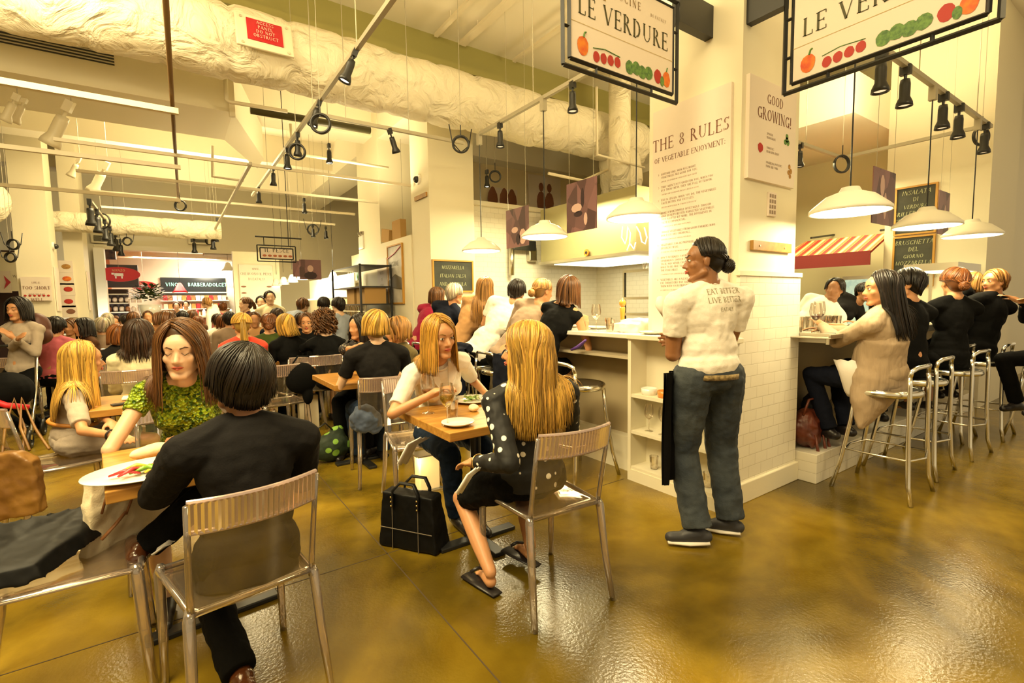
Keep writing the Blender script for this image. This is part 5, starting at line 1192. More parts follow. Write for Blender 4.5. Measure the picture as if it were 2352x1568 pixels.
# ------------------------------------------------------------------ left bar
def bar(label, px, py, d, hy, hair, top, skin='tan', look=-60, fem=True, **kw):
    return person(label, at(px, py, d), (2.60, hy, .83), -62, look=look, hair=hair, skin=skin, top=top, bottom=(kw.pop('bt', 'trousers'), K[kw.pop('bc', 'black')]), stool=True, fem=fem, vox=.009, hands=kw.pop('hands', ((3.05, hy+.12, 1.16), (3.05, hy-.15, 1.16))), shoes=('foot', SH_B), **kw)
bar('woman in a black sleeveless top with brown hair nearest on the left stools', 1308, 668, 4.42, 3.38, ('long', 'brown'), ('tank', K['black']), look=-75, seed=20, hairopt=dict(L=.20, face=.8, vol=1.08), bt='skirt')
bar('woman in a grey wrap with light brown hair tied at the left counter', 1248, 670, 4.90, 3.93, ('bun', 'light'), ('long', K['taupe']), look=-95, seed=21)
bar('dark haired man in a white shirt leaning on the left counter', 1188, 670, 5.25, 4.42, ('short', 'black'), ('tee', K['white']), look=-60, fem=False, seed=22, wide=1.12, hairopt=dict(vol=1.03))
bar('woman with very long brown hair in a tan jacket at the left counter', 1115, 662, 5.55, 4.97, ('long', 'light'), ('long', K['tan']), look=-60, seed=23, hairopt=dict(L=.48, face=1.0), bc='wine')
bar('grey haired person in a dark suit near the middle column', 1046, 676, 5.95, 5.46, ('short', 'grey'), ('jacket', K['navy']), look=-95, fem=False, seed=24, hairopt=dict(vol=1.06))
bar('woman in red with brown hair at the far end of the left counter', 1006, 682, 6.45, 5.95, ('bob', 'brown'), ('long', K['wine']), look=-95, seed=25)
# ------------------------------------------------------------------ diners behind
DN = [0]
def diner(label, px, py, d, face, hair, top, skin='tan', look=None, lean=.10, hz=.56, fem=True, v=.011, bottom=None, legs=True, **kw):
    h = at(px, py, d); a = R(face); hx, hy = h[0]+math.sin(a)*lean, h[1]-math.cos(a)*lean
    if h[2]-hz > .70 and not kw.get('stand'): hz = h[2]-.68
    DN[0] += 1
    if DN[0] not in (1, 2, 3, 13): chair(hx, hy, face, 'clear chair hidden under one of the seated diners in the crowd', grp='clear chairs hidden in the crowd')
    return person(label, h, (hx, hy, hz), face, look=look, hair=hair, skin=skin, top=top, bottom=bottom or ('trousers', K['black']), fem=fem, vox=v, legs=legs, shoes=('foot', SH_B) if legs else None, **kw)
pF, iF = diner('woman in a charcoal tee with a blonde bob seen from behind', 862, 752, 3.92, -6, ('bob', 'blonde'), ('tee', K['charcoal']), v=.008, wide=1.18, seed=30, bottom=('trousers', K['jeans']), hairopt=dict(L=.10, vol=1.12, face=1.0), hands=((1.15,4.12,.80),(1.55,4.1,.80)), skin='fair')
diner('woman in a black scoop neck dress with curly dark hair seen from behind', 745, 746, 5.45, -4, ('curly', 'brown'), ('dress', K['black']), v=.009, seed=31, bottom=('skirt', K['black']), hairopt=dict(n=170, vol=1.2), skin='fair', hands=((1.0,6.1,.8),(1.45,6.1,.8)))
diner('woman in a cream jacket with thick dark wavy hair seen from behind', 322, 770, 4.45, -4, ('long', 'dkbrown'), ('long', K['cream']), v=.009, seed=32, look=-35, hairopt=dict(L=.27, vol=1.2, face=.9, wave=.10), lean=.05, wide=1.08)
diner('blonde woman with a ponytail in a coral top seen from behind', 555, 748, 5.0, 0, ('pony', 'blonde'), ('tee', K['coral']), v=.009, seed=33, hairopt=dict(L=.30))
diner('woman in a dark green sweater with auburn hair behind the laden table', 618, 744, 6.0, -10, ('bun', 'auburn'), ('long', K['green']), seed=34, v=.011)
diner('light blonde girl in black with hair swept sideways', 655, 748, 5.4, 20, ('bob', 'blonde'), ('tee', K['black']), seed=35, hairopt=dict(blow=(.8,-.2,0), L=.16), v=.010)
diner('woman with tied dark hair facing the camera behind the curly haired woman', 704, 742, 6.2, 165, ('short', 'brown'), ('tee', K['black']), seed=36, detail=True, v=.010)
diner('woman with long black hair in a floral dress beside the charcoal tee woman', 824, 752, 4.7, 150, ('long', 'black'), ('dress', K['floral']), seed=37, look=110, v=.010, hairopt=dict(L=.28), hands=((1.35,4.35,.8), at(838,790,4.2)))
diner('woman with wavy light brown hair and olive top right of the blonde bob', 910, 762, 4.75, 100, ('bob', 'light'), ('long', K['olive']), seed=38, look=80, v=.010, hairopt=dict(vol=1.2, L=.12))
diner('man with short brown hair and pale collared shirt behind the green top woman', 374, 744, 5.0, 60, ('short', 'brown'), ('long', K['white']), seed=39, look=70, fem=False, v=.010, skin='tan')
diner('girl with auburn hair and dark top left of the cream jacket woman', 270, 772, 5.2, 10, ('bob', 'auburn'), ('tee', K['charcoal']), seed=40, v=.010)
diner('man in a taupe shirt with grey hair seen from behind at mid left', 236, 750, 6.9, 0, ('short', 'grey'), ('long', K['taupe']), seed=41, fem=False, v=.012, wide=1.1)
diner('dark haired man in a pink checked shirt seen from behind', 130, 752, 6.1, -15, ('short', 'black'), ('long', K['pink']), seed=42, fem=False, v=.010, lean=.2, hairopt=dict(vol=1.05))
diner('woman with brown hair facing the camera beyond the pink shirt', 162, 752, 7.2, 160, ('bob', 'brown'), ('tee', K['tan']), seed=43, v=.012)
diner('woman with long dark hair beside the pink shirt man', 190, 752, 6.5, 110, ('long', 'black'), ('tee', K['brown']), seed=44, v=.011, hairopt=dict(L=.2))
diner('dark haired diner partly behind the backpack of the standing woman', 106, 748, 7.4, 180, ('short', 'black'), ('tee', K['brown']), seed=45, v=.013)
far = [(247, 735, 9.0, 0, 'grey', 'taupe', 'grey haired far diner at the left end of the crowd'), (263, 741, 9.6, 180, 'auburn', 'tan', 'far diner with an orange face near the lit strip'), (287, 738, 9.2, 20, 'black', 'white', 'far diner with black hair and pale top'),
       (306, 733, 8.6, 0, 'brown', 'olive', 'far diner with brown hair before the jar shelves'), (392, 727, 9.0, 0, 'brown', 'olive', 'far brown haired diner right of the potted plant'), (420, 731, 8.4, 0, 'black', 'cream', 'far black haired diner under the red lamp'),
       (441, 727, 9.4, 10, 'brown', 'brown', 'far brown haired diner beside the bending server'), (455, 742, 8.6, 0, 'auburn', 'grey', 'far diner in grey left of the bending server'), (500, 738, 8.3, 0, 'dkbrown', 'white', 'far dark haired diner in white near the fish wall'),
       (513, 742, 7.8, -10, 'auburn', 'heather', 'far auburn haired diner beside the fish wall'), (527, 735, 7.4, 0, 'black', 'taupe', 'black haired diner in taupe left of the ponytail woman'), (340, 728, 9.8, 180, 'brown', 'cream', 'far diner facing the camera by the potted plant'),
       (636, 728, 7.2, 0, 'dkbrown', 'navy', 'dark haired diner just behind the green sweater'), (585, 735, 7.6, 170, 'brown', 'tan', 'far diner facing the camera behind the ponytail'), (690, 738, 7.4, 0, 'dkbrown', 'black', 'dark haired diner in black below the bending cook')]
for k, (px, py, d, f, hc, tc_, lab) in enumerate(far):
    diner(lab, px, py, d, f, ('short' if k % 3 else 'bob', hc), ('tee' if k % 2 else 'long', K[tc_]), seed=50+k, v=.015, fem=bool(k % 2), hz=.60, hairopt=dict(n=40))
# standing people further back
def stander(label, px, py, d, face, hair, top, bottom='black', hip=None, look=None, **kw):
    h = at(px, py, d); hp = hip or (h[0], h[1], h[2]-.66)
    return person(label, h, hp, face, look=look, hair=hair, top=top, bottom=('trousers', K[bottom]), stand=True, vox=kw.pop('v', .012), **{**dict(shoes=('foot', SH_B)), **kw})
sL, iL = stander('standing woman in a grey hooded top with a brown backpack at far left', 40, 712, 5.35, 150, ('long', 'black'), ('long', K['grey']), seed=70, pitch=-25, v=.009, skin='tan', detail=True, hands=(at(30, 775, 5.2), at(42, 778, 5.15)), shoes=('foot', SH_B), hairopt=dict(L=.16, vol=1.15, face=.7))
stander('waiter in a white shirt and brown apron standing by the fish sign board', 620, 684, 8.6, 180, ('short', 'black'), ('long', K['cream']), seed=71, fem=False, apron=K['olive'], hairopt=dict(n=50))
stander('woman with a ponytail in a plum top looking down by the fish board', 563, 700, 8.2, 100, ('pony', 'brown'), ('tee', K['plum']), seed=72, look=110, pitch=-20, hairopt=dict(n=70, L=.14))
h = at(697, 702, 8.2); stander('cook in a pale blue shirt bending over the fish counter', 697, 702, 8.2, -60, ('short', 'brown'), ('long', K['blue']), seed=73, hip=(h[0]-.30, h[1]-.05, .92), pitch=-40, fem=False)
stander('person in a dark green shirt behind the curly haired woman', 744, 700, 7.8, -20, ('short', 'black'), ('tee', K['green']), seed=74, fem=False)
stander('person in a pale blue shirt half hidden by the rack', 776, 702, 7.4, 30, ('short', 'black'), ('tee', K['blue']), seed=75, fem=False)
stander('person half hidden behind the waiter with the apron', 600, 695, 9.3, 160, ('short', 'black'), ('long', K['white']), seed=76)
h = at(478, 690, 11.5); stander('server in a white shirt and blue jeans bending left in the far opening', 474, 696, 11.3, 60, ('short', 'light'), ('long', K['white']), 'navy', seed=77, hip=(h[0]+.28, h[1], .95), pitch=-35, fem=False, v=.014)
stander('far person in pink beside the fish wall', 512, 706, 12.6, 0, ('short', 'auburn'), ('long', K['pink']), seed=78, v=.016)
stander('far person with an orange face behind the hall counter', 405, 703, 14.5, 180, ('short', 'brown'), ('tee', K['tan']), seed=79, v=.018)
stander('far person in white behind the hall counter', 427, 700, 14.8, 180, ('short', 'dkbrown'), ('tee', K['white']), seed=80, v=.018)
stander('far cook moving along the kitchen wall of the left counter', 1405, 700, 6.0, 90, ('short', 'brown'), ('long', K['cream']), seed=81, v=.014, fem=False) if False else None
# backpack of the standing woman
t = empty('backpack', tuple(at(88, 760, 5.5)), 'brown backpack on the shoulder of the standing woman', 'bag', world=True)
c = vec(at(84, 752, 5.55)); BP = mat('brown_bag_leather', (.10,.03,.015), .5)
MB().ell(c, (.13,.10,.17), None, 16, 12).ell(c+vec((.02,-.02,-.09)), (.12,.11,.11)).build('pack', BP, t, remesh=.012, sm=3)
MB().tube([c+vec((-.05,.0,.15)), c+vec((-.12,-.06,.18)), c+vec((-.17,-.1,.05)), c+vec((-.1,-.05,-.08))], .012, 6).build('strap', BP, t, smooth=True)
# ------------------------------------------------------------------ tableware
def wineglass(p, label, liquid=None, s=1.0, fill=.55):
    x, y, z = p; t = empty('wine_glass', p, label, 'wine glass', world=True)
    MB().lathe([(.034*s,.001),(.033*s,.003),(.006*s,.007),(.004*s,.02*s),(.004*s,.09*s),(.012*s,.098*s)], p, 20).build('stem', M_glass, t, smooth=True)
    bowl = [(.004*s,.096*s),(.022*s,.106*s),(.036*s,.13*s),(.040*s,.155*s),(.036*s,.19*s),(.031*s,.215*s)]
    MB().lathe(bowl, p, 24).build('bowl', M_glass, t, smooth=True)
    if liquid: 
        q = [(a*.93, b) for a, b in bowl if b < .096*s+.12*s*fill]; MB().lathe([(.001,.099*s)]+q+[(.001, q[-1][1])], p, 20).build('wine', liquid, t, smooth=True)
    return t
def tumbler(p, label, h=.10, r=.036, fill=.5):
    t = empty('glass_tumbler', p, label, 'glass', world=True)
    MB().lathe([(.001,.004),(r*.8,.004),(r,h),(r*.93,h),(r*.75,.012),(.001,.012)], p, 16).build('glass_body', M_glass, t)
    if fill: MB().lathe([(.001,.013),(r*.74,.013),(r*.86,h*fill),(.001,h*fill)], p, 16).build('water', M_water, t)
    return t
def plate(p, label, r=.13, ov=1.0, rz=0, name='plate'):
    mb = MB().lathe([(.001,.004),(r*.55,.004),(r*.62,.002),(r,.018),(r*.995,.022),(r*.62,.008),(.001,.008)], (0,0,0), 36)
    mb.v = [(a*ov, b_, c) for a, b_, c in mb.v]
    o = mb.build(name, M_china, smooth=True); o.location = p; o.rotation_euler.z = R(rz); return tag(o, label, 'plate')
TZ = .756
plate((-.10, 2.27, TZ), 'large oval white plate with sliced vegetables on the front table', .155, 1.35, 8)
vg = [((.12,.26,.02), 'green pepper strip'), ((.45,.03,.03), 'red vegetable slice'), ((.60,.45,.04), 'yellow pepper strip')]
rg = random.Random(5)
VG = [mat('veg_green', (.16,.34,.02), .35), mat('veg_red', (.42,.03,.03), .35), mat('veg_yellow', (.70,.52,.05), .35)]
vl = ['green salad leaf curled', 'red pickled slice lying', 'yellow pepper slice lying']
for k in range(9):
    c = k % 3; x = -.12+rg.uniform(-.06,.06); y = 2.25+rg.uniform(-.03,.03); a = rg.uniform(-.6,.6); L = rg.uniform(.03,.05)
    mb = MB().tube([(x-L*math.cos(a), y-L*math.sin(a), TZ+.016+.004*(k//3)), (x, y+.01, TZ+.028+.004*(k//3)), (x+L*math.cos(a), y+L*math.sin(a), TZ+.016+.004*(k//3))], [.006,.013,.005], 8, flat=.6)
    tag(mb.build(('green_leaf','red_slice','yellow_slice')[c], VG[c], smooth=True), vl[c]+' in the oval plate on the front table', 'vegetable', 'cut vegetables on the oval plate')
def bread(p, L, r, rz, label):
    mb = MB().ell((0,0,r*.62), (L/2, r, r*.72), None, 24, 12)
    o = mb.build('bread_roll', mat('bread_crust', (.72,.52,.24), .7, bump=.3, bscale=30, color2=(.82,.70,.45), vscale=9), smooth=True, remesh=.006, sm=2, wrinkle=.01, wscale=.05); o.location = p; o.rotation_euler.z = R(rz); tag(o, label, 'bread')
bread((-.10, 2.52, TZ), .17, .04, 25, 'long pale bread roll behind the oval plate')
plate((.12, 2.55, TZ), 'small white plate half hidden by the black jacket person', .08)
mb = MB().box((0,0,.003), (.018,.15,.003)).box((0,.09,.003), (.008,.06,.003)); o = mb.build('knife', M_steel); o.location = (.02, 2.62, TZ); o.rotation_euler.z = R(-40); tag(o, 'steel table knife lying beyond the bread roll', 'cutlery')
tumbler((.36, 2.66, TZ), 'water tumbler on the front table seen right of the dark head', .11, .04)
# table two
wineglass(atz(984, 948, TZ), 'wine glass with amber wine at the left corner of the two women table', M_rose, 1.05, .35)
wineglass(atz(1028, 975, TZ), 'wine glass with pale white wine behind the small white plate', M_wine, 1.0, .5)
tumbler(atz(1040, 958, TZ), 'water tumbler beside the white wine', .10, .034)
plate(atz(1052, 976, TZ), 'small white side plate at the near corner of the two women table', .085)
q = atz(1085, 922, TZ); plate(q, 'white salad plate before the woman in the white shirt', .13)
rg = random.Random(9); GRL = mat('salad_green', (.15,.30,.03), .5, color2=(.35,.42,.08), vscale=30)
mb = MB()
for k in range(46):
    a = rg.uniform(0, 6.28); rr = rg.uniform(0, .075); x, y = q[0]+rr*math.cos(a), q[1]+rr*math.sin(a); h = rg.uniform(.012, .035); b_ = rg.uniform(0, 6.28)
    mb.add([(x, y, q[2]+h), (x+.02*math.cos(b_), y+.02*math.sin(b_), q[2]+h+.008), (x+.03*math.cos(b_+.5), y+.03*math.sin(b_+.5), q[2]+h), (x+.018*math.cos(b_+1), y+.018*math.sin(b_+1), q[2]+h-.003)], [(0,1,2,3)])
tag(mb.build('salad', GRL), 'leafy green salad heaped on the plate of the white shirt woman', 'salad', kind='stuff')
bread((1.40, 2.42, TZ), .08, .03, 60, 'small round bread piece beside the salad plate')
# round group table
q0 = atz(600, 815, .757)
for k, (px, py, kind, lab) in enumerate(((620, 806, 't', 'tumbler on the laden table nearest the black dress woman'), (612, 790, 'w', 'wine glass with pale wine on the laden table'), (727, 790, 'w', 'wine glass with yellow wine held by the laden table edge'), (590, 812, 't', 'small tumbler on the laden table behind the dark head'), (632, 800, 't', 'second tumbler at the right of the laden table'))):
    p = atz(px, py, .757)
    p = (min(max(p[0], .5), 1.15), min(max(p[1], 6.05), 6.8), .757)
    (wineglass(p, lab, M_wine, 1.1) if kind == 'w' else tumbler(p, lab, .12, .04))
mb = MB().lathe([(.001,0),(.06,0),(.11,.05),(.105,.05),(.055,.008),(.001,.008)], (.85,6.2,.757), 20); o = tag(mb.build('bread_basket', mat('wicker', (.45,.25,.06), .7, bump=.5, bscale=60), smooth=True), 'shallow wicker basket on the laden table', 'basket')
bread((.85, 6.2, .765), .09, .04, 10, 'crusty bread piece in the wicker basket')
mb = MB().add([(.98,6.25,.757),(1.05,6.3,.757),(1.0,6.28,.90),(.95,6.3,.757),(1.02,6.2,.757)], [(0,1,2),(0,2,3),(0,4,2),(4,1,2)]); tag(mb.build('paper_napkin', mat('straw_paper', (.75,.60,.28), .8)), 'folded pale paper standing on the laden table', 'napkin')
# table of the grey dress woman
t = empty('mobile_phone', (-.30, 4.02, .757), 'dark phone lying on the left edge table beside the green top', 'phone', world=True); MB().box((-.30, 4.02, .762), (.12,.06,.010), .3).build('case', M_black, t, bevel=.002); MB().box((-.30, 4.02, .7675), (.10,.05,.001), .3).build('screen', mat('phone_screen', (.05,.05,.05), .1), t)
plate((-.08, 4.15, .757), 'white plate on the table behind the phone', .12)
o = MB().box((0,0,.008), (.2,.14,.012)).build('paper_menu', M_panel, bevel=.003); o.location = (-.22, 4.25, .757); tag(o, 'folded pale paper behind the phone', 'paper')
t = empty('digital_camera', tuple(at(288, 995, 2.95)), 'small silver camera in the hands of the grey dress woman', 'camera', world=True); c = at(290, 992, 2.93)
MB().box(c, (.07,.03,.045), .4).build('camera_body', M_steel, t, bevel=.005); MB().cyl((c[0], c[1]-.01, c[2]), (c[0]-.01, c[1]-.035, c[2]), .016).build('lens', M_black, t)
wineglass((-.95, 8.5, .757), 'wine glass on the distant table beside the pink shirt', M_wine); wineglass((-1.02, 8.6, .757), 'second wine glass on the distant pink shirt table', M_wine)
# napkins
NAP = cloth('white_napkin', (.88,.82,.74), .8)
def drape(name, pts, w, label, cat, m_, th=.006):
    mb = MB(); vs = []; n = len(pts); M_ = 7
    P = [vec(p) for p in pts]
    for i in range(n):
        wv = vec(w)*(1-.1*math.sin(i))
        for j in range(M_): vs.append(P[i]+wv*(j/(M_-1)-.5)+vec((0,0,.006*math.sin(j*2.1+i*.7))))
    fs = [(i*M_+j, i*M_+j+1, (i+1)*M_+j+1, (i+1)*M_+j) for i in range(n-1) for j in range(M_-1)]
    o = mb.add(vs, fs).build(name, m_, smooth=True); s_ = o.modifiers.new('t', 'SOLIDIFY'); s_.thickness = th; s_.offset = 0
    dg = bpy.context.evaluated_depsgraph_get(); nm = bpy.data.meshes.new_from_object(o.evaluated_get(dg)); o.modifiers.clear(); o.data = nm
    return tag(o, label, cat)
drape('napkin', [at(975, 1005, 2.75), at(948, 1020, 2.72), at(925, 1065, 2.68)], (.10,.08,-.03), 'white napkin on the lap of the white shirt woman', 'napkin', NAP)
drape('napkin', [at(1098, 1075, 2.1), at(1080, 1090, 2.06), at(1055, 1132, 2.05)], (.06,.05,-.02), 'white napkin slipping off the lap of the dotted dress woman', 'napkin', NAP)
drape('napkin', [at(405, 1235, 1.9), at(385, 1245, 1.86), at(362, 1262, 1.84)], (.04,.06,.02), 'white napkin hanging beside the black jacket person', 'napkin', NAP)
# canvas tote hanging at the front table
CAN = cloth('canvas_cream', (.80,.68,.45), .85)
t = empty('canvas_tote', (-.24, 2.52, .3), 'cream canvas tote with brown stripes hanging off the front table', 'bag', world=True)
mb = MB().prism([(-.02,.02),(.02,.33),(.30,.33),(.34,.0),(.14,-.04)], (-.335, 2.42, .40), (.75,.62,0), (0,0,1), .05); mb.build('bag_body', CAN, t, remesh=.008, sm=5, wrinkle=.02, wscale=.06)
for k, (u0, v0, u1, v1) in enumerate(((.03,.20,.07,.31), (.12,.16,.16,.24), (.02,.10,.12,.17))):
    a = vec((-.335,2.42,.40))+vec((.75,.62,0))*u0+vec((0,0,1))*v0+vec((.05,-.06,0))*.9; b_ = vec((-.335,2.42,.40))+vec((.75,.62,0))*u1+vec((0,0,1))*v1+vec((.05,-.06,0))*.9
    MB().tube([a, (a+b_)/2+vec((0,-.01,0)), b_], .010, 6, flat=.5).build('strap', mat('strap_brown', (.25,.10,.03), .6), t, smooth=True)
# ------------------------------------------------------------------ bags
LB = mat('black_leather', (.003,.003,.003), .5, bump=.12, bscale=14); LB.node_tree.nodes['Principled BSDF'].inputs['Specular IOR Level'].default_value = .22; LW = mat('pale_stitching', (.16,.13,.09), .6)
gold = MATS['gold_metal']
c0 = atz(870, 1252, 0); c1 = atz(1015, 1283, 0); u = nrm((c1[0]-c0[0], c1[1]-c0[1], 0)); n_ = vec((-u[1], u[0], 0)); wd = math.hypot(c1[0]-c0[0], c1[1]-c0[1])
t = empty('tote_bag', ((c0[0]+c1[0])/2, (c0[1]+c1[1])/2, 0), 'large black leather tote with studded straps on the floor by the clear chairs', 'bag', world=True)
o_ = vec((c0[0], c0[1], 0)); w2 = .38
mb = MB(); v = []
for (a, b_, h) in ((0,0,0),(w2,0,0),(w2,.17,0),(0,.17,0),(.02,.02,.31),(w2-.03,.02,.31),(w2-.03,.12,.31),(.02,.12,.31)): v.append(o_+u*a+n_*b_+vec((0,0,h+.005)))
mb.add(v, [(0,3,2,1),(4,5,6,7),(0,1,5,4),(1,2,6,5),(2,3,7,6),(3,0,4,7)]); mb.build('bag_body', LB, t, remesh=.008, sm=6, wrinkle=.018, wscale=.08)
for a in (.10, .27): MB().tube([o_+u*a-n_*.004+vec((0,0,.0)), o_+u*a+n_*.004+vec((0,0,.30))], .0025, 5).build('seam', LW, t)
MB().tube([o_+u*.02-n_*.004+vec((0,0,.12)), o_+u*(w2-.02)-n_*.004+vec((0,0,.12))], .0022, 5).build('seam', LW, t)
for a0, a1 in ((.10,.27),):
    for q in (.01, .13):
        MB().tube([o_+u*a0+n_*q+vec((0,0,.24)), o_+u*a0+n_*q+vec((0,0,.33)), o_+u*(a0+.04)+n_*(q+.02)+vec((0,0,.375)), o_+u*(a1-.04)+n_*(q+.02)+vec((0,0,.375)), o_+u*a1+n_*q+vec((0,0,.33)), o_+u*a1+n_*q+vec((0,0,.24))], .012, 8, flat=.5).build('handle', LB, t, smooth=True)
for a in (.10, .27):
    for z in (.25, .275, .30): MB().ell(o_+u*a-n_*.006+vec((0,0,z)), (.006,.006,.006), None, 8, 6).build('stud', gold, t, smooth=True)
# black clutch on the empty chair
t = empty('clutch_bag', (-.42, 2.34, .46), 'crumpled glossy black clutch on the empty clear chair', 'bag', world=True)
a, b_, c, d = [vec(at(*q)) for q in ((5, 1215, 1.60), (190, 1212, 1.95), (70, 1345, 1.68), (-60, 1270, 1.5))]
PTS = [vec((-.68,2.36,.63)), vec((-.34,2.54,.58)), vec((-.26,2.48,.55)), vec((-.42,2.17,.53)), vec((-.64,2.15,.53))]
mb = MB(); vs = [p+vec((0,0,.02)) for p in PTS]+[p-vec((-.02,.02,.04)) for p in PTS]; mb.add(vs, [(0,1,2,3,4),(9,8,7,6,5)]+[(i, i+5, (i+1) % 5+5, (i+1) % 5) for i in range(5)])
mb.build('bag_body', LB, t, remesh=.008, sm=6, wrinkle=.018, wscale=.07)
MB().tube([vec((-.66,2.30,.57)), vec((-.72,2.26,.62)), vec((-.80,2.2,.60)), vec((-.72,2.16,.52)), vec((-.6,2.2,.5))], .010, 8).build('handle', LB, t, smooth=True)
# brown handbag hanging on the left chair
BG = mat('tan_leather_bag', (.26,.13,.025), .45, bump=.3, bscale=20, color2=(.16,.07,.015), vscale=8)
hb_ = vec(at(38, 1100, 2.75)); t = empty('handbag', tuple(hb_-vec((0,0,.2))), 'tan leather handbag hanging from the chair at far left', 'bag', world=True)
MB().prism([(-.19,-.21),(.16,-.17),(.15,.12),(.06,.18),(-.16,.17)], hb_+vec((0,-.04,0)), (.85,-.3,0), (0,0,1), .09).build('bag_body', BG, t, remesh=.009, sm=6, wrinkle=.03, wscale=.06)
top_ = vec(at(22, 925, 3.0))
for k in (-.05, .06): MB().tube([hb_+vec((k,.02,.15)), hb_*.4+top_*.6+vec((k*.6,0,.02)), top_+vec((k*.3+.03,.03,.02)), hb_*.4+top_*.6+vec((k*.4+.07,.03,0)), hb_+vec((k+.08,.03,.14))], .008, 6).build('strap', BG, t, smooth=True)
MB().torus(hb_+vec((.0,-.07,.15)), .012, .003, (0,1,0), 12, 5).build('ring', gold, t)
# green patterned bag
c = vec(atz(765, 1062, 0)); t = empty('patterned_bag', tuple(c), 'dark green bag with bright round blossoms on the floor', 'bag', world=True)
GB = dots('green_blossom_cloth', (.015,.03,.012), (.22,.42,.05), 11, .33, .7)
MB().ell(c+vec((0,.05,.13)), (.17,.10,.13), None, 18, 12).ell(c+vec((.06,.05,.24)), (.07,.05,.08)).build('bag_body', GB, t, remesh=.010, sm=4, wrinkle=.03, wscale=.08)
MB().tube([c+vec((-.14,.03,.18)), c+vec((-.16,0,.30)), c+vec((-.05,.0,.36)), c+vec((.02,.03,.28))], .008, 6).build('strap', M_black, t, smooth=True)
# bags on the right plinth
c = vec((4.02, 1.78, .22)); t = empty('handbag', tuple(c), 'red brown leather bag with tassels on the ledge under the right counter', 'bag', world=True)
RB = mat('red_brown_leather', (.16,.035,.015), .4, bump=.3, bscale=20, var=.5, vscale=10)
MB().ell(c+vec((0,0,.15)), (.16,.10,.15), None, 18, 12).ell(c+vec((-.03,-.07,.09)), (.09,.04,.08)).build('bag_body', RB, t, remesh=.009, sm=3, wrinkle=.03, wscale=.06)
for k in (-.07, .05, .12): MB().tube([c+vec((k,-.10,.12)), c+vec((k,-.12,.0)), c+vec((k+.01,-.12,-.06))], [.006,.012,.016], 8).build('tassel', RB, t, smooth=True)
MB().tube([c+vec((-.1,-.02,.26)), c+vec((-.06,-.04,.38)), c+vec((.05,-.04,.38)), c+vec((.1,-.02,.26))], .009, 6).build('handle', RB, t, smooth=True)
c = vec((4.28, 1.84, .22)); t = empty('handbag', tuple(c), 'black bag with a round buckle behind the red brown bag', 'bag', world=True)
MB().ell(c+vec((0,0,.20)), (.17,.08,.20), None, 18, 12).build('bag_body', LB, t, remesh=.010, sm=3, wrinkle=.03, wscale=.06); MB().torus(c+vec((-.04,-.09,.28)), .025, .006, (0,1,0), 16, 6).build('buckle', gold, t)
c = vec((4.65, 1.80, .22)); t = empty('handbag', tuple(c), 'grey woven bag at the right of the two leather bags', 'bag', world=True)
MB().ell(c+vec((0,0,.16)), (.18,.09,.16), None, 18, 12).build('bag_body', cloth('grey_weave', (.20,.15,.08), c2=(.30,.24,.14), vscale=60), t, remesh=.012, sm=3)
# black purse and paper bags by the curly haired woman
c = vec(at(692, 868, 4.6)); t = empty('shoulder_bag', tuple(c), 'round black shoulder bag hanging behind the black dress woman', 'bag', world=True)
MB().ell(c, (.15,.07,.15), None, 16, 10).ell(c+vec((.05,0,-.16)), (.05,.05,.1)).build('bag_body', K['black'], t, remesh=.010, sm=3); MB().tube([c+vec((-.1,0,.1)), c+vec((0,.1,.2)), c+vec((.12,.2,.18))], .008, 6).build('strap', K['black'], t, smooth=True)
c = vec(atz(712, 985, 0)); t = empty('paper_bag', tuple(c), 'tall cream paper bag on the floor under the laden table', 'bag', world=True)
MB().box(c+vec((0,.05,.19)), (.2,.12,.38)).build('bag_body', mat('cream_paper', (.75,.66,.48), .7), t, bevel=.004)
# jackets on chair backs
def jacket_on_stool(y, label, w=.40):
    c = vec((2.385, y, 0)); t = empty('draped_jacket', tuple(c), label, 'jacket', world=True); mb = MB()
    mb.tube([c+vec((.01,-w/2,.93)), c+vec((0,0,.945)), c+vec((.01,w/2,.93))], .045, 10); mb.prism([(-w/2-.03,-.50),(w/2+.02,-.46),(w/2,.0),(-w/2,0)], c+vec((-.05,0,.94)), (0,-1,0), (0,0,1), .07)
    mb.build('jacket_cloth', K['navy'], t, remesh=.010, sm=6, wrinkle=.035, wscale=.09); return t
jacket_on_stool(4.42, 'dark navy jacket draped on the stool of the man in the white shirt', .46)
jacket_on_stool(3.36, 'dark navy jacket draped on the stool just right of the long blonde hair', .42)
# denim jacket lump on chair F
c = vec(at(838, 962, 3.7)); t = empty('denim_jacket', tuple(c), 'blue denim jacket bundled at the side of the charcoal tee woman', 'jacket', world=True)
MB().ell(c, (.11,.09,.11), None, 14, 10).ell(c+vec((.06,.0,-.04)), (.08,.07,.08)).build('bundle', cloth('denim_blue', (.05,.07,.12)), t, remesh=.009, sm=3, wrinkle=.05, wscale=.05)
# added glowing box standing in for the warm floor glow under the chair
c = vec(atz(985, 1125, 0)); t = empty('floor_glow_box', tuple(c), 'glowing lantern on the floor behind the black tote', 'lantern', world=True)
MB().box(c+vec((0,.02,.14)), (.16,.10,.26)).build('glowing_body', mat('glow_box_warm', (1,.8,.4), .5, emit=(1,.72,.30), estr=.35), t, bevel=.01)
MB().box(c+vec((0,.02,.005)), (.2,.14,.01)).box(c+vec((0,.02,.275)), (.2,.14,.01)).build('frame', M_steel, t)
lamp('glow_box_light', 'POINT', tuple(c+vec((-.12,-.05,.25))), 3, (1,.75,.35), .05)
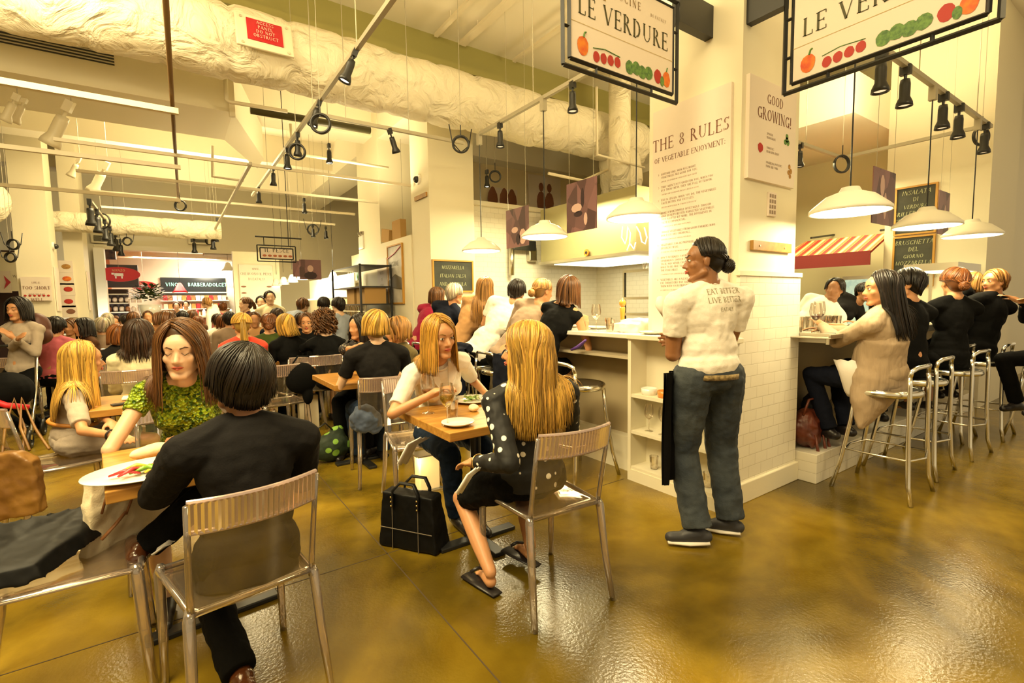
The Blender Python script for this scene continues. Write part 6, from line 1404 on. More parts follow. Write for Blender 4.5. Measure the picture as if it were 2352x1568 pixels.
# stroller at far left
c = vec(atz(18, 935, 0)); c = vec((c[0]*.72, c[1]*.72, 0))
t = empty('stroller', tuple(c), 'black and red folding stroller at the left edge', 'stroller', world=True)
MB().ell(c+vec((0,0,.55)), (.22,.28,.20), None, 16, 10).build('seat_fabric', K['black'], t, remesh=.015, sm=3)
MB().tube([c+vec((-.25,-.2,.62)), c+vec((.05,-.3,.45)), c+vec((.2,-.25,.40))], .03, 8).build('red_strap', mat('red_webbing', (.75,.02,.03), .5), t, smooth=True)
for sx in (-.2, .2):
    MB().tube([c+vec((sx,-.3,.08)), c+vec((sx,.1,.5)), c+vec((sx,.35,1.0))], .014, 8).build('frame_tube', M_alu, t, smooth=True)
    for sy in (-.32, .3): MB().torus(c+vec((sx,sy,.09)), .075, .018, (1,0,0), 20, 8).build('wheel', M_black, t, smooth=True)
MB().tube([c+vec((-.2,.35,1.0)), c+vec((.2,.35,1.0))], .016, 8).build('handlebar', M_black, t, smooth=True)
# ------------------------------------------------------------------ left bar items
CZ = 1.126
wineglass((2.93, 2.98, CZ), 'empty wine glass on the left counter beside the black top woman', None, 1.05)
tumbler((2.95, 2.84, CZ), 'water tumbler on the left counter beside the empty wine glass', .10, .036)
t = empty('pepper_mill', (3.12, 2.86, CZ), 'tall orange wooden pepper mill on the left counter', 'pepper mill', world=True)
PW = mat('orange_wood', (.70,.26,.03), .3, coat=.4)
MB().lathe([(.001,0),(.028,0),(.030,.02),(.020,.06),(.018,.12),(.024,.19),(.018,.20),(.001,.20)], (3.12,2.86,CZ), 18).build('mill_body', PW, t, smooth=True)
MB().lathe([(.012,.20),(.026,.215),(.030,.235),(.024,.255),(.008,.262),(.006,.275),(.001,.278)], (3.12,2.86,CZ), 18).build('mill_head', PW, t, smooth=True)
t = empty('paper_parcel', (3.05, 2.66, CZ), 'crumpled white paper on the left counter by the rules board', 'paper', world=True)
MB().bb(2.95, 3.02, 2.56, 2.8, CZ, CZ+.07).bb(3.0, 3.3, 2.56, 2.78, CZ, CZ+.10).build('folded_paper', NAP, t, remesh=.01, sm=4, wrinkle=.04, wscale=.06)
plate((2.95, 2.40, CZ), 'white plate on the worktop in front of the rules board', .10)
for k, y in enumerate((3.2, 3.6, 4.1, 4.6, 5.1)): 
    plate((3.18, y, CZ), ['first', 'second', 'third', 'fourth', 'fifth'][k]+' white plate along the left counter counted from the pillar', .11)
for k, y in enumerate((3.15, 3.72, 4.22, 4.72)): tumbler((3.25, y, CZ), ['first', 'second', 'third', 'fourth'][k]+' tumbler along the inner edge of the left counter', .10, .034)
t = empty('herb_pot', (3.3, 4.0, CZ), 'small green herb bunch behind the grey wrap woman', 'plant', world=True)
mb = MB(); rg = random.Random(3)
for k in range(40):
    a = rg.uniform(0, 6.28); l = rg.uniform(.05, .16); mb.tube([(3.3, 4.0, CZ+.06), (3.3+l*.5*math.cos(a), 4.0+l*.5*math.sin(a), CZ+.06+l)], [.003,.012], 4, flat=.3)
mb.build('leaves', GRL, t); MB().lathe([(.001,0),(.04,0),(.05,.08),(.001,.08)], (3.3,4.0,CZ), 14).build('pot', M_china, t)
t = empty('purple_purse', (2.78, 3.03, .96), 'purple pouch and keys hooked under the left counter', 'purse', world=True)
MB().tube([(2.76,3.10,.97),(2.78,3.03,1.0),(2.78,2.95,1.06)], [.02,.035,.015], 8, flat=.5).build('pouch', mat('purple_cloth', (.12,.05,.28), .5), t, smooth=True)
# glassware in the shelf unit
GG = []
for k in range(5):
    for zi, z in enumerate((.392, .672)):
        p = (2.91, 1.88+.13*k, z)
        if zi: 
            if k == 4: o = MB().lathe([(.001,0),(.05,0),(.085,.06),(.08,.06),(.045,.008),(.001,.008)], (2.91,1.92,z), 20).build('serving_bowl', M_china, smooth=True); tag(o, 'white bowl on the top shelf of the low shelf unit', 'bowl')
            elif k in (1, 2, 3): tag(MB().lathe([(.001,0),(.055,0),(.06,.05),(.055,.05),(.05,.006),(.001,.006)], (2.91,1.95+.15*k,z), 20).build('serving_bowl', [M_china, M_china, PW, M_china][k], smooth=True), ['', 'pale dish next to the white bowl on the shelf unit', 'orange wooden bowl on the shelf unit', 'far pale dish on the top shelf of the shelf unit'][k], 'bowl')
        else:
            g = wineglass(p, 'clear wine glass in the row on the middle shelf of the low unit', None, .95); g['group'] = 'glasses on the middle shelf'; GG.append(g)
for k in range(4):
    g = tumbler((2.91, 1.9+.15*k, .112), 'tumbler on the bottom shelf of the low unit', .1, .034, 0); g['group'] = 'glasses on the bottom shelf'
# ------------------------------------------------------------------ right bar items
CZ2 = 1.123
wineglass((3.98, 1.72, 1.101), 'red wine glass left of the cardigan woman hand', M_redwine, 1.1, .4); wineglass((4.22, 1.80, 1.101), 'second red wine glass at the right counter', M_redwine, 1.15, .45)
wineglass((4.12, 1.68, 1.101), 'wine glass tinted yellow beside the red wine glasses', M_rose, .9, .3) if False else None
tumbler((3.92, 1.82, 1.101), 'water tumbler at the left end of the right counter', .11, .036)
for k in range(14):
    g = tumbler((4.55+.085*(k % 7), 2.0+.09*(k//7), 1.09), 'clean tumbler in the close rows on the right counter', .12, .036, 0); g['group'] = 'clean tumblers on the right counter'
o = MB().box((0,0,.01), (.13,.07,.02)).build('wallet', M_black, bevel=.006); o.location = (3.93, 1.60, 1.10); tag(o, 'black wallet lying on the steel tray edge', 'wallet')
t = empty('black_purse', (4.1, 1.6, 1.1), 'x', 'purse') if False else None
# napkin draped on stool
drape('napkin', [(3.93,1.50,.93), (3.93,1.47,.84), (3.96,1.44,.70), (3.98,1.42,.66)], (.0,.14,0), 'pale napkin hanging in front of the cardigan woman', 'napkin', NAP)
# espresso machine, shelf with cups, fridge, awning
t = empty('cash_terminal', (4.6, 2.35, 1.09), 'dark tilted screen terminal behind the right counter', 'terminal', world=True)
MB().box((4.75, 2.62, 1.36), (.05,.34,.28), .3, 0, .35).build('screen', M_black, t, bevel=.01); MB().box((4.8, 2.62, 1.16), (.2,.2,.14)).build('stand', M_black, t, bevel=.01)
struct('trim_back_counter', MB().bb(4.6, 4.95, 2.45, 2.9, 0, 1.09), M_steel)
wsf = empty('wall_shelf', (6.0, 4.2, 1.5), 'steel wall shelf carrying stacked bowls beside the pillar', 'shelf', world=True)
MB().bb(5.2, 6.6, 3.4, 3.7, 1.50, 1.53).build('shelf_board', M_steel, wsf)
MB().bb(5.25, 5.3, 3.65, 3.7, 0, 1.50).build('post', M_steel, wsf); MB().bb(6.5, 6.55, 3.65, 3.7, 0, 1.50).build('post', M_steel, wsf)
for k in range(9):
    for j in range(3):
        o = MB().lathe([(.001,0),(.045,0),(.075,.05),(.07,.05),(.04,.006),(.001,.006)], (5.3+.14*k, 3.55, 1.531+.05*j), 16).build('soup_bowl', M_china, smooth=True); tag(o, 'pale bowl in the stacks on the steel shelf beside the pillar', 'bowl', 'stacked bowls on the steel shelf')
fr = empty('display_fridge', (8.3, 3.0, 0), 'glass display fridge with lit drinks beneath the striped awning', 'fridge', world=True)
f0 = atx(1932, 635, 8.0); f1 = atx(2000, 700, 8.0)
MB().bb(8.05, 8.6, f1[1], f0[1], 0, f0[2]).build('cabinet', M_steel, fr)
MB().bb(8.03, 8.05, f1[1]+.04, f0[1]-.04, .95, f0[2]-.05).build('lit_shelves', mat('fridge_lit', (.3,.35,.2), .4, emit=(.75,.95,.7), estr=.5, color2=(.04,.08,.02), vscale=14), fr)
for z in (1.15, 1.38): MB().bb(8.015, 8.03, f1[1]+.04, f0[1]-.04, z, z+.02).build('shelf', M_steel, fr)
# striped awning
m, nt, b = nodemat('awning_stripes'); tc = nt.nodes.new('ShaderNodeTexCoord'); sp = nt.nodes.new('ShaderNodeSeparateXYZ'); nt.links.new(tc.outputs['Object'], sp.inputs[0])
ma = nt.nodes.new('ShaderNodeMath'); ma.operation = 'MULTIPLY'; ma.inputs[1].default_value = 6.5; nt.links.new(sp.outputs['Y'], ma.inputs[0]); mf = nt.nodes.new('ShaderNodeMath'); mf.operation = 'FRACT'; nt.links.new(ma.outputs[0], mf.inputs[0])
r = nt.nodes.new('ShaderNodeValToRGB'); r.color_ramp.interpolation = 'CONSTANT'; e = r.color_ramp.elements; e[0].color = (.30,.02,.012,1); e[1].color = (.55,.28,.03,1); e[1].position = .4
for p_, c_ in ((.48, (.45,.07,.05)), (.62, (.55,.28,.03)), (.70, (.62,.40,.25)), (.9, (.55,.28,.03))): q = e.new(p_); q.color = (*c_, 1)
nt.links.new(mf.outputs[0], r.inputs[0]); nt.links.new(r.outputs[0], b.inputs['Base Color']); b.inputs['Roughness'].default_value = .8; M_awn = m
aw = empty('striped_awning', (8, 3.2, 1.8), 'red and yellow striped awning over the right kitchen', 'awning', world=True)
y1, y0 = 3.85, 2.64
MB().add([(7.6,y0,1.98),(7.6,y1,1.98),(8.25,y1-.1,2.26),(8.25,y0,2.26),(7.6,y0,1.95),(7.6,y1,1.95),(8.25,y1-.1,2.23),(8.25,y0,2.23)], [(0,1,2,3),(7,6,5,4),(0,3,7,4),(1,5,6,2),(0,4,5,1),(3,2,6,7)]).build('canopy', M_awn, aw)
MB().bb(7.58, 7.6, y0, y1, 1.80, 1.985).build('valance', mat('valance_dark_red', (.16,.012,.01), .8), aw)
MB().cyl((8.2,y0+.1,2.3), (8.99,y0+.1,2.4), .015).cyl((8.2,y1-.2,2.3), (8.99,y1-.2,2.4), .015).build('bracket', M_black, aw)
lamp('awning_light', 'AREA', (7.9, 3.0, 2.9), 25, WARM2, .5, (7.9,3.0,2.0))
# chalkboards on the right column
CHK = mat('chalkboard', (.025,.028,.020), .7, color2=(.05,.05,.035), vscale=5); FRW = mat('gold_wood_frame', (.50,.26,.04), .4); CHW = mat('chalk_writing', (.42,.44,.26), .9)
def chalk(o, axis, lines, t, h, lead, w_):
    mb = MB(); rg = random.Random(len(lines)); ux = vec((1,0,0)) if axis == 'y' else vec((0,-1,0))
    for k, l in enumerate(lines): text_mb(mb, l, vec(o)-vec((0,0,1))*(k*lead), ux, (0,0,1), h*rg.uniform(.9,1.1), .06, 'c', th=0, serif=False, slant=rg.uniform(0,.25))
    mb.build('chalk_writing', CHW, t)
for k, (z0, z1, lines) in enumerate(((2.20, 2.78, ['INSALATA', 'DI', 'VERDURA', 'GRILLED TUNA &', 'ASPARAGUS WITH', 'LEMON AND HERBS']), (1.52, 2.14, ['BRUSCHETTA', 'DEL', 'GIORNO', 'MOZZARELLA', '&', 'ROASTED PEPPERS']))):
    t = board('chalk_menu', 8.0, 2.10, z0, z1, .40, 'x', ['upper chalk menu with a gold frame on the right column', 'lower chalk menu with a gold frame on the right column'][k], CHK, .02, FRW)
    chalk((7.976, 2.30, z1-.09), 'x', lines, t, .052, .088, .4)
t = board('chalk_menu', 3.07, 6.37, 1.56, 1.98, .62, 'y', 'chalk menu reading mozzarella on the middle column', CHK, .02, FRW)
chalk((3.37, 6.345, 1.87), 'y', ['MOZZARELLA', 'ITALIAN SALSA', 'AND ARUGULA'], t, .052, .12, .6)
# hanging photographs
def photo_mat(name, seed, c1=(.30,.15,.16), c2=(.035,.015,.02)):
    m, nt, b = nodemat(name); tc = nt.nodes.new('ShaderNodeTexCoord'); mp = nt.nodes.new('ShaderNodeMapping'); mp.inputs['Location'].default_value = (seed, seed*.7, 0); mp.inputs['Scale'].default_value = (7, 7, 4)
    v = nt.nodes.new('ShaderNodeTexVoronoi'); v.inputs['Scale'].default_value = 1.1; nt.links.new(tc.outputs['Object'], mp.inputs[0]); nt.links.new(mp.outputs[0], v.inputs['Vector']); r = nt.nodes.new('ShaderNodeValToRGB'); e = r.color_ramp.elements
    e[0].color = (*c2, 1); e[1].color = (*c1, 1); nt.links.new(v.outputs['Color'], r.inputs[0]); nt.links.new(r.outputs[0], b.inputs['Base Color']); b.inputs['Roughness'].default_value = .4; return m
PMX = [photo_mat('sepia_photo_%s' % 'abcdef'[k], k*3.1) for k in range(6)]; M_pale = mat('photo_highlight', (.62,.42,.38), .5); M_pdk = mat('photo_shadow', (.03,.012,.02), .5)
def photo(p, w, h, axis, label, k, extra=()):
    x, y, z = p; t = empty('hanging_photo', p, label, 'photograph', 'purple toned photographs hung over the counters', world=True)
    if axis == 'x': MB().bb(x, x+.008, y-w/2, y+w/2, z-h/2, z+h/2).build('print', PMX[k], t)
    else: MB().bb(x-w/2, x+w/2, y, y+.008, z-h/2, z+h/2).build('print', PMX[k], t)
    for s_ in (-.4, .4):
        q = (x, y+s_*w, z+h/2) if axis == 'x' else (x+s_*w, y, z+h/2); MB().cyl(q, (q[0], q[1], ZC), .002, seg=5).build('wire', M_track, t)
    for (a, b_, w_, h_, mm) in extra:
        n = 10; pts = [(a*w/2+w_*w/2*math.cos(2*math.pi*i/n), b_*h/2+h_*h/2*math.sin(2*math.pi*i/n)) for i in range(n)]
        if axis == 'x': MB().add([(x-.001, y-q[0], z+q[1]) for q in pts], [tuple(range(n))]).build('picture_shape', mm, t)
        else: MB().add([(x+q[0], y-.001, z+q[1]) for q in pts], [tuple(range(n))]).build('picture_shape', mm, t)
    return t
photo((3.45, 4.84, 2.27), .46, .46, 'x', 'purple photo of a crowded street market hung left of the middle lamp', 0, ((-.2,-.1,.3,.16,M_pale), (.5,-.5,.3,.4,M_pale), (.1,-.6,.2,.3,M_pdk)))
photo((3.45, 3.72, 2.34), .44, .50, 'x', 'purple photo of a street with a pale car and building front', 1, ((-.3,-.05,.36,.18,M_pale), (.3,-.55,.12,.25,M_pale), (.1,.3,.12,.4,M_pdk), (-.2,-.3,.3,.12,M_pdk)))
photo((5.28, 1.75, 2.26), .50, .48, 'y', 'purple photo hanging right of the largest right lamp', 2, ((.1,-.3,.14,.5,M_pale), (-.2,.4,.2,.4,M_pale)))
photo((6.95, 1.75, 2.27), .36, .46, 'y', 'narrow dark photo hanging between the two right lamps', 3, ((.2,-.1,.2,.5,M_pale),))
p = at(816-10, 632, 8.0) ; p = at(713, 619, 8.5)
photo(p, .36, .34, 'y', 'dark portrait photo of a person in pearls over the fish counter', 4, ((0,.1,.28,.35,M_pale), (0,-.6,.6,.4,M_pdk)))
photo(at(683, 617, 9.2), .16, .30, 'y', 'small dark photo left of the portrait photo', 5)
# posters on the upper back wall
for k, (a, b_, lab) in enumerate((((1213, 410), (1286, 482), 'pale poster with two brown figures high on the back wall'), ((1125, 440), (1187, 478), 'pale poster with several figures partly behind the photo'))):
    p = aty(*a, 8.98); q = aty(*b_, 8.98); t = board('wall_poster', p[0], 8.98, q[2]-.1, p[2]+.1, q[0]-p[0], 'y', lab, mat('poster_grey', (.66,.58,.50), .5), .03, None, 'poster')
    mb = MB(); cx = (p[0]+q[0])/2
    for j in ((-.12, .12) if k == 0 else (-.3, .0, .2)): mb.ell((cx+j, 8.945, (p[2]+q[2])/2+.15), (.07,.01,.10), None, 12, 6); mb.ell((cx+j, 8.945, q[2]+.12), (.13,.01,.24), None, 12, 6)
    mb.build('figure_print', mat('figure_brown', (.20,.07,.03), .6), t)
# kitchen: hood, neon sign, steel shelf, box, tiled wall items
hd = empty('kitchen_hood', (5.6, 4.6, 2.1), 'big steel extraction hood over the left kitchen', 'hood', world=True)
M_hood = mat('hood_steel', (.42,.38,.20), .42, metal=.6)
MB().bb(5.0, 6.5, 4.35, 6.35, 2.02, 2.86).build('hood_body', M_hood, hd); MB().bb(4.97, 6.5, 4.32, 6.38, 1.98, 2.02).build('hood_rim', M_steel, hd)
MB().bb(5.15, 6.3, 4.5, 6.2, 1.972, 1.979).build('hood_light', mat('hood_lamp', (1,1,.8), .5, emit=(1,.95,.65), estr=2.5), hd)
MB().cyl((5.6,5.2,2.86), (5.6,5.2,4.7), .16).build('flue', M_duct, hd, smooth=True)
t = empty('hood_badge', tuple(atx(1347, 580, 4.96)), 'small round orange emblem on the hood rim', 'emblem', world=True); c = atx(1347, 580, 4.96); MB().cyl((4.955, c[1], c[2]), (4.97, c[1], c[2]), .05).build('disc', M_or, t); MB().cyl((4.95, c[1], c[2]), (4.955, c[1], c[2]), .022).build('centre', M_black, t)
t = empty('neon_sign', tuple(atx(1465, 560, 4.94)), 'pink scribbled neon tube on the hood beside the pillar', 'neon sign', world=True)
NE = mat('neon_pink', (1,.5,.45), .4, emit=(1,.42,.36), estr=1.8)
for k, pts in enumerate((((1430,520),(1428,545),(1436,560),(1440,545),(1442,520),(1448,535),(1446,560),(1440,575)), ((1462,520),(1470,535),(1474,555),(1482,560),(1486,545),(1480,522)), ((1448,560),(1456,572),(1460,556)))):
    MB().tube([vec(atx(a, b_, 4.93)) for a, b_ in pts], .009, 6).build('neon_tube', NE, t, smooth=True)
mb = MB()
c = atx(1410, 655, 5.3)
ov = empty('steel_oven_rack', (5.5, 4.5, 0), 'steel shelf rack with dark openings left of the pillar', 'rack', world=True)
a, b_ = atx(1430, 640, 5.2), atx(1515, 720, 5.2)
MB().bb(5.2, 5.9, b_[1]-.3, a[1], 0, .95).build('base_cabinet', M_steel, ov)
MB().bb(5.75, 5.9, b_[1]-.3, a[1], .95, a[2]+.1).build('back_plate', M_black, ov)
for z in (.95, 1.17, 1.39, a[2]+.08): MB().bb(5.2, 5.9, b_[1]-.3, a[1], z, z+.035).build('shelf', M_steel, ov)
for y in (a[1]-.03, b_[1]-.3): MB().bb(5.2, 5.24, y, y+.03, .95, a[2]+.1).build('upright', M_steel, ov)
rg = random.Random(2)
for k in range(5): tag(MB().lathe([(.001,0),(.03,0),(.035,.09),(.03,.1),(.001,.1)], (5.35, b_[1]-.15+.13*k, a[2]+.115), 12).build('glass_jar', M_glass, smooth=True), 'small jar in the row on top of the steel rack', 'jar', 'jars on the steel rack')
t = empty('soap_dispenser', tuple(aty(1217, 588, 6.7)), 'small steel dispenser on the tiled kitchen wall', 'dispenser', world=True); c = aty(1217, 585, 6.7); MB().bb(c[0]-.08, c[0]+.08, 6.6, 6.699, c[2]-.12, c[2]+.12).build('case', M_steel, t, bevel=.02)
t = empty('menu_screen', tuple(aty(1205, 565, 6.7)), 'dark monitor on the tiled wall behind the photo', 'monitor', world=True); c = aty(1202, 563, 6.7); MB().bb(c[0]-.3, c[0]+.16, 6.55, 6.60, c[2]-.10, c[2]+.06).build('screen', M_black, t, bevel=.01); MB().bb(c[0]-.1, c[0]-.05, 6.6, 6.7, c[2]-.05, c[2]).build('wall_arm', M_black, t)
# security camera, wood pieces on columns
for (px, py, lab) in ((962, 412, 'white dome security camera on the middle column'), (127, 568, 'small dome camera on the left column')):
    p = atx(px, py, 3.04) if px > 500 else at(px, py, 9.0)
    if px < 500: p = (-1.74, 12.3, p[2]); p = (-1.74, 12.25, atx(px, py, -1.74)[2])
    s_ = -1 if px > 500 else 1
    t = empty('security_camera', tuple(p), lab, 'camera', world=True); MB().cyl(p, (p[0]+s_*.03, p[1], p[2]), .075).build('mount', M_china, t, smooth=False); MB().ell((p[0]+s_*.035, p[1], p[2]-.005), (.05,.05,.05), None, 14, 8).build('dome', M_black, t, smooth=True)
t = empty('wood_rail', tuple(atx(968, 452, 3.03)), 'short tan wooden rail on the middle column below the camera', 'rail', world=True); p = atx(968, 452, 3.04); MB().bb(3.015, 3.04, p[1]-.2, p[1]+.2, p[2]-.03, p[2]+.03).build('board', MATS['varnished_wood'], t)
# framed poster on the partition
p, q = atx(893, 572, 3.02), atx(929, 694, 3.02); y0, y1 = q[1], p[1]
t = board('framed_poster', 3.02, y0, q[2], p[2]+.02, y1-y0, 'x', 'tall wooden framed poster with a dark hill on the white partition', mat('poster_sky', (.62,.58,.52), .5, color2=(.42,.40,.36), vscale=4), .02, FRW, 'poster')
mb = MB(); text_mb(mb, 'PASSIONE', (2.998, y1-.06, p[2]-.30), (0,-1,0), (0,0,1), .075, .05, 'l', th=0, serif=False, bold=1.4); mb.build('title', M_ink, t)
MB().add([(2.997, y1, q[2]+.25), (2.997, y0, q[2]+.20), (2.997, y0, q[2]+.38), (2.997, (y0+y1)/2, q[2]+.46), (2.997, y1, q[2]+.36)], [(0,1,2,3,4)]).build('hill_picture', mat('poster_hill', (.12,.10,.06), .6), t)
MB().tube([(2.996, y1, p[2]-.16), (2.996, (y0+y1)/2, p[2]-.10), (2.996, y0, p[2]+.0)], .008, 5).build('red_line', M_red, t)
p, q = atx(868, 596, 3.02), atx(892, 670, 3.02)
t = board('printed_notice', 3.02, q[1], q[2], p[2], p[1]-q[1], 'x', 'pale printed notice left of the framed poster on the partition', M_panel, .02)
mb = MB(); [text_mb(mb, s_, (2.998, (p[1]+q[1])/2, p[2]-.16-.11*k), (0,-1,0), (0,0,1), .05, .06, 'c', th=0) for k, s_ in enumerate(('THE', 'MEATS', 'OF', 'ITALY'))]; mb.build('lettering', M_grey_ink, t)
# emergency light on the partition
p = atx(822, 563, 3.0); t = empty('emergency_light', tuple(p), 'white twin head emergency light on top of the partition end', 'emergency light', world=True)
MB().box((3.08, 9.35, 2.55), (.14,.26,.25)).build('case', M_china, t, bevel=.01)
for sy in (-.07, .07): MB().lathe([(.001,0),(.05,0),(.06,.05),(.001,.05)], (3.04, 9.35+sy, 2.70), 14).build('lamp_head', M_steel, t)
for k, (y, s_) in enumerate(((7.6, .3), (8.1, .22))):
    o = MB().box((0,0,s_/2), (.1,.35,s_), 0, .2*k).build('cardboard_box', mat('cardboard', (.42,.25,.08), .8)); o.location = (3.08, y, 2.42); tag(o, ['flat cardboard box nearer on top of the white partition', 'leaning cardboard box farther on top of the white partition'][k], 'box')
# metal rack with glasses by the partition
rk = empty('storage_rack', (2.45, 8.6, 0), 'black wire rack with boxes and glasses beside the partition', 'rack', world=True)
X0, X1, Y0, Y1 = 2.45, 2.95, 7.7, 9.3
for (x, y) in ((X0, Y0), (X1, Y0), (X0, Y1), (X1, Y1)): MB().bb(x-.015, x+.015, y-.015, y+.015, 0, 2.02).build('post', M_black, rk)
for z in (.35, .80, 1.15, 1.38, 1.66, 2.0): MB().bb(X0, X1, Y0, Y1, z-.012, z+.012).build('shelf', M_black, rk)
for k, y in enumerate((7.95, 8.5)): o = MB().box((2.7, y, 1.52), (.35,.42,.26)).build('carton', mat('cardboard', (.42,.25,.08), .8)); tag(o, ['nearer brown carton on the wire rack', 'farther brown carton on the wire rack'][k], 'box')
for r_ in range(2):
    for k in range(12):
        g = tumbler((2.52+.0*r_, 7.78+.125*k, 1.163+.11*r_), 'glass in the packed rows on the wire rack', .10, .045, 0); g['group'] = 'glasses on the wire rack'
for k in range(3): tag(MB().ell((2.6, 7.95+.45*k, .92), (.12,.16,.10), None, 12, 8).build('cloth_bundle', [NAP, cloth('lilac_cloth', (.35,.28,.42)), NAP][k], smooth=True), ['white', 'lilac', 'far white'][k]+' cloth bundle on a low shelf of the wire rack', 'cloth')
# fish counter and its board and sign
p, q = aty(548, 607, 13.98), aty(632, 740, 13.98)
t = board('menu_board', p[0], 13.98, q[2], p[2], q[0]-p[0], 'y', 'tall pale board headed Che Buono il Pesce on the far white wall', M_panel, .03)
mb = MB(); cx = (p[0]+q[0])/2
for k, (s_, h) in enumerate((('MMM...', .05), ('CHE BUONO IL PESCE', .06), ('DI EATALY!', .06))): text_mb(mb, s_, (cx, 13.945, p[2]-.13-.13*k), (1,0,0), (0,0,1), h, .06, 'c', th=0)
mb.build('lettering', M_grey_ink, t); mb = MB()
for j in range(6):
    for i in (-.3, .28): mb.ell((cx+i, 13.945, p[2]-.55-.16*j), (.06,.004,.02), None, 10, 6)
mb.build('fish_pictures', M_ink2, t)
z0 = 8.6; p, q = aty(590, 562, z0), aty(680, 602, z0)
t = empty('hanging_sign', tuple(p), 'black framed sign reading Il Pesce above the fish counter', 'sign', world=True)
mb = MB(); x0, x1, zz0, zz1 = p[0], q[0], q[2], p[2]
for k in (0, .04):
    for (a, b_) in (((x0+k, z0, zz0+k), (x1-k, z0, zz0+k)), ((x0+k, z0, zz1-k), (x1-k, z0, zz1-k)), ((x0+k, z0, zz0+k), (x0+k, z0, zz1-k)), ((x1-k, z0, zz0+k), (x1-k, z0, zz1-k))): mb.tube([a, b_], .009, 4)
mb.tube([(x0-.02, z0, zz1+.13), (x1+.1, z0, zz1+.13)], .012, 4).tube([(x0+.1, z0, zz1), (x0+.1, z0, zz1+.13)], .006, 4).tube([(x1-.1, z0, zz1), (x1-.1, z0, ZC)], .006, 4)
mb.build('frame', M_black, t); MB().bb(x0+.05, x1-.05, z0-.004, z0+.004, zz0+.05, zz1-.05).build('panel', M_panel, t)
cx = (x0+x1)/2; mb = text_mb(MB(), 'IL PESCE', (cx, z0-.006, zz0+.145), (1,0,0), (0,0,1), .062, .2, 'c', th=0, bold=1.3); mb.build('lettering', M_ink, t)
mb = MB(); [mb.ell((x0+.1+.075*k, z0-.006, zz0+.09), (.03,.002,.018), None, 10, 6) for k in range(6)]; mb.build('fish_pictures', mat('print_shrimp', (.42,.12,.05), .6), t)
fc = empty('fish_counter', (2.6, 11.0, 0), 'bright fish counter with white glass cases under the cone lamps', 'counter', world=True)
MB().bb(2.0, 2.6, 9.6, 13.4, 0, 1.12).build('counter_base', M_tiley, fc); MB().bb(2.6, 2.95, 9.6, 13.4, 1.5, 1.53).build('upper_shelf', M_white, fc); MB().bb(2.94, 2.96, 9.6, 13.4, 1.1, 2.0).build('lit_back', mat('lit_white_case', (.9,.85,.7), .4), fc)
MB().bb(2.0, 2.96, 9.6, 13.4, 1.12, 1.15).build('countertop', M_marble, fc)
ub = empty('bottle_shelf', (3.6, 10.5, 1.6), 'long shelf of hanging bottles and glasses behind the rack', 'shelf', world=True)
MB().bb(3.5, 3.8, 9.6, 12.5, 1.9, 1.93).build('shelf_board', M_steel, ub); MB().bb(3.78, 3.8, 9.6, 12.5, 0, 2.6).build('back_panel', mat('pale_back', (.7,.62,.42), .6), ub)
for k in range(14): tag(MB().lathe([(.001,0),(.035,0),(.035,.16),(.012,.22),(.012,.28),(.001,.28)], (3.6, 9.75+.19*k, 1.931), 10).build('bottle', [mat('bottle_green', (.02,.06,.02), .2), M_glass, mat('bottle_dark', (.03,.015,.01), .2)][k % 3], smooth=True), 'bottle in the row on the long shelf behind the rack', 'bottle', 'bottles behind the rack')
# ------------------------------------------------------------------ boards on the left columns
p, q = aty(47, 636, 11.98), aty(121, 690, 11.98)
t = board('printed_board', p[0], 11.98, q[2], p[2], q[0]-p[0], 'y', 'pale board reading Too Short on the left column', M_panel, .03)
mb = MB(); cx = (p[0]+q[0])/2
for k, (s_, h) in enumerate((('LIFE IS', .03), ('TOO SHORT', .055), ('NOT TO EAT', .03), ('WELL', .055))): text_mb(mb, s_, (cx, 11.945, p[2]-.11-.105*k), (1,0,0), (0,0,1), h, .06, 'c', th=0)
mb.build('lettering', M_ink2, t); mb = MB(); [mb.ell((cx-.15+.06*k, 11.945, q[2]+.09), (.02,.003,.018), None, 10, 6) for k in range(6)]; mb.build('food_pictures', M_rd, t)
for k, (a, b_, x, lab) in enumerate((((131, 640), (135, 700), -1.735, 'narrow board edge on the side of the left column'), ((190, 640), (200, 700), -1.415, 'narrow printed board beside the lit strip'))):
    y_ = 12.1 if k == 0 else 13.3; z1 = CAMH+(atx(a[0], a[1], x)[2]-CAMH)*1.0; t = empty('printed_board', (x, y_, 1.5), lab, 'sign', world=True); MB().bb(x, x+.02, y_, y_+.35, 1.35, 2.15).build('panel', M_panel, t)
mb0 = [(152, 612, M_yl), (154, 640, M_or), (157, 664, M_rd), (158, 692, M_rd), (163, 715, M_ink2)]
for k, (px, py, mm) in enumerate(mb0):
    p = aty(px, py, 13.18); t = empty('food_picture', p, ['picture of golden pasta topmost on the second left column', 'picture of small dishes second from the top on the second left column', 'picture of red meat in the middle of the second left column', 'picture of ham fourth on the second left column', 'picture of a brown loaf lowest on the second left column'][k], 'picture', world=True)
    MB().bb(p[0]-.14, p[0]+.10, 13.17, 13.20, p[2]-.12, p[2]+.12).build('card', M_panel, t); MB().ell((p[0], 13.166, p[2]), (.07,.004,.05), None, 10, 6).build('food_print', mm, t)
p, q = aty(-30, 622, 13.38), aty(28, 672, 13.38); t = board('arrow_sign', p[0], 13.38, q[2], p[2], q[0]-p[0], 'y', 'grey sign with a red arrow head at the left edge', M_panel, .03)
a = aty(8, 632, 13.34); b_ = aty(25, 648, 13.34); c = aty(9, 664, 13.34); d = aty(14, 648, 13.34); MB().add([a, b_, c, d], [(0,1,2,3)]).build('arrow', M_red, t)
text_mb(MB(), 'WINE', (p[0]+.35, 13.345, p[2]-.12), (1,0,0), (0,0,1), .05, .1, 'l', th=0, serif=False).build('lettering', M_ink, t)
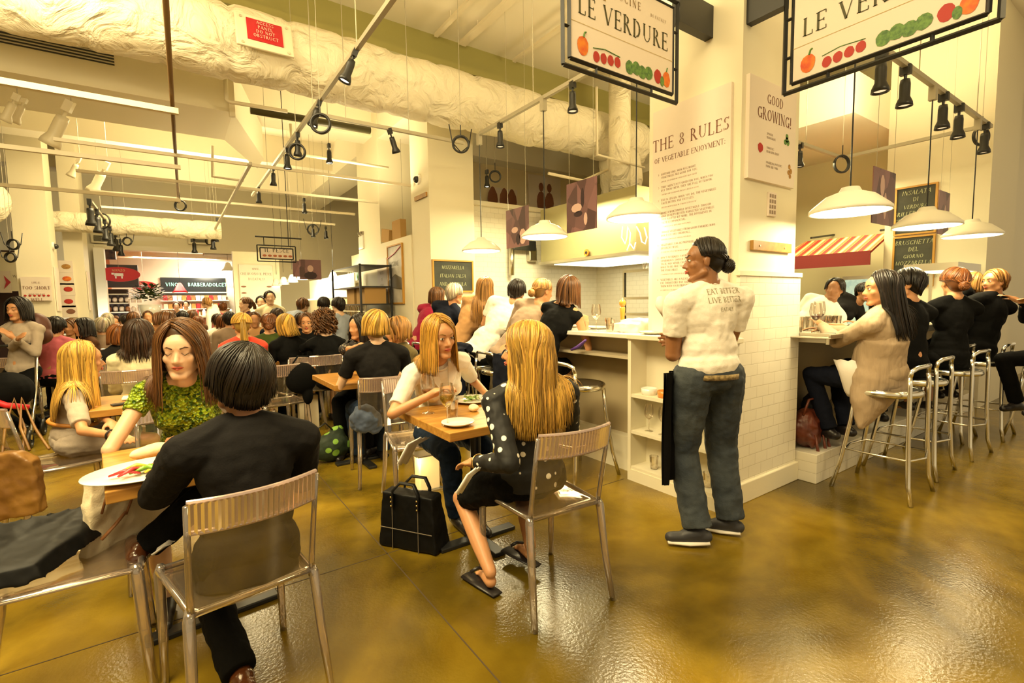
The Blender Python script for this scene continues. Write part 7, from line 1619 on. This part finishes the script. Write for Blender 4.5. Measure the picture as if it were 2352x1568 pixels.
for k in range(3):
    p = at(8+3*k, 700+22*k, 11.5); t = empty('glowing_screen', p, ['uppermost', 'middle', 'lowest'][k]+' of the bluish glowing shapes behind the standing woman', 'screen', world=True); MB().box(p, (.10,.02,.12)).build('screen', mat('screen_blue', (.5,.7,.9), .4, emit=(.6,.8,1.0), estr=1.5), t); MB().cyl((p[0], p[1], 0), (p[0], p[1], p[2]), .012).build('stand', M_black, t)
# lit white strip beside the opening
struct('trim_lit_pier', MB().bb(-1.50, -1.30, 15.6, 15.9, 0, 2.86), M_white)
lamp('pier_light', 'AREA', (-1.1, 14.9, .7), 22, (1,.95,.8), .5, (-1.4,15.6,1.0))
# ------------------------------------------------------------------ far hall
def oval_sign(px, py, w, label, d, txt):
    p = at(px, py, d); t = empty('oval_sign', p, label, 'sign', world=True); n = 32; r = w/2
    pts = [(r*math.cos(2*math.pi*k/n), r*.42*math.sin(2*math.pi*k/n)) for k in range(n)]
    MB().prism(pts, p, (1,0,0), (0,0,1), .04).build('sign_plate', M_red, t)
    mb = text_mb(MB(), txt, (p[0], p[1]-.045, p[2]+r*.16), (1,0,0), (0,0,1), r*.14, .1, 'c', th=0, serif=False); mb.build('lettering', mat('sign_gold', (.7,.45,.2), .5), t)
    MB().box((p[0], p[1]-.045, p[2]-.02*r), (r*.42,.004,r*.16)).box((p[0]-r*.14, p[1]-.045, p[2]-.16*r), (r*.07,.004,r*.16)).box((p[0]+r*.14, p[1]-.045, p[2]-.16*r), (r*.07,.004,r*.16)).box((p[0]-r*.26, p[1]-.045, p[2]+.03*r), (r*.13,.004,r*.11)).build('ox_emblem', M_panel, t)
    MB().cyl((p[0], p[1], p[2]+r*.4), (p[0], p[1], ZC), .004, seg=5).build('wire', M_track, t); return t
oval_sign(273, 630, .86, 'large red oval sign with a white ox hanging in the far opening', 12.2, 'MANZO'); oval_sign(330, 656, .62, 'smaller red oval sign farther in the far opening', 14.2, 'MANZO')
# red cone lamp
p = at(414, 672, 15); pendant(p, 'red cone lamp glowing over the far counter', .42, ZC, 8, False, 'lamps in the far hall', cone=True)
for o in COL.objects:
    if o.name.startswith('shade') and o.parent and o.parent.get('label', '').startswith('red cone'): o.data.materials[0] = M_red
p = at(524, 622, 14); pendant(p, 'glowing white cone lamp at the right of the far opening', .34, ZC, 8, False, 'lamps in the far hall', cone=True)
# jar cabinet
cb = empty('jar_cabinet', (-1.0, 16.6, 0), 'dark cabinet with rows of pale jars at the left of the opening', 'cabinet', world=True)
a, b_ = aty(243, 672, 16.9), aty(292, 722, 16.9); x0, x1 = a[0], b_[0]
CBM = mat('cabinet_dark', (.04,.015,.01), .5); MB().bb(x0-.03, x1+.05, 17.0, 17.3, 0, a[2]+.1).build('case', CBM, cb)
for j in range(4): MB().bb(x0-.03, x1+.05, 16.72, 17.0, 1.02+j*.24, 1.05+j*.24).build('shelf', M_steel, cb)
jm = mat('jar_pale', (.72,.58,.42), .4); jb = mat('jar_brown', (.30,.12,.04), .4)
for j in range(3):
    for k in range(6): tag(MB().lathe([(.001,0),(.05,0),(.055,.1),(.035,.14),(.001,.14)], (x0+.05+.13*k, 16.85, 1.051+j*.24), 10).build('food_jar', jm if j != 1 or k % 3 else jb, smooth=True), 'jar in the rows of the far dark cabinet', 'jar', 'jars in the far cabinet')
MB().bb(x0-.35, x1+.3, 16.9, 17.3, a[2]+.15, a[2]+.75).build('dark_cornice', mat('dark_panel', (.02,.012,.012), .5), cb)
MB().bb(x0-.3, x1-.15, 16.9, 17.2, a[2]+.9, 3.9).build('dark_curtain', mat('dark_lattice', (.01,.01,.02), .6, color2=(.12,.07,.04), vscale=9), cb)
# plant
p = at(344, 702, 12.0); t = empty('potted_plant', (p[0], p[1], 0), 'big leafy plant in a white pot at the entrance of the far hall', 'plant', world=True)
MB().lathe([(.001,0),(.20,0),(.24,.28),(.001,.28)], (p[0], p[1], p[2]-.25), 20).build('pot', M_china, t, smooth=True); MB().cyl((p[0], p[1], 0), (p[0], p[1], p[2]-.25), .2).build('stand', M_black, t)
mb = MB(); rg = random.Random(8)
for k in range(420):
    a = rg.uniform(0, 6.28); e_ = rg.uniform(.1, 1.5); l = rg.uniform(.15, .42); c = vec((p[0]+l*math.cos(a)*math.cos(e_), p[1]+l*math.sin(a)*math.cos(e_), p[2]+.12+l*math.sin(e_))); b_ = nrm((math.cos(a), math.sin(a), rg.uniform(-.4,.6)))
    s_ = nrm(np.cross(b_, (0,0,1)))*.022; mb.add([c, c+b_*.06+s_*1.8, c+b_*.15, c+b_*.06-s_*1.8], [(0,1,2,3)])
mb.build('foliage', mat('plant_dark_green', (.03,.06,.012), .5, color2=(.10,.14,.02), vscale=9), t)
# far counter, windows, shelving of the hall
hc_ = empty('hall_counter', (.6, 18.5, 0), 'long pale counter in the far hall with small wares', 'counter', world=True)
MB().bb(-.6, 2.6, 18.4, 19.0, 0, 1.05).build('counter_base', mat('hall_counter_red', (.35,.12,.06), .6), hc_); MB().bb(-.65, 2.65, 18.35, 19.05, 1.05, 1.1).build('countertop', M_white, hc_)
rg = random.Random(12)
for k in range(16): tag(MB().lathe([(.001,0),(.05,0),(.05,.14),(.02,.2),(.001,.2)], (-.5+.19*k, 18.6, 1.101), 8).build('counter_ware', [jm, jb, M_red, M_china][k % 4], smooth=True), 'small ware in the row on the far hall counter', 'ware', 'wares on the far hall counter')
for k, (a, b_, mm, lab) in enumerate((((368, 645), (520, 676), None, ''),)):
    p, q = aty(368, 643, 21.9), aty(520, 676, 21.9)
    g = MB().bb(p[0], q[0], 21.93, 21.99, q[2], p[2]+.1); struct('window_1', g, mat('night_window', (.02,.025,.03), .15))
    for j in range(3): x = p[0]+.15+(q[0]-p[0])*.33*j; o = empty('shop_lettering', (x, 21.9, p[2]), ['left', 'middle', 'right'][j]+' strip of glowing green window writing in the far hall', 'sign', world=True); mb = text_mb(MB(), ('VINO', 'BARBERA', 'DOLCETTO')[j], (x, 21.9, p[2]-.22), (1,0,0), (0,0,1), .13, .08, 'l', th=0, serif=False, bold=1.3); mb.build('letters', mat('green_neon', (.3,.8,.6), .5, emit=(.35,.9,.65), estr=.8), o)
sw = empty('lit_wall_shelf', (1.0, 21.8, 0), 'brightly lit white wall shelving under the dark window', 'shelf', world=True)
p, q = aty(368, 682, 21.6), aty(528, 745, 21.6)
MB().bb(p[0], q[0], 21.7, 21.9, 0, p[2]).build('back', mat('lit_shelf_back', (.85,.72,.6), .5), sw)
for j in range(4): MB().bb(p[0], q[0], 21.35, 21.7, 1.0+j*.3, 1.03+j*.3).build('shelf', M_white, sw)
for j in range(3):
    for k in range(14): tag(MB().box((p[0]+.15+(q[0]-p[0]-.3)*k/13, 21.5, 1.031+j*.3+.09), (.12,.1,.18)).build('packet', [jb, jm, M_red, M_china, M_yl][(k*3+j) % 5]), 'packet on the lit wall shelving of the far hall', 'packet', 'packets on the far shelving')
struct('trim_hall_beam', MB().bb(-1.7, 3.4, 19.5, 19.7, 2.95, 3.15), M_white)
struct('trim_hall_duct', MB().bb(.9, 2.6, 17.8, 18.6, 3.0, 3.9), mat('hall_duct_grey', (.30,.26,.18), .6))
struct('door_1', MB().bb(2.05, 2.35, 21.85, 21.95, 0, 2.2), M_black)
# black framed extinguisher etc left edge table
# ------------------------------------------------------------------ hangers for fittings that hang free of the tracks
for o, L, k in HANG:
    zt = ZC-L[2]
    if o.rotation_euler.x or o.rotation_euler.y or not k:
        h = MB().cyl((0,0,0), (0,0,1), .004, seg=6).build('hanger_rod', M_track); h.parent = o
        h.matrix_parent_inverse = Matrix.Identity(4)
        M_ = Matrix.Translation(Vector(L)) @ Matrix.Diagonal((1,1,zt,1)); ow = Matrix.LocRotScale(o.location, o.rotation_euler, o.scale)
        h.matrix_basis = ow.inverted() @ M_
    else:
        MB().cyl(L, (L[0], L[1], ZC), .003, seg=6).build('hanger_rod', M_track, o)
for o in list(COL.objects):
    if o.name.startswith('pendant_lamp') and o.get('group', '').startswith(('white cone', 'lamps in')):
        q = o.location; MB().cyl((q.x, q.y, 3.15), (q.x, q.y, ZC), .004, seg=6).build('ceiling_rod', M_black, o)

hl = empty('heat_lamp_shelf', (7.5, 1.8, 1.09), 'pale steel heat lamp frame on the right counter behind the heads', 'warming shelf', world=True)
MB().bb(7.0, 7.9, 1.62, 2.1, 1.66, 1.74).build('canopy', M_steel, hl); MB().bb(7.05, 7.85, 1.67, 2.05, 1.652, 1.659).build('glowing_lamp', mat('heat_glow', (1,.9,.6), .5, emit=(1,.85,.5), estr=2), hl)
for x in (7.02, 7.86):
    for y in (1.64, 2.06): MB().bb(x, x+.03, y, y+.03, 1.09, 1.66).build('post', M_steel, hl)
